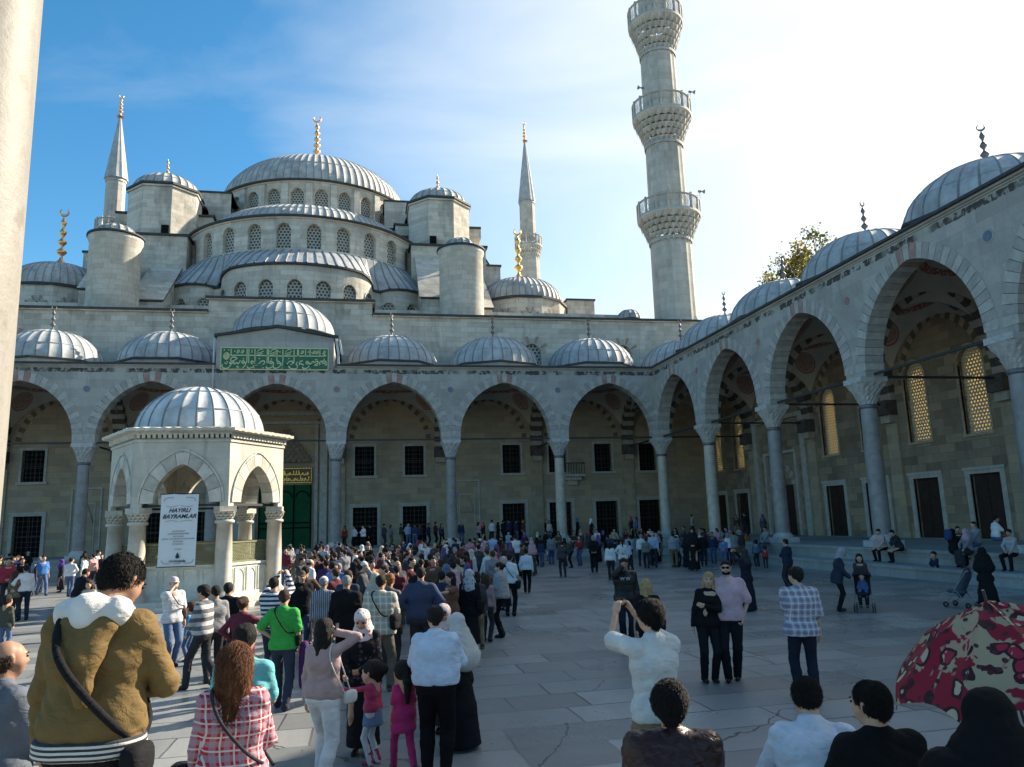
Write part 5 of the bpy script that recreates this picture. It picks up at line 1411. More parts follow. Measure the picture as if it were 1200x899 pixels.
    # --- face marks
    if g('face', True):
        E_ = SDF(); E_.k = .002; M_ = SDF(); M_.k = .002
        fs = hd / s * (.92 if fem else .96)
        for x in (-1, 1): E_.cap((x * .034 - .012, .089, .012), (x * .034 + .012, .089, .012), .0072, .0072); E_.cap((x * .034 - .018, .094, .034), (x * .034 + .018, .094, .034), .0045, .0045)
        if g('glasses'): 
            for x in (-1, 1): E_.cap((x * .034 - .014, .100, .010), (x * .034 + .014, .100, .012), .019, .019, (1, 2.2, 1)); E_.cap((x * .07, .08, .02), (x * .088, -.01, .02), .004, .004)
            E_.cap((-.02, .104, .016), (.02, .104, .016), .005, .005)
        if g('beard'): E_.cap((-.035, .058, -.075), (.035, .058, -.075), .034, .034); E_.cap((-.02, .094, -.042), (.02, .094, -.042), .006, .006)
        M_.cap((-.018, .092, -.056), (.018, .092, -.056), .0075, .0075)
        for k_, sd in (('eyes', E_), ('mouth', M_)):
            V, Q = sd.mesh(.004); out[k_] = ((V * fs) @ Rh.T + headc, Q)
    st = g('hair', 'short')
    def hairpart(st):
        V, Q = hair_get(st); k = hd / s * (.94 if fem else .97) * g('hairs', 1.0); return ((V * k) @ Rh.T + headc, Q)
    if st:
        out['hair'] = hairpart(st)
        if res < .0125 or g('strands'):
            lg_ = st in ('long', 'bob', 'tail')
            out['hair'] = join([out['hair'], strands(out['hair'][0], headc, 6500 if st != 'bald' else 1200, (.085 if lg_ else .020) / 1., 1.6 if lg_ else .9, int(g('seed', 3)), .0022)])
    if g('hat'): out['hat'] = hairpart(g('hat'))
    # --- top
    tp = g('top', 'shirt'); th = g('thick', .012)
    U = SDF(); U.k = .04; U.wr = g('wr', .005) * (1 if res < .02 else .7)
    belly = g('belly', 0.0); hem = g('hem', .90)
    cw = (.112 if fem else .120) * bw; ww = (.100 if fem else .114) * bw
    U.cap(T((-.065 * bw, 0, 1.26)), T((.065 * bw, 0, 1.26)), cw + th, cw + th, (.88, 1.0, .90)); U.cap(T((-.04 * bw, .01 + belly * .5, 1.12)), T((.04 * bw, .01 + belly * .5, 1.12)), ww + th + belly, ww + th + belly, (.84, 1.05, .9))
    hw = (.135 if fem else .130) * bw
    U.cap(T((-.05 * bw, 0, hem + .07)), T((.05 * bw, 0, hem + .07)), hw + th * 1.3, hw + th * 1.3, (.86, 1.05, .9), k=.05)
    if hem < .8: U.cap(T((-.05 * bw, 0, .95)), T((.05 * bw, 0, .95)), hw + th * 1.3, hw + th * 1.3, (.86, 1.05, .9), k=.05)
    if fem and not child: U.cap(T((-.07, .075, 1.27)), T((.07, .075, 1.27)), .062, .062, k=.05)
    for sp_ in S_: U.cap(sp_, T((0, -.012, 1.415)), .050 + th, .056 + th * .6, k=.045)
    U.cap(T((0, -.01, 1.38)), T((0, -.008, 1.445)), .085, .060 + th * .3, k=.05)
    U.pcut(T((0, 0, hem)), -(R @ np.array((0, 0, 1.0))))
    sl = g('sleeve', 1.0)
    for a, e, w, shp, palm, fd, sg in arms:
        aw2 = aw * g('sleevew', 1.0)
        if sl <= .6: U.cap(a, a + (e - a) * .12, .056 * aw2 + th, .056 * aw2 + th, k=.03); U.cap(a + (e - a) * .12, a + (e - a) * max(.15, sl * 1.6), .054 * aw2 + th, .057 * aw2 + th, k=.010)
        else:
            U.cap(a, a + (e - a) * .15, .056 * aw2 + th, .054 * aw2 + th, k=.03); U.cap(a + (e - a) * .15, e, .054 * aw2 + th, .045 * aw2 + th, k=.010); en = e + (w - e) * ((sl - .5) * 2 * .97); U.cap(e, en, .045 * aw2 + th, .033 * aw2 + th, k=.012)
    if g('collar', False): U.cap(T((-.02, -.015, 1.462)), T((.02, -.015, 1.462)), .064, .062, (1, 1, 1.3), k=.01)
    U.cap(T((0, .020, 1.525 + (.012 if g('collar') else 0))), T((0, .05, 1.66)), .064, .10, k=.006, sub=True)
    if g('hoodback'): U.cap(T((-.05, -.115, 1.42)), T((.05, -.115, 1.42)), .075, .075, k=.03); U.cap(T((0, -.14, 1.33)), T((0, -.13, 1.25)), .07, .04, k=.03)
    out['top'] = U.mesh(res, g('seed', 0))
    # --- bottom
    bt = g('bottom', 'trousers'); L_ = SDF(); L_.k = .03; L_.wr = .004 if res < .02 else .002; lw = g('legw', 1.0) * (.5 + .5 * bw)
    if bt in ('trousers', 'shorts'):
        L_.cap(hipc + np.array((-.05, 0, .06)), hipc + np.array((.05, 0, .06)), .122 * bw, .122 * bw, (.85, 1.05, .9)); L_.cap(hipc + np.array((-.06, -.015, -.02)), hipc + np.array((.06, -.015, -.02)), .125 * bw, .125 * bw, (.9, 1.05, 1))
        for hj, k, a, sg, toe in legs:
            L_.cap(hj, k, .098 * lw, .066 * lw, k=.03)
            if bt == 'trousers': L_.cap(k, k * .6 + a * .4, .066 * lw, .066 * lw, k=.02); L_.cap(k * .6 + a * .4, a - np.array((0, 0, .03)), .064 * lw, g('cuff', .058), k=.02)
            else: L_.cap(hj * .2 + k * .8, k + np.array((0, 0, -.04)), .085, .088, k=.03); L_.cap(hj, k, .11, .085, k=.03)
        L_.cut(hipc + R @ np.array((0, 0, max(-.06, min(.13, hem + .015 - .93)))), R @ np.array((0, 0, 1.)))
        if bt == 'shorts': L_.cut(legs[0][1] + np.array((0, 0, -.07)), (0, 0, -1))
    else:                                           # skirt / long coat
        zb = g('skirtz', .12); fl = g('flare', .20)
        mid = (legs[0][2] + legs[1][2]) / 2
        if sit: 
            km = (legs[0][1] + legs[1][1]) / 2; L_.cap(hipc, km, .17, .15, (.8, 1, 1)); L_.cap(km, (mid + km) / 2 * (1, 1, 1) + (0, 0, -.1), .15, .16, (.8, 1, 1))
        else:
            L_.cap(hipc + np.array((-.04, 0, .10)), hipc + np.array((.04, 0, .10)), .122, .122, (.88, 1.05, .9)); L_.cap(hipc, hipc * .5 + mid * .5, .135, .16 * .5 + fl * .5, (.9, 1.05, 1)); L_.cap(hipc * .5 + mid * .5, np.array((mid[0], mid[1], zb)), .16 * .5 + fl * .5, fl, (.92, 1.05, 1)); L_.cut((0, 0, zb), (0, 0, -1))
            L_.wr = .005
    out['bottom'] = L_.mesh(res, g('seed', 0) + 3)
    F_ = SDF(); F_.k = .015
    for hj, k, a, sg, toe in legs:
        q = a + np.array((toe * .02, .02, -.052)); tv = np.array((toe * .06, .135, -.002))
        if sit and g('footflat', True) is False: pass
        F_.cap(q - np.array((0, .035, 0)), q + tv, .036, .031, (1, 1, 1.0)); F_.cap(a - np.array((0, .02, .01)), a + np.array((0, .0, .02)), .045, .040)
        if g('boots'): F_.cap(a, a * .65 + k * .35, .05, .056)
        F_.cut((0, 0, min(ft[0][2], ft[1][2]) + .002), (0, 0, -1))
    out['shoes'] = F_.mesh(min(res, .014))
    if g('extra'): out.update(g('extra')(T, R, arms, legs, headc, Rh, res))
    return {k: (v[0] * s, v[1]) for k, v in out.items()}, dict(T=T, arms=arms, s=s, headc=headc, R=R)
CM = {}
def cloth(c, pat=None, rough=.85, c2=None, sc=1.0):
    key = (tuple(round(x, 3) for x in c), pat, rough, c2, sc)
    if key in CM: return CM[key]
    m = Mt('cloth_' + (pat or 'plain'), rough, .25); x, y, z = m.sep()[:3]
    base = m.mix(m.ramp(m.noise(7, 4), .3, .7), tuple(q * .82 for q in c), tuple(min(1, q * 1.08) for q in c))
    if pat == 'stripe':
        k = m.ma('LESS_THAN', m.ma('FRACT', m.ma('MULTIPLY', z, 9. * sc)), .5); base = m.mix(k, base, c2)
    elif pat == 'vstripe':
        k = m.ma('LESS_THAN', m.ma('FRACT', m.ma('MULTIPLY', m.ma('ADD', x, m.ma('MULTIPLY', y, .4)), 26. * sc)), .35); base = m.mix(m.ma('MULTIPLY', k, .7), base, c2)
    elif pat == 'plaid':
        u = m.ma('ADD', x, m.ma('MULTIPLY', y, .5)); f = 11. * sc
        kx = m.ma('LESS_THAN', m.ma('FRACT', m.ma('MULTIPLY', u, f)), .42); kz = m.ma('LESS_THAN', m.ma('FRACT', m.ma('MULTIPLY', z, f)), .42)
        base = m.mix(m.ma('MULTIPLY', kx, .55), base, c2); base = m.mix(m.ma('MULTIPLY', kz, .55), base, c2)
        lx = m.ma('LESS_THAN', m.ma('ABSOLUTE', m.ma('SUBTRACT', m.ma('FRACT', m.ma('MULTIPLY', u, f)), .7)), .06); lz = m.ma('LESS_THAN', m.ma('ABSOLUTE', m.ma('SUBTRACT', m.ma('FRACT', m.ma('MULTIPLY', z, f)), .7)), .06)
        base = m.mix(m.ma('MULTIPLY', m.ma('MAXIMUM', lx, lz), .8), base, (.62, .6, .58))
    elif pat == 'floral':
        v = m.n('ShaderNodeTexVoronoi', {'Vector': m.co(), 'Scale': 16. * sc}); base = m.mix(m.ramp(v.outputs[0], .28, .36), c2, base); v2 = m.n('ShaderNodeTexVoronoi', {'Vector': m.co(), 'Scale': 9. * sc}); base = m.mix(m.ma('LESS_THAN', v2.outputs[0], .2), base, (.05, .02, .03))
    nr = m.bump(m.noise(140, 3), .5, .003); nr = m.bump(m.noise(9, 3, .5, scl=(1, 1, 2.0), dist=1.5), .6, .018, nr); m.done(base, m.bump(m.noise(24, 3, .5, dist=1.), .3, .005, nr), rough); m.b.inputs['Sheen Weight'].default_value = .1 if rough > .6 and sum(c) > .5 else 0
    if sum(c) < .12: m.b.inputs['Specular IOR Level'].default_value = .1 if rough > .6 else .3
    CM[key] = m.mat; return m.mat
def skinmat(c):
    key = ('skin', c)
    if key not in CM: CM[key] = plain('skin', c, .55, .35, .12, 30, bump=.05)
    return CM[key]
SK = {'a': (.42, .23, .15), 'b': (.50, .30, .21), 'c': (.34, .18, .115)}
HC = {'black': (.012, .010, .009), 'brown': (.045, .025, .015), 'auburn': (.12, .045, .02), 'grey': (.22, .21, .20), 'blond': (.34, .235, .115), 'red': (.22, .08, .03)}
def hairmat(c):
    key = ('hair', c)
    if key not in CM:
        m = Mt('hair', .7, .2); n = m.noise(55, 5, .7, scl=(1, 1, .22), dist=.4); m.done(m.mix(m.ramp(n, .35, .65), tuple(q * .6 for q in HC[c]), tuple(q * 1.5 for q in HC[c])), m.bump(n, .9, .03), .72); CM[key] = m.mat
    return CM[key]
BLK = (.012, .012, .014)
def person(pos, face, label, o, group=None, name='person'):
    geo, info = person_geo(o)
    r = thing(name, label, 'person', pos, math.radians(face), group)
    def C(k, d): return o.get(k, d)
    mats = {'body': skinmat(SK[C('skin', 'a')]), 'eyes': K['dark'], 'mouth': plain('lips', (.30, .12, .10), .5) if 'lips' not in CM else CM['lips'], 'hair': hairmat(C('hc', 'black')) if not isinstance(C('hc', 'black'), bpy.types.Material) else C('hc', None),
            'hat': C('hatm', cloth((.6, .6, .58))), 'top': C('topm', cloth(BLK)), 'bottom': C('botm', cloth(BLK)), 'shoes': C('shoem', cloth(BLK, rough=.4))}
    CM['lips'] = mats['mouth']
    names = {'top': C('topn', 'shirt'), 'bottom': C('botn', {'trousers': 'trousers', 'shorts': 'shorts'}.get(C('bottom', 'trousers'), 'skirt')), 'hair': C('hairn', 'hair')}
    for k, VQ in geo.items():
        mkmesh(names.get(k, k), VQ, mats.get(k) or o['exm'][k], r)
    r['_s'] = info['s']
    return r, info
# photograph pixel (1200x899) -> world
_yaw, _pit, _rol = 0.1967266, 0.1777755, -0.0310376
_f = Vector((math.sin(_yaw) * math.cos(_pit), math.cos(_yaw) * math.cos(_pit), math.sin(_pit))); _r = Vector((math.cos(_yaw), -math.sin(_yaw), 0)); _u = _r.cross(_f)
_R, _U = _r * math.cos(_rol) + _u * math.sin(_rol), -_r * math.sin(_rol) + _u * math.cos(_rol)
CP = Vector((-22.8916, -56.139, 2.65))
def ray(px, py): return _f + _R * ((px - 600) / 893.47) - _U * ((py - 449.5) / 893.47)
def onz(px, py, z=0.):
    d = ray(px, py); return CP + d * ((z - CP.z) / d.z)
def atd(px, py, dist):
    d = ray(px, py); return CP + d * dist          # dist = depth along the optical axis
def hof(px, foot, top, z=0.):
    """standing height of somebody whose feet and head top are at these picture rows"""
    p = onz(px, foot, z); D = (p - CP).dot(_f); q = Vector((p.x, p.y, 0)); d = ray(px, top)
    t = math.hypot(p.x - CP.x, p.y - CP.y) / math.hypot(d.x, d.y); return CP.z + d.z * t - z
def facing(px, rel):
    """world heading for a body seen at px: rel 0 = back to the camera, 180 = facing it, 90 = facing left in the picture"""
    d = ray(px, 620); return math.degrees(math.atan2(-d.x, d.y)) + rel
# ------------------------------------------------------------------ the individual people
def res_for(D): return .012 if D < 6.5 else (.0145 if D < 13 else (.019 if D < 24 else .024))
def W(c=(.62, .63, .64)): return cloth(c)
def stand(px, foot, top, rel, label, z=0., dist=None, group=None, **o):
    if dist is None: p = onz(px, foot, z); h = hof(px, foot, top, z)
    else: q = atd(px, 620, dist); p = Vector((q.x, q.y, z)); h = CP.z + ray(px, top).z * math.hypot(q.x - CP.x, q.y - CP.y) / math.hypot(ray(px, top).x, ray(px, top).y) - z
    D = (Vector((p.x, p.y, CP.z)) - CP).dot(_f); o.setdefault('res', res_for(D)); o['h'] = o.get('hh') or h / (1.0 + .012)
    o['face'] = o.get('face', D < 20); o.setdefault('seed', px * .37)
    return person((p.x, p.y, z), facing(px, rel), label, o, group)
def seated(px, seat_z, top, rel, label, dist=None, ground=None, group=None, **o):
    """seat_z: world height of the seat; the thing's base is at the feet"""
    o['sit'] = True; o.setdefault('sitz', .45); gz = seat_z - o['sitz'] * .97
    q = atd(px, 620, dist); o.setdefault('h', 1.72); o.setdefault('feet', ((-.12, .46, 0), (.12, .42, 0)))
    o.setdefault('armL', 'lap'); o.setdefault('armR', 'lap'); o.setdefault('res', res_for(dist)); o['face'] = dist < 20; o.setdefault('seed', px * .37)
    o.setdefault('hem', .93)
    return person((q.x, q.y, gz), facing(px, rel), label, o, group)
WALK = ((-.10, .26, 0), (.10, -.24, .03)); STEP = ((-.09, .14, 0), (.09, -.13, 0)); WIDE = ((-.16, .02, 0), (.16, 0, 0)); CLOSE = ((-.07, .02, 0), (.07, 0, 0))
navy = cloth((.02, .03, .06)); jean = cloth((.07, .12, .22)); jeand = cloth((.025, .035, .06)); white = cloth((.66, .66, .66)); black = cloth(BLK); char = cloth((.035, .035, .04)); lblue = cloth((.38, .50, .66)); greym = cloth((.22, .22, .23)); beige = cloth((.42, .36, .27)); brown = cloth((.10, .06, .035)); khaki = cloth((.23, .17, .10)); shoeb = cloth((.02, .015, .012), rough=.35); tan = cloth((.35, .26, .16))
def item(name, label, cat, root, build, mat, parts=None):
    """a carried thing: modelled in the carrier's body frame, standing in the scene on its own"""
    t = thing(name, label, cat, tuple(root.location), root.rotation_euler[2]); s = root.get('_s', 1.0)
    for pn, fn, mt in ([(name + '_body', build, mat)] + (parts or [])):
        m = MB(); fn(m); m.v = [(v[0] * s, v[1] * s, v[2] * s) for v in m.v]
        o = m.build(pn, mt, None, shift=False); o.parent = t
    return t
def soft_box(c, sx, sy, sz, n=10, p=3.2, tilt=0.0):
    def f(m):
        rows = []
        for i in range(n + 1):
            ph = -PI / 2 + PI * i / n; row = []
            for j in range(2 * n):
                th = 2 * PI * j / (2 * n); sg = lambda v: math.copysign(abs(v) ** (2 / p), v)
                x = sx * sg(math.cos(ph)) * sg(math.cos(th)); y = sy * sg(math.cos(ph)) * sg(math.sin(th)); z = sz * sg(math.sin(ph))
                x, z = x * math.cos(tilt) - z * math.sin(tilt), x * math.sin(tilt) + z * math.cos(tilt)
                row.append((c[0] + x, c[1] + y, c[2] + z))
            rows.append(row)
        m.grid(rows, 0, True, close=True)
    return f
def strap(pts, w=.02, t=.006):
    def f(m):
        Q = []
        P = [pts[0]] + list(pts) + [pts[-1]]
        for i in range(1, len(P) - 2):
            for k in range(5):
                t_ = k / 5.; Q.append([.5 * (2 * P[i][d] + (P[i + 1][d] - P[i - 1][d]) * t_ + (2 * P[i - 1][d] - 5 * P[i][d] + 4 * P[i + 1][d] - P[i + 2][d]) * t_ ** 2 + (3 * P[i][d] - P[i - 1][d] - 3 * P[i + 1][d] + P[i + 2][d]) * t_ ** 3) for d in range(3)])
        Q.append(list(pts[-1]))
        for i in range(len(Q) - 1): m.tube(Q[i], Q[i + 1], w * .5, w * .5, 6)
    return f
def crossbag(root, side, label, mat=None, sz=(.15, .06, .12), z=.93, bw=1.0, name='shoulder_bag', sw=.022, dy=0.0, ty=0.0):
    s = side; y0 = .155 * bw + ty
    pts = [(s * .20 * bw, .02 + dy, z + .12), (s * .10 * bw, -y0 - .01, 1.12), (-s * .03 * bw, -y0 - .035, 1.30), (-s * .11, -.10, 1.43), (-s * .11, .02, 1.47), (-s * .07, .13, 1.38), (s * .04, y0 + .03, 1.2), (s * .15 * bw, y0 + .01, z + .18), (s * .22 * bw, .05 + dy, z + .12)]
    return item(name, label, 'bag', root, soft_box((s * (.235 * bw), .0 + dy, z), sz[1] * 1.0, sz[0], sz[2]), mat or black, [('strap', strap(pts, sw), mat or black), ('flap', soft_box((s * .237 * bw, dy, z + sz[2] * .42), sz[1] * 1.12, sz[0] * .96, sz[2] * .60), mat or black)])
# --- nearest left: the man in the ochre hoodie
def hoodie_extra(T, R, arms, legs, hc_, Rh, res):
    h = SDF(); h.k = .03; h.wr = .007
    h.cap(T((-.10, -.085, 1.455)), T((.10, -.085, 1.455)), .060, .060); h.cap(T((-.11, -.08, 1.45)), T((-.085, .07, 1.43)), .045, .035); h.cap(T((.11, -.08, 1.45)), T((.085, .07, 1.43)), .045, .035)
    h.cap(T((0, -.12, 1.47)), T((0, -.13, 1.43)), .07, .06)
    b = SDF(); b.wr = .003
    b.cap(T((-.06, -.005, .90)), T((.06, -.005, .90)), .166, .166, (.95, 1.12, 1)); b.cut(T((0, 0, .945)), (0, 0, 1)); b.cut(T((0, 0, .868)), (0, 0, -1))
    hd = SDF(); hd.k = .05; hd.wr = .006
    hd.cap(T((-.07, -.115, 1.39)), T((.07, -.115, 1.39)), .058, .058); hd.cap(T((-.03, -.15, 1.31)), T((.04, -.15, 1.31)), .062, .062); hd.cap(T((0.02, -.175, 1.25)), T((.03, -.165, 1.10)), .065, .03)
    c = SDF()
    for a, e, w, *_ in arms: d = (w - e) / np.linalg.norm(w - e); c.cap(w - d * .04, w - d * .005, .045, .042, k=.001)
    return {'fleece_lining': h.mesh(res), 'waistband': b.mesh(res), 'hood': hd.mesh(res), 'cuffs': c.mesh(.012)}
och = cloth((.155, .098, .034)); band = cloth((.55, .53, .48), 'stripe', c2=(.03, .03, .035), sc=5.2)
r, i = stand(122, 0, 657, -28, 'heavyset man in ochre hoodie with white fleece hood lining, seen from behind', z=.8, dist=3.55, hh=1.80, bulk=.97, hair='short', hairs=.98, hyaw=-25, hpitch=26, lean=4, topm=och, topn='hoodie', thick=.020, wr=.006, hem=.92, collar=False, botm=cloth((.010, .010, .012)), armL=((.27, .12, .86), (1, -.7, 0), 'relax', (-1, .2, 0), (0, .3, -1)), armR=((.10, .30, 1.10), (.8, -.6, -.3), 'grip', (-.2, -.8, .1), (-1, .1, 0)), feet=WIDE, skin='c', extra=hoodie_extra, exm={'fleece_lining': cloth((.60, .585, .55)), 'waistband': band, 'hood': och, 'cuffs': band}, sleevew=1.0, res=.0105, hs=1.0)
crossbag(r, 1, 'black nylon bag at the hip of the man in the ochre hoodie', sz=(.10, .045, .12), z=.80, bw=.98, dy=-.06, sw=.034, ty=.05)
r, i = stand(18, 0, 740, -62, 'bald man in grey sweater over pale checked collar at left edge', z=.3, dist=4.9, hair='bald', hc='brown', topm=cloth((.10, .115, .14)), topn='sweater', thick=.018, collar=True, botm=jeand, armL='side', armR='hold', bulk=1.1, hyaw=-10, skin='c')
item('jacket', 'black jacket folded over the arm of the bald man', 'jacket', r, soft_box((.20, .30, .90), .09, .12, .17, tilt=.3), cloth(BLK), [('sleeve', soft_box((.24, .22, .78), .06, .07, .14), cloth(BLK))])
# --- woman in the red plaid shirt
plaid = cloth((.42, .028, .045), 'plaid', c2=(.34, .28, .33), sc=1.15)
r, i = stand(280, 0, 745, -8, 'woman with auburn hair in red and white plaid shirt', z=.3, dist=4.75, fem=True, hair='long', hc='auburn', topm=plaid, thick=.018, hem=.76, wr=.005, bulk=.95, botm=jeand, armL='sidefwd', armR='front', hpitch=8)
crossbag(r, 1, 'dark grey strapped handbag on the woman in red plaid', char, sz=(.13, .05, .10), z=.86, bw=1.1)
item('jacket', 'black jacket bundled in the left hand of the woman in red plaid', 'jacket', r, soft_box((-.31, .12, .82), .10, .13, .20), black, [('sleeve', soft_box((-.34, .10, .60), .06, .08, .15, tilt=.2), black)])
stand(291, 0, 718, -12, 'short haired person in turquoise top behind the red plaid woman', z=0., dist=6.7, hh=1.86, hair='thick', topm=cloth((.12, .42, .44)), sleeve=.5, botm=jeand, bulk=.95, armR='front', armL='side')
stand(281, 826, 697, -30, 'woman with hair tied back in maroon knit reaching to the green shirt', fem=True, hair='bun', hc='brown', topm=cloth((.12, .02, .035)), topn='sweater', botm=char, armR='shoulder', armL='hip', hem=.82)
r, i = stand(330, 831, 686, -14, 'man in bright green t-shirt with purple coat on his arm', hair='short', hc='brown', topm=cloth((.03, .33, .06)), topn='t_shirt', sleeve=.5, sleevew=1.15, botm=jeand, armL='hip', armR='side', hem=.86, skin='b', feet=STEP, hh=1.74)
crossbag(r, 1, 'black messenger strap bag worn by the man in green', sz=(.10, .04, .08), z=.98)
item('coat', 'deep purple coat hanging from the arm of the man in green', 'coat', r, soft_box((.31, .06, .66), .075, .11, .30), cloth((.05, .012, .07)), [('lining', soft_box((.30, .04, .50), .06, .09, .24), cloth((.05, .012, .07)))])
stand(318, 806, 673, -25, 'man in navy and white striped top raising a camera', hair='short', hc='black', topm=cloth((.60, .60, .60), 'stripe', c2=(.02, .03, .07), sc=1.5), botm=jeand, armL='photohi', armR='photohi', skin='b')
stand(264, 792, 681, -20, 'man in black jacket and flat cap walking to the fountain', hair='short', hat='cap', hatm=char, topm=black, topn='jacket', thick=.022, hem=.80, botm=char, feet=WALK, armL='side', armR='pocket')
stand(249, 800, 681, 20, 'dark haired man in grey shirt half hidden behind the striped boy', hair='short', topm=greym, botm=char, hh=1.68)
stand(235, 807, 684, 62, 'boy in grey and white striped sweater walking left', hair='thick', topm=cloth((.42, .42, .42), 'stripe', c2=(.10, .10, .11), sc=.8), topn='sweater', thick=.02, botm=char, feet=WALK, armL='front', armR='side', shoem=shoeb, skin='b')
r, i = stand(199, 781, 674, 205, 'man in white cap and white checked shirt facing us with a phone', hair='short', hat='cap', hatm=cloth((.55, .45, .45)), topm=cloth((.60, .60, .60), 'plaid', c2=(.45, .45, .5), sc=1.3), sleeve=.55, sleevew=1.2, botm=jean, armR='mouth', armL='side', skin='b', hem=.84, feet=CLOSE)
crossbag(r, -1, 'small dark crossbody bag on the man in the white cap', brown, sz=(.10, .04, .10), z=.98)
stand(221, 775, 708, 60, 'small child in blue jacket beside the striped boy', hair='short', hc='brown', topm=cloth((.08, .25, .45)), topn='jacket', botm=jean, thick=.02, skin='b')
# --- left background group in the sun
stand(26, 727, 661, 10, 'man in white shirt and dark blue trousers at far left', topm=white, botm=navy, armL='hip', armR='side', bulk=1.05)
stand(14, 728, 668, -40, 'woman in brown patterned jacket beside the man in white at far left', fem=True, hair='long', hc='brown', topm=cloth((.13, .09, .06), 'floral', c2=(.2, .16, .1)), botm=char, hem=.80, armR='front')
stand(5, 716, 652, 190, 'person in red top with white collar at the left edge', topm=cloth((.40, .04, .06)), botm=char, skin='b', armL='front')
stand(48, 698, 650, 200, 'man in bright blue t-shirt and light jeans striding at left', hair='short', topm=cloth((.04, .16, .42)), topn='t_shirt', sleeve=.5, botm=jean, feet=WALK, skin='b', shoem=char)
stand(3, 766, 699, -30, 'man in dark olive jacket with jeans cut by the left edge', topm=cloth((.06, .065, .05)), topn='jacket', thick=.022, hem=.8, botm=jean)
stand(88, 738, 664, -60, 'man in black jacket with black shoulder bag leaning left', hair='short', topm=black, topn='jacket', thick=.022, botm=char, lean=16, armR='hold', armL='front', bulk=1.05)
stand(101, 748, 679, 150, 'woman with brown hair behind the hoodie man looking right', fem=True, hair='bob', hc='brown', topm=cloth((.4, .35, .3)), botm=char, skin='b')
stand(117, 690, 648, 165, 'man in dark jacket standing right of the fountain steps group at left', topm=char, topn='jacket', thick=.02, botm=char, skin='b', armL='front')
stand(126, 691, 649, 140, 'woman in black coat next to the man in the dark jacket at left', fem=True, hair='bun', topm=black, topn='coat', botm=black, bottom='skirt', hem=.8)
stand(70, 694, 655, 100, 'person in violet headscarf and dark coat at left near the portico', fem=True, hair=None, hat='scarf', hatm=cloth((.10, .04, .25)), topm=char, botm=char, bottom='skirt', hem=.8)
stand(97, 694, 650, 60, 'woman in white blouse with raised hand in the left group', fem=True, hair='bun', hc='brown', topm=white, botm=jeand, armR='mouth', skin='b')
stand(107, 692, 648, 40, 'man in pink shirt at the left group before the column', topm=cloth((.5, .28, .27)), botm=jeand, skin='b')
# --- centre front
wt = cloth((.66, .63, .62))
r, i = stand(381, 0, 720, -35, 'woman in dusty pink blouse and white trousers holding a phone to her ear', z=0., dist=8.35, fem=True, hair='long', hc='black', topm=cloth((.40, .27, .26)), topn='blouse', botm=wt, armR='ear', armL='side', hem=.90, legw=1.12, cuff=.075, feet=STEP, skin='b', hyaw=-8)
item('handbag', 'small cream handbag of the woman in white trousers', 'bag', r, soft_box((.27, .12, .90), .045, .10, .07), cloth((.6, .57, .52)), [('strap', strap([(.27, .12, .96), (.22, .05, 1.2), (.14, -.02, 1.47), (.16, -.1, 1.3), (.26, .02, .96)], .014), cloth((.6, .57, .52)))])
item('mobile_phone', 'phone held to the ear of the woman in the pink blouse', 'phone', r, lambda m: m.box(.115, .128, .04, .10, 1.55, 1.67), char, [('screen', lambda m: m.box(.112, .115, .045, .095, 1.56, 1.66), K['dark'])])
stand(425, 884, 702, 168, 'woman in red floral headscarf and long black coat facing us', fem=True, hair=None, hat='scarf', hatm=cloth((.55, .50, .48), 'floral', c2=(.45, .03, .05), sc=1.1), topm=cloth(BLK, 'floral', c2=(.06, .06, .07)), topn='coat', hem=.80, thick=.02, botm=black, bottom='skirt', skirtz=.10, flare=.19, armL='front', armR='hold', skin='a', hpitch=22, hh=1.68)
def kid_skirt(T, R, arms, legs, hc_, Rh, res):
    k = SDF(); k.wr = .004; k.cap(T((-.04, 0, .98)), T((.04, 0, .98)), .115, .115, (.9, 1, 1)); k.cap(T((0, 0, .95)), T((0, 0, .74)), .16, .19, (.9, 1, 1)); k.cut(T((0, 0, .70)), (0, 0, -1)); k.cut(T((0, 0, 1.03)), (0, 0, 1)); return {'skirt': k.mesh(.012)}
stand(437, 896, 779, 60, 'small girl in pink sweater and denim skirt holding a hand', fem=True, hair='bun', topm=cloth((.40, .04, .10)), topn='sweater', thick=.018, hem=.95, botm=cloth((.55, .53, .53)), legw=.85, armL='point', armR='side', shoem=cloth((.35, .03, .08)), extra=kid_skirt, exm={'skirt': cloth((.12, .18, .27))}, skin='b', boots=True)
stand(473, 905, 779, 20, 'little girl with ponytail in bright pink tunic and leggings', fem=True, hair='tail', hc='black', topm=cloth((.48, .025, .13)), topn='tunic', hem=.66, thick=.016, sleeve=.5, botm=cloth((.48, .025, .13)), armL='side', armR='side', feet=WALK, skin='b')
stand(512, 910, 707, -8, 'broad man in pale blue shirt and black trousers seen from behind', hair='thick', topm=cloth((.50, .58, .70)), thick=.018, wr=.007, bulk=1.13, belly=.035, collar=True, botm=cloth((.008, .008, .009)), armL=((.06, .24, 1.08), (1, -.35, -.1), 'grip', (-.2, -.8, .1), (-1, .1, 0)), armR=((.06, .24, 1.08), (1, -.35, -.1), 'grip', (-.2, -.8, .1), (-1, .1, 0)), lean=3, hyaw=14, hpitch=14, skin='b', hem=.93, legw=1.15)
stand(541, 877, 716, 58, 'woman in long white headscarf and black robe beside the blue shirted man', fem=True, hair=None, hat='scarflong', hatm=cloth((.46, .46, .44)), topm=black, topn='robe', bottom='skirt', skirtz=.05, flare=.24, botm=black, armL='front', armR='front', hem=.8, botn='robe_skirt', hpitch=15)
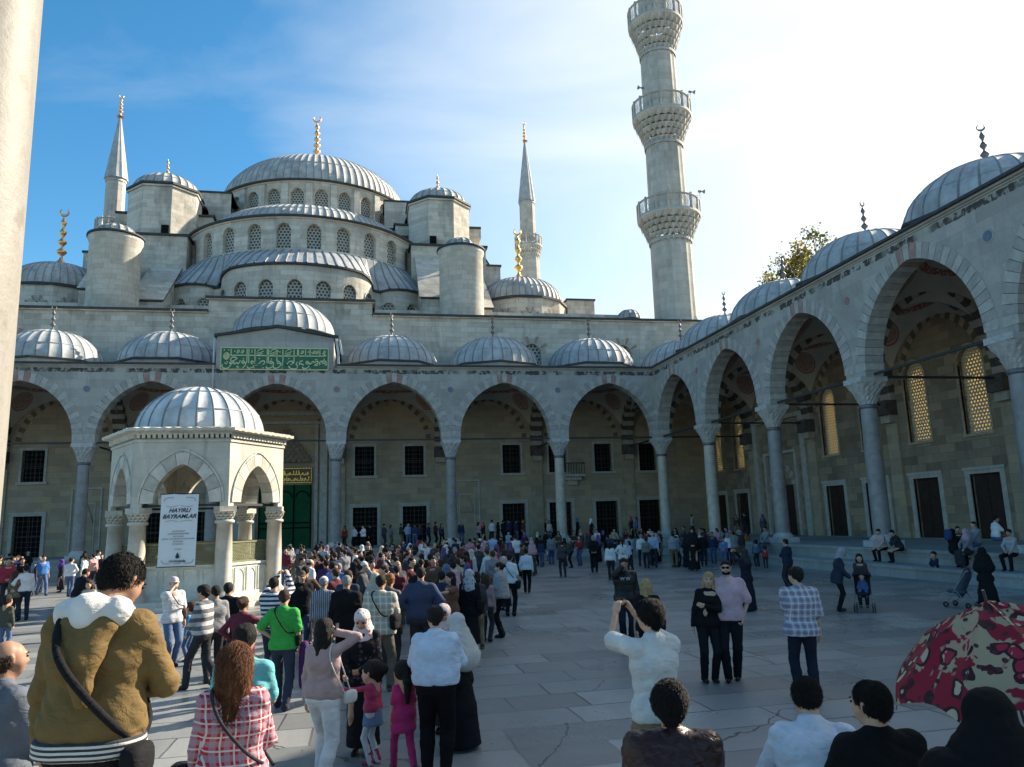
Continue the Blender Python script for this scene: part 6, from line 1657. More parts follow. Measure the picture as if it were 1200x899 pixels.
stand(522, 858, 705, 172, 'woman in pale pink patterned headscarf behind the blue shirted man', fem=True, hair=None, hat='scarf', hatm=cloth((.50, .40, .40), 'floral', c2=(.35, .2, .2)), topm=char, botm=char, bottom='skirt', hem=.8, hpitch=8)
r, i = stand(446, 810, 669, -18, 'tall man in beige checked shirt with black and white shoulder bag', hair='short', topm=cloth((.42, .39, .31), 'plaid', c2=(.30, .27, .2), sc=.9), thick=.016, bulk=1.12, sleeve=.55, sleevew=1.2, botm=cloth((.10, .08, .06)), armL='side', armR='front', hem=.84, hh=1.86, feet=WIDE)
crossbag(r, 1, 'black shoulder bag with white trim on the tall checked shirt man', sz=(.17, .06, .12), z=1.02)
stand(405, 800, 671, -10, 'grey haired man in black suit seen from behind in the queue', hair='short', hc='grey', topm=cloth((.010, .010, .012)), topn='suit_jacket', thick=.022, hem=.78, botm=cloth((.010, .010, .012)), bulk=1.05)
stand(378, 778, 674, -14, 'man in white cap and dark striped shirt in the queue', hair='short', hc='grey', hat='skull', hatm=cloth((.62, .61, .57)), topm=cloth((.10, .11, .15), 'vstripe', c2=(.5, .5, .5)), botm=khaki, bulk=1.08)
stand(352, 764, 667, 190, 'man in brown cap and dark open jacket walking towards us', hair='short', hat='cap', hatm=brown, topm=black, topn='jacket', thick=.024, hem=.78, botm=jeand, skin='b', feet=STEP)
stand(389, 745, 656, -60, 'man in blue polo shirt looking left behind the white cap', hair='short', hat='cap', hatm=char, topm=cloth((.08, .20, .42)), sleeve=.5, botm=jeand, skin='a', bulk=1.1)
stand(494, 792, 661, -4, 'man in dark navy sweater with hands on his hips', hair='short', topm=cloth((.03, .045, .09)), topn='sweater', thick=.02, bulk=1.1, botm=char, armL='hip', armR='hip')
stand(457, 790, 670, -16, 'woman with copper red hair behind the checked shirt', fem=True, hair='thick', hc='red', topm=cloth((.10, .10, .11)), botm=char, hem=.8)
stand(530, 772, 668, 120, 'woman with long dark hair in a rust top stretching out her arm', fem=True, hair='long', topm=cloth((.17, .07, .045)), sleeve=.4, botm=char, armL='point', armR='front', skin='b')
r, i = stand(552, 769, 665, -20, 'woman in grey white headscarf and long black coat with dark bag', fem=True, hair=None, hat='scarf', hatm=cloth((.42, .42, .44), 'floral', c2=(.16, .17, .2)), topm=black, topn='coat', hem=.8, thick=.02, botm=black, bottom='skirt', skirtz=.25, flare=.2, armR='side')
crossbag(r, 1, 'black handbag on the woman in the grey white headscarf', z=1.0)
stand(571, 752, 672, -25, 'woman in rose jacket behind the grey headscarf', fem=True, hair='long', hc='brown', topm=cloth((.35, .2, .2)), botm=char)
def poncho(T, R, arms, legs, hc_, Rh, res):
    k = SDF(); k.wr = .008; k.k = .06; k.cap(T((-.12, 0, 1.40)), T((.12, 0, 1.40)), .10, .10); k.cap(T((0, 0, 1.30)), T((0, 0, .98)), .20, .27, (.85, 1.15, 1)); k.cut(T((0, 0, .93)), (0, .2, -1)); k.cap(T((0, 0, 1.46)), T((0, 0, 1.49)), .08, .08); return {'poncho': k.mesh(.016)}
r, i = stand(588, 747, 657, 88, 'woman in pale grey poncho and black leggings holding a tablet', fem=True, hair='bun', topm=cloth((.30, .28, .27)), botm=black, legw=.85, armL='read', armR='read', extra=poncho, exm={'poncho': cloth((.32, .30, .29))}, boots=True, skin='b', feet=CLOSE)
item('tablet', 'dark tablet held by the woman in the grey poncho', 'tablet', r, lambda m: m.box(-.10, .10, .30, .32, 1.20, 1.36), char, [('screen', lambda m: m.box(-.09, .09, .292, .30, 1.21, 1.35), K['dark'])])
r, i = stand(599, 722, 647, -15, 'woman in white t-shirt and black trousers behind the poncho', fem=True, hair='short', topm=white, sleeve=.5, botm=black, armR='side')
crossbag(r, 1, 'black tote bag of the woman in white behind the poncho', z=.86)
stand(592, 715, 651, 150, 'woman in pale pink headscarf near the grey poncho', fem=True, hair=None, hat='scarf', hatm=cloth((.5, .38, .38)), topm=navy, botm=char, bottom='skirt', skin='b')
r, i = stand(618, 695, 642, -6, 'man in white shirt and black trousers walking away with a black bag', hair='short', topm=cloth((.60, .63, .66)), botm=cloth((.008, .008, .009)), feet=WALK, armL='bag', armR='side', collar=True)
item('handbag', 'black bag carried by the man in white walking away', 'bag', r, soft_box((-.26, .10, .74), .06, .15, .11), black, [('handle', strap([(-.26, .02, .84), (-.26, .10, .90), (-.26, .18, .84)], .015), black)])
# --- right of the middle
r, i = stand(736, 756, 651, 186, 'man in black leather jacket with white chest lettering talking on a phone', hair='short', topm=cloth((.008, .008, .009), rough=.4), topn='leather_jacket', thick=.022, bulk=1.05, hem=.86, botm=cloth((.014, .018, .03)), armL='side', armR='mouth', hpitch=6, feet=CLOSE, skin='c')
item('mobile_phone', 'phone in the raised hand of the man in the leather jacket', 'phone', r, lambda m: m.box(.085, .10, .12, .18, 1.52, 1.64), char, [('screen', lambda m: m.box(.081, .085, .125, .175, 1.53, 1.63), K['dark'])])
lt = text('W W', 0, 0, 0, .09, r, cloth((.4, .4, .38)), name='lettering', bold=.003); lt.location = (0, .185, 1.34); lt.rotation_euler = (PI / 2, 0, PI)
r, i = stand(764, 800, 675, -5, 'woman with blonde hair in black top behind the photographer', fem=True, hair='bob', hc='blond', topm=black, botm=black, armL='side', armR='side', sleeve=.5, hem=.85, feet=STEP)
crossbag(r, 1, 'black bag on the arm of the blonde woman behind the photographer', z=.95)
r, i = stand(757, 0, 699, 38, 'man in white polo shirt and khaki shorts taking a photo with raised hands', z=.24, dist=6.25, hair='thick', hc='black', topm=cloth((.58, .57, .54)), topn='polo_shirt', thick=.014, sleeve=.55, sleevew=1.15, hem=.84, collar=True, bottom='shorts', botm=khaki, armL='photo', armR='photo', skin='b', hyaw=4, bulk=1.0)
item('compact_camera', 'small dark camera held up by the man in the white polo', 'camera', r, lambda m: m.box(-.05, .05, .40, .42, 1.66, 1.73), char, [('lens', lambda m: m.tube((0, .42, 1.695), (0, .45, 1.695), .022), char)])
stand(757 + 190, 818, 661, 12, 'man in lilac and white checked short sleeved shirt with dark jeans', hair='thick', topm=cloth((.42, .38, .44), 'plaid', c2=(.16, .13, .2), sc=1.0), sleeve=.6, sleevew=1.2, thick=.016, hem=.82, bulk=1.1, botm=cloth((.018, .022, .035)), armL='fold', armR='side', hyaw=38, skin='b')
r, i = stand(834, 799, 667, 196, 'blonde woman in black outfit and heeled boots leaning on a man', fem=True, hair='long', hc='blond', topm=cloth((.010, .010, .011)), botm=cloth((.012, .012, .014)), hem=.86, armR='side', armL='fold', side=-6, boots=True, skin='b', feet=((-.06, .03, 0), (.10, .0, 0)), hyaw=-15)
stand(861, 798, 652, 178, 'man in pink short sleeved shirt and sunglasses with legs crossed', hair='short', hc='black', glasses=True, beard=True, topm=cloth((.52, .34, .38)), sleeve=.55, sleevew=1.15, botm=cloth((.012, .012, .016)), armR='wide', armL='pocket', bulk=1.05, skin='b', hem=.86, feet=((-.04, -.10, 0), (.08, .06, 0)), shoem=cloth((.01, .01, .01), rough=.3))
r, i = stand(878, 716, 641, 55, 'woman in long black dress and scarf photographing with raised arms', fem=True, hair=None, hat='scarf', hatm=char, topm=cloth((.015, .018, .028)), topn='dress', bottom='skirt', skirtz=.03, flare=.2, botm=cloth((.015, .018, .028)), armL='photo', armR='photo', hem=.8, botn='dress_skirt')
stand(926, 692, 630, 60, 'man in dark blue clothes with folded arms left of the stroller group', topm=navy, botm=char, armL='fold', armR='fold', bulk=1.05)
stand(888, 664, 633, 20, 'child in blue jacket near the right steps', topm=cloth((.08, .13, .2)), botm=char, hair='short')
stand(898, 666, 640, 10, 'small child in red jacket near the right steps', topm=cloth((.35, .03, .04)), botm=char, hair='bun', hc='brown', fem=True)
stand(985, 716, 640, -80, 'woman in grey hood and dark blue coat bending to the stroller', fem=True, hair=None, hat='hood', hatm=cloth((.26, .28, .32)), topm=cloth((.025, .035, .055)), topn='coat', thick=.022, hem=.74, botm=black, lean=12, hpitch=15, armR='hold', armL='hold', legw=.9)
stand(1013, 712, 648, 182, 'girl with dark hair standing behind the stroller', fem=True, hair='bob', topm=cloth((.05, .04, .04)), botm=char, armL='front', armR='front', skin='b')
# stroller
sp = onz(1014, 716); t = thing('stroller', 'dark folding baby stroller with a baby in the courtyard', 'stroller', (sp.x, sp.y, 0), math.radians(facing(1014, 180)))
m = MB(); Fm = K['col_grey']
for s in (-1, 1):
    m.tube((s * .22, .34, .09), (s * .20, -.10, .60), .013); m.tube((s * .20, -.10, .60), (s * .20, -.32, 1.02), .013); m.tube((s * .22, -.30, .09), (s * .20, .02, .50), .013); m.tube((s * .20, -.32, 1.02), (s * .20, -.40, 1.03), .02)
m.tube((-.2, -.1, .6), (.2, -.1, .6), .01); m.tube((-.2, .05, .45), (.2, .05, .45), .01); m.tube((-.21, -.3, .1), (.21, -.3, .1), .01)
m.build('frame', Fm, t, shift=False)
for x in (-.22, .22):
    for y in (.34, -.30):
        for dx in (-.03, .03):
            wv = MB(); wv.revolve([(.055, -.014), (.088, -.014), (.092, 0), (.088, .014), (.055, .014), (.03, .01), (.03, -.01), (.055, -.014)], (0, 0, 0), 18); o = wv.build('wheel', K['iron'], t, shift=False); o.location = (x + dx, y, .092); o.rotation_euler = (0, PI / 2, 0)
sd = SDF(); sd.cap((0, -.14, .85), (0, -.06, .52), .20, .19, (1, 2.6, 1)); sd.cap((0, -.02, .48), (0, .16, .46), .19, .18, (1, 1, 2.6)); mkmesh('seat', sd.mesh(.018), cloth((.02, .02, .03)), t)
m = MB(); rows = [[(.24 * math.cos(a) * k, -.20 + .34 * math.sin(b), .86 + .22 * math.cos(b) * (math.sin(a)) ) for a in np.linspace(0, PI, 13)] for b, k in [(q, 1) for q in np.linspace(-.6, 1.1, 7)]]; m.grid(rows, 0, True); m.build('canopy', cloth((.02, .02, .03)), t, shift=False)
bd = SDF(); bd.k = .02; bd.cap((0, -.02, .76), (0, .02, .60), .085, .10); bd.cap((-.08, .0, .72), (-.12, .12, .60), .035, .03); bd.cap((.08, .0, .72), (.12, .12, .60), .035, .03); bd.cap((-.05, .04, .56), (-.08, .22, .54), .05, .045); bd.cap((.05, .04, .56), (.08, .22, .54), .05, .045); bd.cap((-.08, .22, .54), (-.08, .25, .40), .042, .032); bd.cap((.08, .22, .54), (.08, .25, .40), .042, .032)
b_ = thing('person', 'baby in blue sitting in the stroller', 'person', (sp.x, sp.y, 0), math.radians(facing(1014, 180)))
mkmesh('clothes', bd.mesh(.011), cloth((.06, .10, .2)), b_); V, Q = HEADM[True]; mkmesh('body', (V * .78 + np.array((0, .0, .885)), Q), skinmat(SK['b']), b_); V, Q = hair_get('short'); mkmesh('hair', (V * .78 + np.array((0, .0, .885)), Q), hairmat('brown'), b_)
# --- seated people in front, in the shade
seated(772, .80, 803, 4, 'person with dark hair in brown leather jacket sitting with back to us', dist=4.55, topm=cloth((.035, .012, .010), rough=.38), topn='leather_jacket', hair='thick', hc='black', thick=.034, wr=.010, bulk=1.15, botm=char, hs=1.02, sleevew=1.2)
seated(935, .80, 782, 8, 'man in white shirt sitting bent forward with back to us', dist=4.65, topm=cloth((.55, .58, .64)), hair='short', hc='black', thick=.016, wr=.008, lean=24, hpitch=4, bulk=1.1, botm=cloth((.05, .012, .012)), collar=True, skin='b')
seated(1002, .80, 789, 28, 'man in black suit jacket sitting beside the white shirted man', dist=4.45, topm=cloth((.009, .009, .010)), topn='suit_jacket', hair='short', hc='black', thick=.026, bulk=1.12, hyaw=28, botm=black, collar=True, skin='b')
st = thing('stool', 'low wooden stool under the woman in black at the lower right', 'stool', (0, 0, 0)); q = atd(1135, 620, 3.15); st.location = (q.x, q.y, .8)
m = MB(); m.box(-.17, .17, -.14, .14, .20, .235); m.build('seat', K['wood'], st, shift=False)
for sx in (-1, 1):
    for sy in (-1, 1): m = MB(); m.box(sx * .14 - .018, sx * .14 + .018, sy * .11 - .018, sy * .11 + .018, 0, .2); m.build('leg', K['wood'], st, shift=False)
r, i = seated(1135, 1.04, 790, 10, 'woman in wide black robe sitting under the floral umbrella', dist=3.15, fem=True, hair=None, hat='scarflong', hatm=cloth((.007, .007, .008)), topm=cloth((.007, .007, .008)), topn='robe', hem=.80, thick=.05, wr=.008, bulk=1.35, bottom='skirt', botm=cloth((.007, .007, .008)), hpitch=30, botn='robe_skirt', sleevew=1.15)
# umbrella
uc = atd(1186, 800, 3.75); ut = thing('umbrella', 'cream and red floral umbrella tilted over the woman in black', 'umbrella', tuple(uc), 0)
ut.rotation_euler = (math.radians(6), math.radians(-12), math.radians(-20))
umat = Mt('umbrella_cloth', .6, .3); v1 = umat.n('ShaderNodeTexVoronoi', {'Vector': umat.n('ShaderNodeVectorMath', {0: umat.co(), 1: umat.n('ShaderNodeVectorMath', {0: umat.n('ShaderNodeTexNoise', {'Vector': umat.co(), 'Scale': 7.}).outputs[1], 'Scale': .12}, operation='SCALE').outputs[0]}, operation='ADD').outputs[0], 'Scale': 8.5}); v2 = umat.n('ShaderNodeTexVoronoi', {'Vector': umat.co(), 'Scale': 17.}); 
big = umat.ramp(umat.noise(4.6, 3, .6, dist=1.2), .46, .48); c = umat.mix(big, (.38, .31, .20), (.27, .010, .030)); pt = umat.ma('LESS_THAN', v1.outputs[0], .40); c = umat.mix(pt, c, umat.mix(umat.ma('LESS_THAN', v1.outputs[0], .27), (.045, .01, .015), umat.mix(big, (.36, .02, .05), (.5, .42, .3))))
c = umat.mix(umat.ma('MULTIPLY', umat.ma('LESS_THAN', v2.outputs[0], .22), 1.), c, (.07, .02, .03))
tr = umat.n('ShaderNodeBsdfTranslucent'); umat.l(c, tr.inputs[0]); mx_ = umat.n('ShaderNodeMixShader', {0: .3}); umat.l(umat.b.outputs[0], mx_.inputs[1]); umat.l(tr.outputs[0], mx_.inputs[2]); umat.l(mx_.outputs[0], umat.out.inputs[0]); umat.done(c, umat.bump(umat.noise(8, 4), .3, .02))
m = MB(); NR = 8; Ru, Hu = .56, .40; rows = []
for i in range(9):
    t_ = i / 8.; row = []
    for j in range(NR * 8):
        a = 2 * PI * j / (NR * 8); f = abs(((j / 8.) % 1) - .5) * 2
        rr = Ru * (.45 * t_ + .55 * math.sin(t_ * PI / 2 * .98)) * (1 - .09 * (1 - f ** 2) * t_); zz = Hu * (.5 * (1 - t_) + .5 * math.cos(t_ * PI / 2 * .98)) + .06 * (1 - f ** 2) * t_ ** 3 - .045 * (1 - f * f) * math.sin(t_ * PI) + .006 * math.sin(a * 9 + t_ * 12)
        row.append((rr * math.cos(a), rr * math.sin(a), zz))
    rows.append(row)
m.grid(rows, 0, True, close=True); m.build('canopy', umat.mat, ut, shift=False)
for k in range(NR):
    a = 2 * PI * k / NR; m = MB(); P = [(Ru * (.45 * t_ + .55 * math.sin(t_ * PI / 2 * .98)) * math.cos(a), Ru * (.45 * t_ + .55 * math.sin(t_ * PI / 2 * .98)) * math.sin(a), Hu * (.5 * (1 - t_) + .5 * math.cos(t_ * PI / 2 * .98)) - .006) for t_ in np.linspace(0, 1.03, 9)]; m.path(P, .0022, 5); m.build('rib', K['iron'], ut, shift=False)
m = MB(); m.tube((0, 0, Hu + .06), (0, 0, -.42), .007); m.build('shaft', K['iron'], ut, shift=False)
m = MB(); m.tube((0, 0, -.40), (0, 0, -.52), .016, .013); m.build('handle', K['wood'], ut, shift=False)
# --- seated along the right steps (lower step top .46, seat on the upper step at 1.0 or the lower at .46)
SX = 0
def onstep(px, top, rel, label, x=-1.35, seat=.98, **o):
    """someone sitting on the right-hand steps, hips at world x"""
    d = ray(px, 650); t_ = (x - CP.x) / d.x; p = Vector((x, CP.y + d.y * t_, 0)); D = (Vector((p.x, p.y, CP.z)) - CP).dot(_f)
    o['sit'] = True; o.setdefault('sitz', .50); o.setdefault('h', 1.7); o.setdefault('feet', ((-.12, .42, 0), (.12, .38, 0))); o.setdefault('armL', 'knee'); o.setdefault('armR', 'lap'); o.setdefault('res', res_for(D)); o['face'] = D < 26; o.setdefault('hem', .93); o.setdefault('seed', px * .3)
    return person((p.x, p.y, seat - o['sitz'] * .97), 90 + rel, label, o)
onstep(1036, 630, 10, 'man in red and white checked shirt sitting on the right steps', topm=cloth((.4, .12, .13), 'plaid', c2=(.5, .45, .45)), botm=black, skin='b', armL='knee', armR='knee', lean=14)
onstep(1056, 632, -15, 'man in dark jacket sitting close beside the checked shirt on the steps', topm=char, topn='jacket', botm=black, thick=.02, lean=22, skin='b', armL='chin')
onstep(1094, 652, 30, 'small child in dark jacket sitting on the lower right step', x=-2.0, seat=.47, h=1.15, topm=navy, botm=char, sitz=.3, feet=((-.1, .34, 0), (.1, .30, 0)))
r, i = onstep(1119, 636, -170, 'woman in black headscarf with blue backpack sitting on the steps', x=-1.5, fem=True, hair=None, hat='scarf', hatm=black, topm=black, botm=black, bottom='skirt')
item('backpack', 'blue backpack worn by the woman in the black headscarf', 'bag', r, soft_box((0, -.22, 1.18), .15, .09, .21), cloth((.02, .05, .14)), [('pocket', soft_box((0, -.29, 1.10), .11, .05, .11), cloth((.02, .05, .14)))])
onstep(1135, 637, 5, 'woman in pale pink headscarf sitting on the right steps', fem=True, hair=None, hat='scarf', hatm=cloth((.45, .28, .34)), topm=cloth((.2, .18, .2)), botm=char, bottom='skirt', skin='b')
onstep(1146, 615, 0, 'man in grey shirt and light jeans sitting high on the platform edge', x=-.6, seat=1.22, topm=greym, botm=jean, skin='b')
r, i = onstep(1170, 600, 160, 'man in white t-shirt sitting with back to us on the right platform', x=-.3, seat=1.42, topm=white, topn='t_shirt', sleeve=.5, botm=jean, armL='front', lean=5)
stand(1160, 716, 640, 20, 'woman in full black cloak standing before the right steps', fem=True, hair=None, hat='scarflong', hatm=black, topm=black, topn='cloak', bottom='skirt', skirtz=.04, flare=.27, botm=black, armL='front', armR='point', botn='cloak_skirt', hem=.8)
onstep(1186, 648, 20, 'woman in dark clothes with pale sleeve at the right edge of the steps', fem=True, hair='bun', topm=cloth((.35, .33, .33)), botm=black, x=-1.5)
onstep(1126, 630, 60, 'person in dark coat sitting behind the blue backpack', x=-.9, seat=1.05, topm=char, botm=black)
# empty folded pushchair beside them
sp = onz(1128, 712); t = thing('stroller', 'empty blue grey umbrella stroller near the right steps', 'stroller', (sp.x, sp.y, 0), math.radians(facing(1128, 60)))
m = MB()
for s in (-1, 1):
    m.tube((s * .22, .30, .08), (s * .18, -.30, .95), .013); m.tube((s * .20, -.28, .08), (s * .18, .10, .55), .013); m.tube((s * .18, -.30, .95), (s * .18, -.38, .97), .018)
m.tube((-.2, -.28, .1), (.2, -.28, .1), .01); m.tube((-.2, .3, .1), (.2, .3, .1), .01); m.build('frame', Fm, t, shift=False)
for x in (-.22, .22):
    for y in (.31, -.29):
        wv = MB(); wv.revolve([(.03, -.015), (.075, -.015), (.08, 0), (.075, .015), (.03, .015), (.03, -.015)], (0, 0, 0), 16); o = wv.build('wheel', K['iron'], t, shift=False); o.location = (x, y, .08); o.rotation_euler = (0, PI / 2, 0)
sd = SDF(); sd.cap((0, -.24, .88), (0, .0, .42), .18, .17, (1, 2.8, 1)); sd.cap((0, .0, .40), (0, .2, .42), .17, .16, (1, 1, 2.8)); mkmesh('seat', sd.mesh(.018), cloth((.06, .08, .11)), t)
# ------------------------------------------------------------------ the crowd: prototypes copied by obj.copy()
def proto(o):
    o = dict(o); o.setdefault('res', .024); o.setdefault('face', False); o.setdefault('h', 1.72 if not o.get('fem') else 1.63)
    geo, info = person_geo(o); d = {}
    for k, VQ in geo.items(): d[k] = mkmesh({'top': 'top', 'bottom': 'trousers' if o.get('bottom', 'trousers') == 'trousers' else 'skirt'}.get(k, k), VQ, skinmat(SK['b']) if k == 'body' else K['dark'], None)
    return d, o
PROT = {}
defs = {
 'm1': dict(), 'm2': dict(armR='front', armL='front', hyaw=20), 'm3': dict(armR='hip', hyaw=-25, feet=STEP), 'm4': dict(feet=WALK, armL='sidefwd', armR='sideback'), 'm5': dict(armR='photo', armL='photo'), 'm6': dict(armL='fold', armR='fold', bulk=1.12), 'm7': dict(armL='back', armR='back', bulk=1.05, hair='short', hyaw=10),
 'mc': dict(hat='cap', armR='pocket'), 'ms': dict(hat='skull', bulk=1.1, armR='front'), 'mb': dict(hair='bald', bulk=1.1, armL='pocket'),
 'w1': dict(fem=True, hair='long', armR='front'), 'w2': dict(fem=True, hair='bob', feet=STEP), 'w3': dict(fem=True, hair='tail', armL='hip', hem=.8), 'w4': dict(fem=True, hair='bun', armR='ear'),
 's1': dict(fem=True, hair=None, hat='scarf', bottom='skirt', hem=.8, armR='front'), 's2': dict(fem=True, hair=None, hat='scarf', hem=.74, feet=STEP), 's3': dict(fem=True, hair=None, hat='scarflong', bottom='skirt', hem=.8, skirtz=.06, flare=.23, armL='front', armR='front'),
 'c1': dict(h=1.2, armL='sidefwd'), 'c2': dict(h=1.05, fem=True, hair='tail'),
 't1': dict(sit=True, feet=((-.12, .42, 0), (.12, .38, 0)), armL='knee', armR='lap', sitz=.45), 't2': dict(sit=True, fem=True, hair=None, hat='scarf', bottom='skirt', feet=((-.12, .42, 0), (.12, .38, 0)), armL='lap', armR='lap', sitz=.45), 't3': dict(sit=True, fem=True, hair='long', feet=((-.12, .42, 0), (.12, .38, 0)), armL='lap', armR='knee', sitz=.45, lean=12),
}
rnd = random.Random(11)
TOPS = [('white', (.62, .63, .64)), ('black', (.013, .013, .015)), ('dark grey', (.05, .05, .055)), ('navy blue', (.022, .032, .07)), ('light blue', (.26, .34, .44)), ('red', (.26, .03, .035)), ('grey', (.22, .22, .23)), ('maroon', (.11, .018, .03)), ('pink', (.50, .24, .28)), ('beige', (.42, .36, .27)), ('dark green', (.03, .08, .045)), ('brown', (.10, .06, .035)), ('purple', (.06, .02, .08)), ('orange', (.45, .15, .03)), ('bright blue', (.04, .14, .36))]
TW = [5, 13, 9, 7, 2.6, 2, 4, 2, 1.2, 2, 1, 2.5, .5, .4, .5]
BOTS = [('black', (.012, .012, .014)), ('jeans', (.06, .10, .19)), ('dark', (.03, .032, .04)), ('khaki', (.20, .15, .09))]
SCF = [('white', (.60, .59, .57)), ('black', (.015, .015, .017)), ('pink', (.48, .28, .30)), ('blue', (.10, .14, .24)), ('cream', (.5, .44, .34)), ('red', (.35, .04, .06)), ('violet', (.12, .07, .17))]
seen = {}
def crowd(kind, x, y, z, rz, zone, group, h=None, top=None, hatc=None):
    if kind not in PROT: PROT[kind] = [*proto(defs[kind]), 0]
    d, o, n = PROT[kind]; PROT[kind][2] += 1
    act = {'m2': 'hands together', 'm3': 'hand on hip', 'm4': 'walking', 'm5': 'photographing', 'm6': 'arms folded', 'm7': 'hands behind', 'w1': 'hand raised', 'w4': 'phoning', 't1': 'seated', 't2': 'seated', 't3': 'seated'}.get(kind, '')
    for _try in range(12):
        tn, tc_ = top or rnd.choices(TOPS, TW)[0]; bn_, bc = rnd.choice(BOTS) if o.get('bottom') != 'skirt' else (tn, tc_)
        if o.get('bottom') == 'skirt' and rnd.random() < .6: tn, tc_ = ('black', (.013, .013, .015)) if rnd.random() < .5 else ('dark grey', (.05, .05, .055)); bn_, bc = tn, tc_
        hat = rnd.choice(SCF) if o.get('fem') else (rnd.choice([('white', (.62, .61, .58)), ('black', (.015, .015, .017))]) if kind == 'mc' else ('white', (.62, .61, .58)))
        hcn = rnd.choices(['black', 'brown', 'grey', 'auburn' if o.get('fem') else 'black'], [6, 3, 1.2, .8])[0]
        sx = 'woman' if o.get('fem') else 'man'
        if o['h'] < 1.3: sx = 'child'
        head = (hat[0] + (' headscarf' if o.get('fem') else ' cap')) if o.get('hat') else ('bald head' if o.get('hair') == 'bald' else hcn + {'long': ' long hair', 'bob': ' bob', 'tail': ' ponytail', 'bun': ' bun'}.get(o.get('hair'), ' hair'))
        lab = ', '.join(q for q in (sx + (' ' + act if act else ''), head, tn + (' robe' if o.get('bottom') == 'skirt' else ' top'), '' if o.get('bottom') == 'skirt' else bn_ + (' trousers' if bn_ != 'jeans' else ''), zone) if q)
        if hatc: hat = hatc
        if lab not in seen: break
    seen[lab] = 1
    w = lab.split()
    sc = (h or o['h']) / o['h'] * rnd.uniform(.965, 1.04)
    r = thing('person', ' '.join(w[:16]), 'person', (x, y, z), rz, group); r.scale = (sc,) * 3
    for k, ob in d.items():
        c = ob.copy(); COL.objects.link(c); c.parent = r
        sl = c.material_slots[0]; sl.link = 'OBJECT'
        sl.material = {'body': skinmat(SK[rnd.choice('aab')]), 'hair': hairmat(hcn), 'hat': cloth(hat[1]), 'top': cloth(tc_), 'bottom': cloth(bc), 'shoes': shoeb}[k]
    return r
def gfeet(px, foot, z=0.): return onz(px, foot, z)
taken = []
for o_ in list(S.objects):
    if o_.get('category') == 'person': taken.append((o_.location.x, o_.location.y))
def free(x, y, d): return all((x - a) ** 2 + (y - b) ** 2 > d * d for a, b in taken)
G1 = 'people in the dense crowd before the portal'
zones = lambda D, px: ('near' if D < 22 else 'middle' if D < 32 else 'far') + ' ' + ('left' if px < 420 else 'centre' if px < 520 else 'right') + ' of the crowd'
kinds = ['m1', 'm2', 'm3', 'm4', 'm5', 'm6', 'm7', 'mc', 'ms', 'mb', 'w1', 'w2', 'w3', 'w4', 's1', 's2', 's3', 'c1', 'c2']; kw = [4, 3, 3, 1.5, 1.5, 2.5, 2.5, 1, .8, 1, 2.4, 2, 1.6, 1, 2.2, 1.6, 1.2, .7, .5]
def fill(n, regf, zf, group, dmin=.55, facef=None):
    k = 0; tries = 0
    while k < n and tries < n * 60:
        tries += 1; px, D = regf()
        q = atd(px, 640, D); x, y = q.x, q.y
        if math.hypot(x - FX, y - FY) < 4.4 or y > -2.6 or not free(x, y, dmin): continue
        taken.append((x, y)); k += 1
        rz = math.radians(facing(px, rnd.gauss(0, 38) if rnd.random() < .72 else rnd.uniform(90, 270)))
        crowd(rnd.choices(kinds, kw)[0], x, y, 0, rz, zf(D, px), group)
def reg_dense():
    D = rnd.uniform(15.5, 47) ** 1.0
    if D < 24: px = rnd.uniform(355, 560)
    elif D < 34: px = rnd.uniform(338, 590)
    else: px = rnd.uniform(330, 640)
    return px, D
fill(150, reg_dense, zones, G1, .62)
def reg_left(): return rnd.uniform(-10, 118), rnd.uniform(30, 46)
fill(20, reg_left, lambda D, px: 'left of the fountain', 'people left of the fountain', .8)
def reg_right(): return rnd.uniform(640, 880), rnd.uniform(40, 47.5)
fill(26, reg_right, lambda D, px: 'below the ' + ('middle' if px < 760 else 'corner') + ' arches', 'people scattered before the far steps', .7)
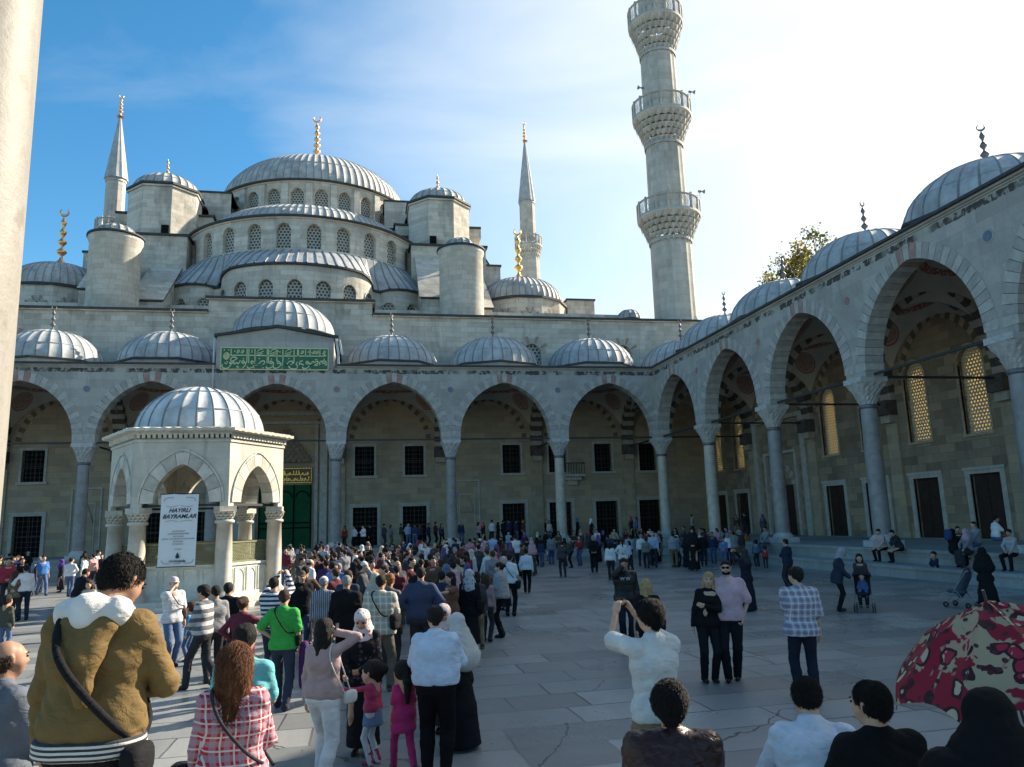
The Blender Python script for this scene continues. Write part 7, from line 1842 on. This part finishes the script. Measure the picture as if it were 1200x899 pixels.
# hand-placed mid-distance figures on the right half
for kind, px, foot, top, rel, tp, lab in (('m7', 697, 671, 628, 0, ('black', BLK), 'man in black shirt and trousers standing apart before the far steps'), ('w2', 716.5, 680, 635, -10, ('white', (.62, .63, .64)), 'woman in white t-shirt and trousers before the far steps'), ('w3', 731, 676, 632, 10, ('white', (.62, .63, .64)), 'woman in white blouse right of the man in black'), ('m3', 758.5, 666, 630, 0, ('grey', (.16, .17, .15)), 'man in grey green jacket and jeans before the corner column'), ('m4', 767, 665, 624, 180, ('light blue', (.30, .42, .58)), 'man in light blue shirt carrying a dark jacket'), ('m1', 791, 665, 624, 0, ('grey', (.24, .26, .32)), 'man in blue grey shirt with hands down near the corner'), ('s3', 806, 666, 628, 0, ('black', BLK), 'woman in black scarf and robe left of the tall dark figure'), ('s3', 814, 669, 618, 180, ('black', BLK), 'tall figure in black hooded cloak near the corner column'), ('m2', 850, 665, 628, 170, ('bright blue', (.08, .16, .32)), 'man in blue shirt right of the corner column'), ('w2', 739, 668, 634, 90, ('light blue', (.4, .5, .6)), 'woman in pale blue top looking left near the steps'), ('c1', 629, 657, 644, 0, ('white', (.6, .6, .6)), 'small boy in white shirt before the steps'), ('c2', 642, 657, 643, 90, ('white', (.6, .6, .6)), 'small girl in white beside the boy before the steps'), ('m6', 605, 672, 628, 20, ('white', (.62, .63, .64)), 'man in white shirt at the right end of the queue'), ('m4', 578, 668, 626, -20, ('light blue', (.30, .42, .58)), 'man in pale blue shirt leaving the queue at the right'), ('m3', 660, 676, 634, 10, ('dark grey', (.05, .05, .055)), 'man in dark grey shirt left of the plinth')):
    h = hof(px, foot, top); p = onz(px, foot); taken.append((p.x, p.y)); r = crowd(kind, p.x, p.y, 0, math.radians(facing(px, rel)), '', 'x', h=h, top=tp, hatc=('black', (.015, .015, .017)) if kind == 's3' else None); r['label'] = lab; del r['group']
# on the portico floor and sitting on the far steps
G2 = 'people standing on the far portico'
spots = [(px, rnd.uniform(-.8, 3.5)) for px in [434, 450, 458, 486, 492, 502, 510, 517, 540, 576, 583, 589, 596, 604, 612, 643, 647, 676, 739, 745, 664, 692, 560, 566, 470, 478, 426, 415, 404]]
for px, y in spots:
    d = ray(px, 600); t_ = (y - CP.y) / d.y; x = CP.x + d.x * t_
    if abs((-x / PU) - round(-x / PU)) * PU < .8 and abs(y) < .9: y = 1.6
    crowd(rnd.choice(['m1', 'm2', 'm3', 'm6', 'w1', 'w2', 's1', 'm7']), x, y, ZF, math.radians(rnd.choice([0, 180, 90, -90]) + rnd.uniform(-30, 30)), 'near the green portal' if px < 470 else 'at the middle windows' if px < 620 else 'at the right windows', G2)
for px in (596, 630, 655, 672, 681, 690, 700, 707, 720, 752, 762, 640, 615, 733):
    d = ray(px, 635); y = -1.25; t_ = (y - CP.y) / d.y; x = CP.x + d.x * t_
    crowd(rnd.choice(['t1', 't2', 't3']), x, y, .98 - .44, math.radians(180 + rnd.uniform(-25, 25)), 'on the far steps', 'people sitting on the far steps')
for y in (-5.2, -6.3, -8.9, -9.7, -11.5, -12.6, -13.2, -17.2):
    crowd(rnd.choice(['t1', 't2', 't3']), -1.3, y, .98 - .44, math.radians(90 + rnd.uniform(-25, 25)), 'on the right steps', 'people sitting on the right steps')
for px, dd in ((884, 24), (905, 27), (912, 26), (866, 33), (873, 31), (935, 24.5), (947, 24.6), (953, 25), (842, 36), (858, 37)):
    pass
for x, y, k in ((-3.2, -9.0, 'm1'), (-3.8, -10.2, 'w1'), (-3.0, -12.2, 's1'), (-3.5, -13.6, 'm2'), (-3.2, -16.8, 'm3'), (-3.9, -17.9, 'w2'), (-3.1, -6.2, 'm6'), (-3.6, -4.9, 'w4'), (-2.9, -18.9, 'c1')):
    crowd(k, x, y, 0, math.radians(rnd.uniform(0, 360)), 'before the right steps', 'people before the right steps')
r = crowd('m1', 1.2, -14.6, ZF, math.radians(-60), '', 'x', top=('white', (.5, .5, .5))); r['label'] = 'man in pale shirt with dark backpack standing on the right portico'; del r['group']
item('backpack', 'dark backpack on the man standing on the right portico', 'bag', r, soft_box((0, -.22, 1.2), .15, .09, .22), black, [('pocket', soft_box((0, -.29, 1.12), .11, .05, .11), black)])
for x, y, k, lab in ((.6, -3.5, 'm3', 'near'), (2.5, -6.5, 'w1', ''), (.9, -10.8, 'm2', ''), (1.8, -11.4, 's1', '')):
    crowd(k, x, y, ZF, math.radians(rnd.uniform(0, 360)), 'on the right portico floor', 'people on the right portico')
# prototypes themselves are not part of the scene
for k, (d, o, n) in PROT.items():
    for ob in d.values(): bpy.data.objects.remove(ob)
for o_ in S.objects:
    if '_s' in o_.keys(): del o_['_s']
# ------------------------------------------------------------------ light, sky, camera
SUN_AZ, SUN_EL = math.radians(67), math.radians(30)      # azimuth from +Y towards +X
d = Vector((math.sin(SUN_AZ) * math.cos(SUN_EL), math.cos(SUN_AZ) * math.cos(SUN_EL), math.sin(SUN_EL)))
sl = bpy.data.lights.new('sun', 'SUN'); sl.energy = 5.0; sl.angle = math.radians(.55); sl.color = (1.0, .93, .82)
so_ = bpy.data.objects.new('sun', sl); COL.objects.link(so_); so_.rotation_euler = d.to_track_quat('Z', 'Y').to_euler(); so_.location = (20, 20, 60)
w = bpy.data.worlds.new('World'); S.world = w; w.use_nodes = True; t = w.node_tree; t.nodes.clear()
def wn(typ, ins=None, **kw):
    nd = t.nodes.new(typ)
    for k, v in kw.items(): setattr(nd, k, v)
    for k, v in (ins or {}).items():
        if isinstance(v, bpy.types.NodeSocket): t.links.new(v, nd.inputs[k])
        else: nd.inputs[k].default_value = v
    return nd
sky = wn('ShaderNodeTexSky'); sky.sky_type = 'NISHITA'; sky.sun_disc = False; sky.sun_elevation = SUN_EL; sky.sun_rotation = SUN_AZ
sky.altitude = 50; sky.air_density = 1.0; sky.dust_density = .6; sky.ozone_density = 2.6
tc = wn('ShaderNodeTexCoord')
# thin cirrus: streaky noise on the sky sphere, plus the sun's glare painted in white
mp = wn('ShaderNodeMapping', {'Vector': tc.outputs['Generated'], 'Scale': (1.0, 1.6, 3.2), 'Rotation': (.3, .2, .5)})
n1 = wn('ShaderNodeTexNoise', {'Vector': mp.outputs[0], 'Scale': 1.7, 'Detail': 7, 'Roughness': .55, 'Distortion': .6})
dt = wn('ShaderNodeVectorMath', {0: tc.outputs['Generated'], 1: tuple(d)}, operation='DOT_PRODUCT')
near = wn('ShaderNodeMapRange', {'Value': dt.outputs['Value'], 'From Min': .40, 'From Max': .99, 'To Min': -.30, 'To Max': .42})
n2 = wn('ShaderNodeMath', {0: n1.outputs[0], 1: .5, 2: .25}, operation='MULTIPLY_ADD')
ad = wn('ShaderNodeMath', {0: n2.outputs[0], 1: near.outputs[0]}, operation='ADD')
cl = wn('ShaderNodeMapRange', {'Value': ad.outputs[0], 'From Min': .25, 'From Max': .90, 'To Min': 0., 'To Max': .94})
mx = t.nodes.new('ShaderNodeMix'); mx.data_type = 'RGBA'
hs = wn('ShaderNodeHueSaturation', {'Hue': .492, 'Saturation': 1.34, 'Value': 1.62, 'Color': sky.outputs[0]})
t.links.new(cl.outputs[0], mx.inputs[0]); t.links.new(hs.outputs[0], mx.inputs[6]); mx.inputs[7].default_value = (8.3, 8.7, 8.9, 1)
bg = wn('ShaderNodeBackground', {'Strength': .062}); t.links.new(mx.outputs[2], bg.inputs[0])
ow = wn('ShaderNodeOutputWorld'); t.links.new(bg.outputs[0], ow.inputs[0])
S.view_settings.view_transform = 'Standard'; S.view_settings.look = 'None'; S.view_settings.exposure = 1.26; S.view_settings.gamma = 1
S.view_settings.use_curve_mapping = False
if hasattr(S.view_settings, 'use_white_balance'):
    S.view_settings.use_white_balance = True; S.view_settings.white_balance_temperature = 7050; S.view_settings.white_balance_tint = 10
cd = bpy.data.cameras.new('camera'); cam = bpy.data.objects.new('camera', cd); COL.objects.link(cam)
cd.sensor_width = 36; cd.lens = 36 * 893.47 / 1200; cd.clip_start = .1; cd.clip_end = 2000
yaw, pit, rol = math.radians(11.2716), math.radians(10.1859), math.radians(-1.7783)
fwd = Vector((math.sin(yaw) * math.cos(pit), math.cos(yaw) * math.cos(pit), math.sin(pit)))
rt = Vector((math.cos(yaw), -math.sin(yaw), 0)); upv = rt.cross(fwd)
r2 = rt * math.cos(rol) + upv * math.sin(rol); u2 = -rt * math.sin(rol) + upv * math.cos(rol)
cam.matrix_world = Matrix(((r2.x, u2.x, -fwd.x, -22.8916), (r2.y, u2.y, -fwd.y, -56.139), (r2.z, u2.z, -fwd.z, 2.65), (0, 0, 0, 1)))
S.camera = cam
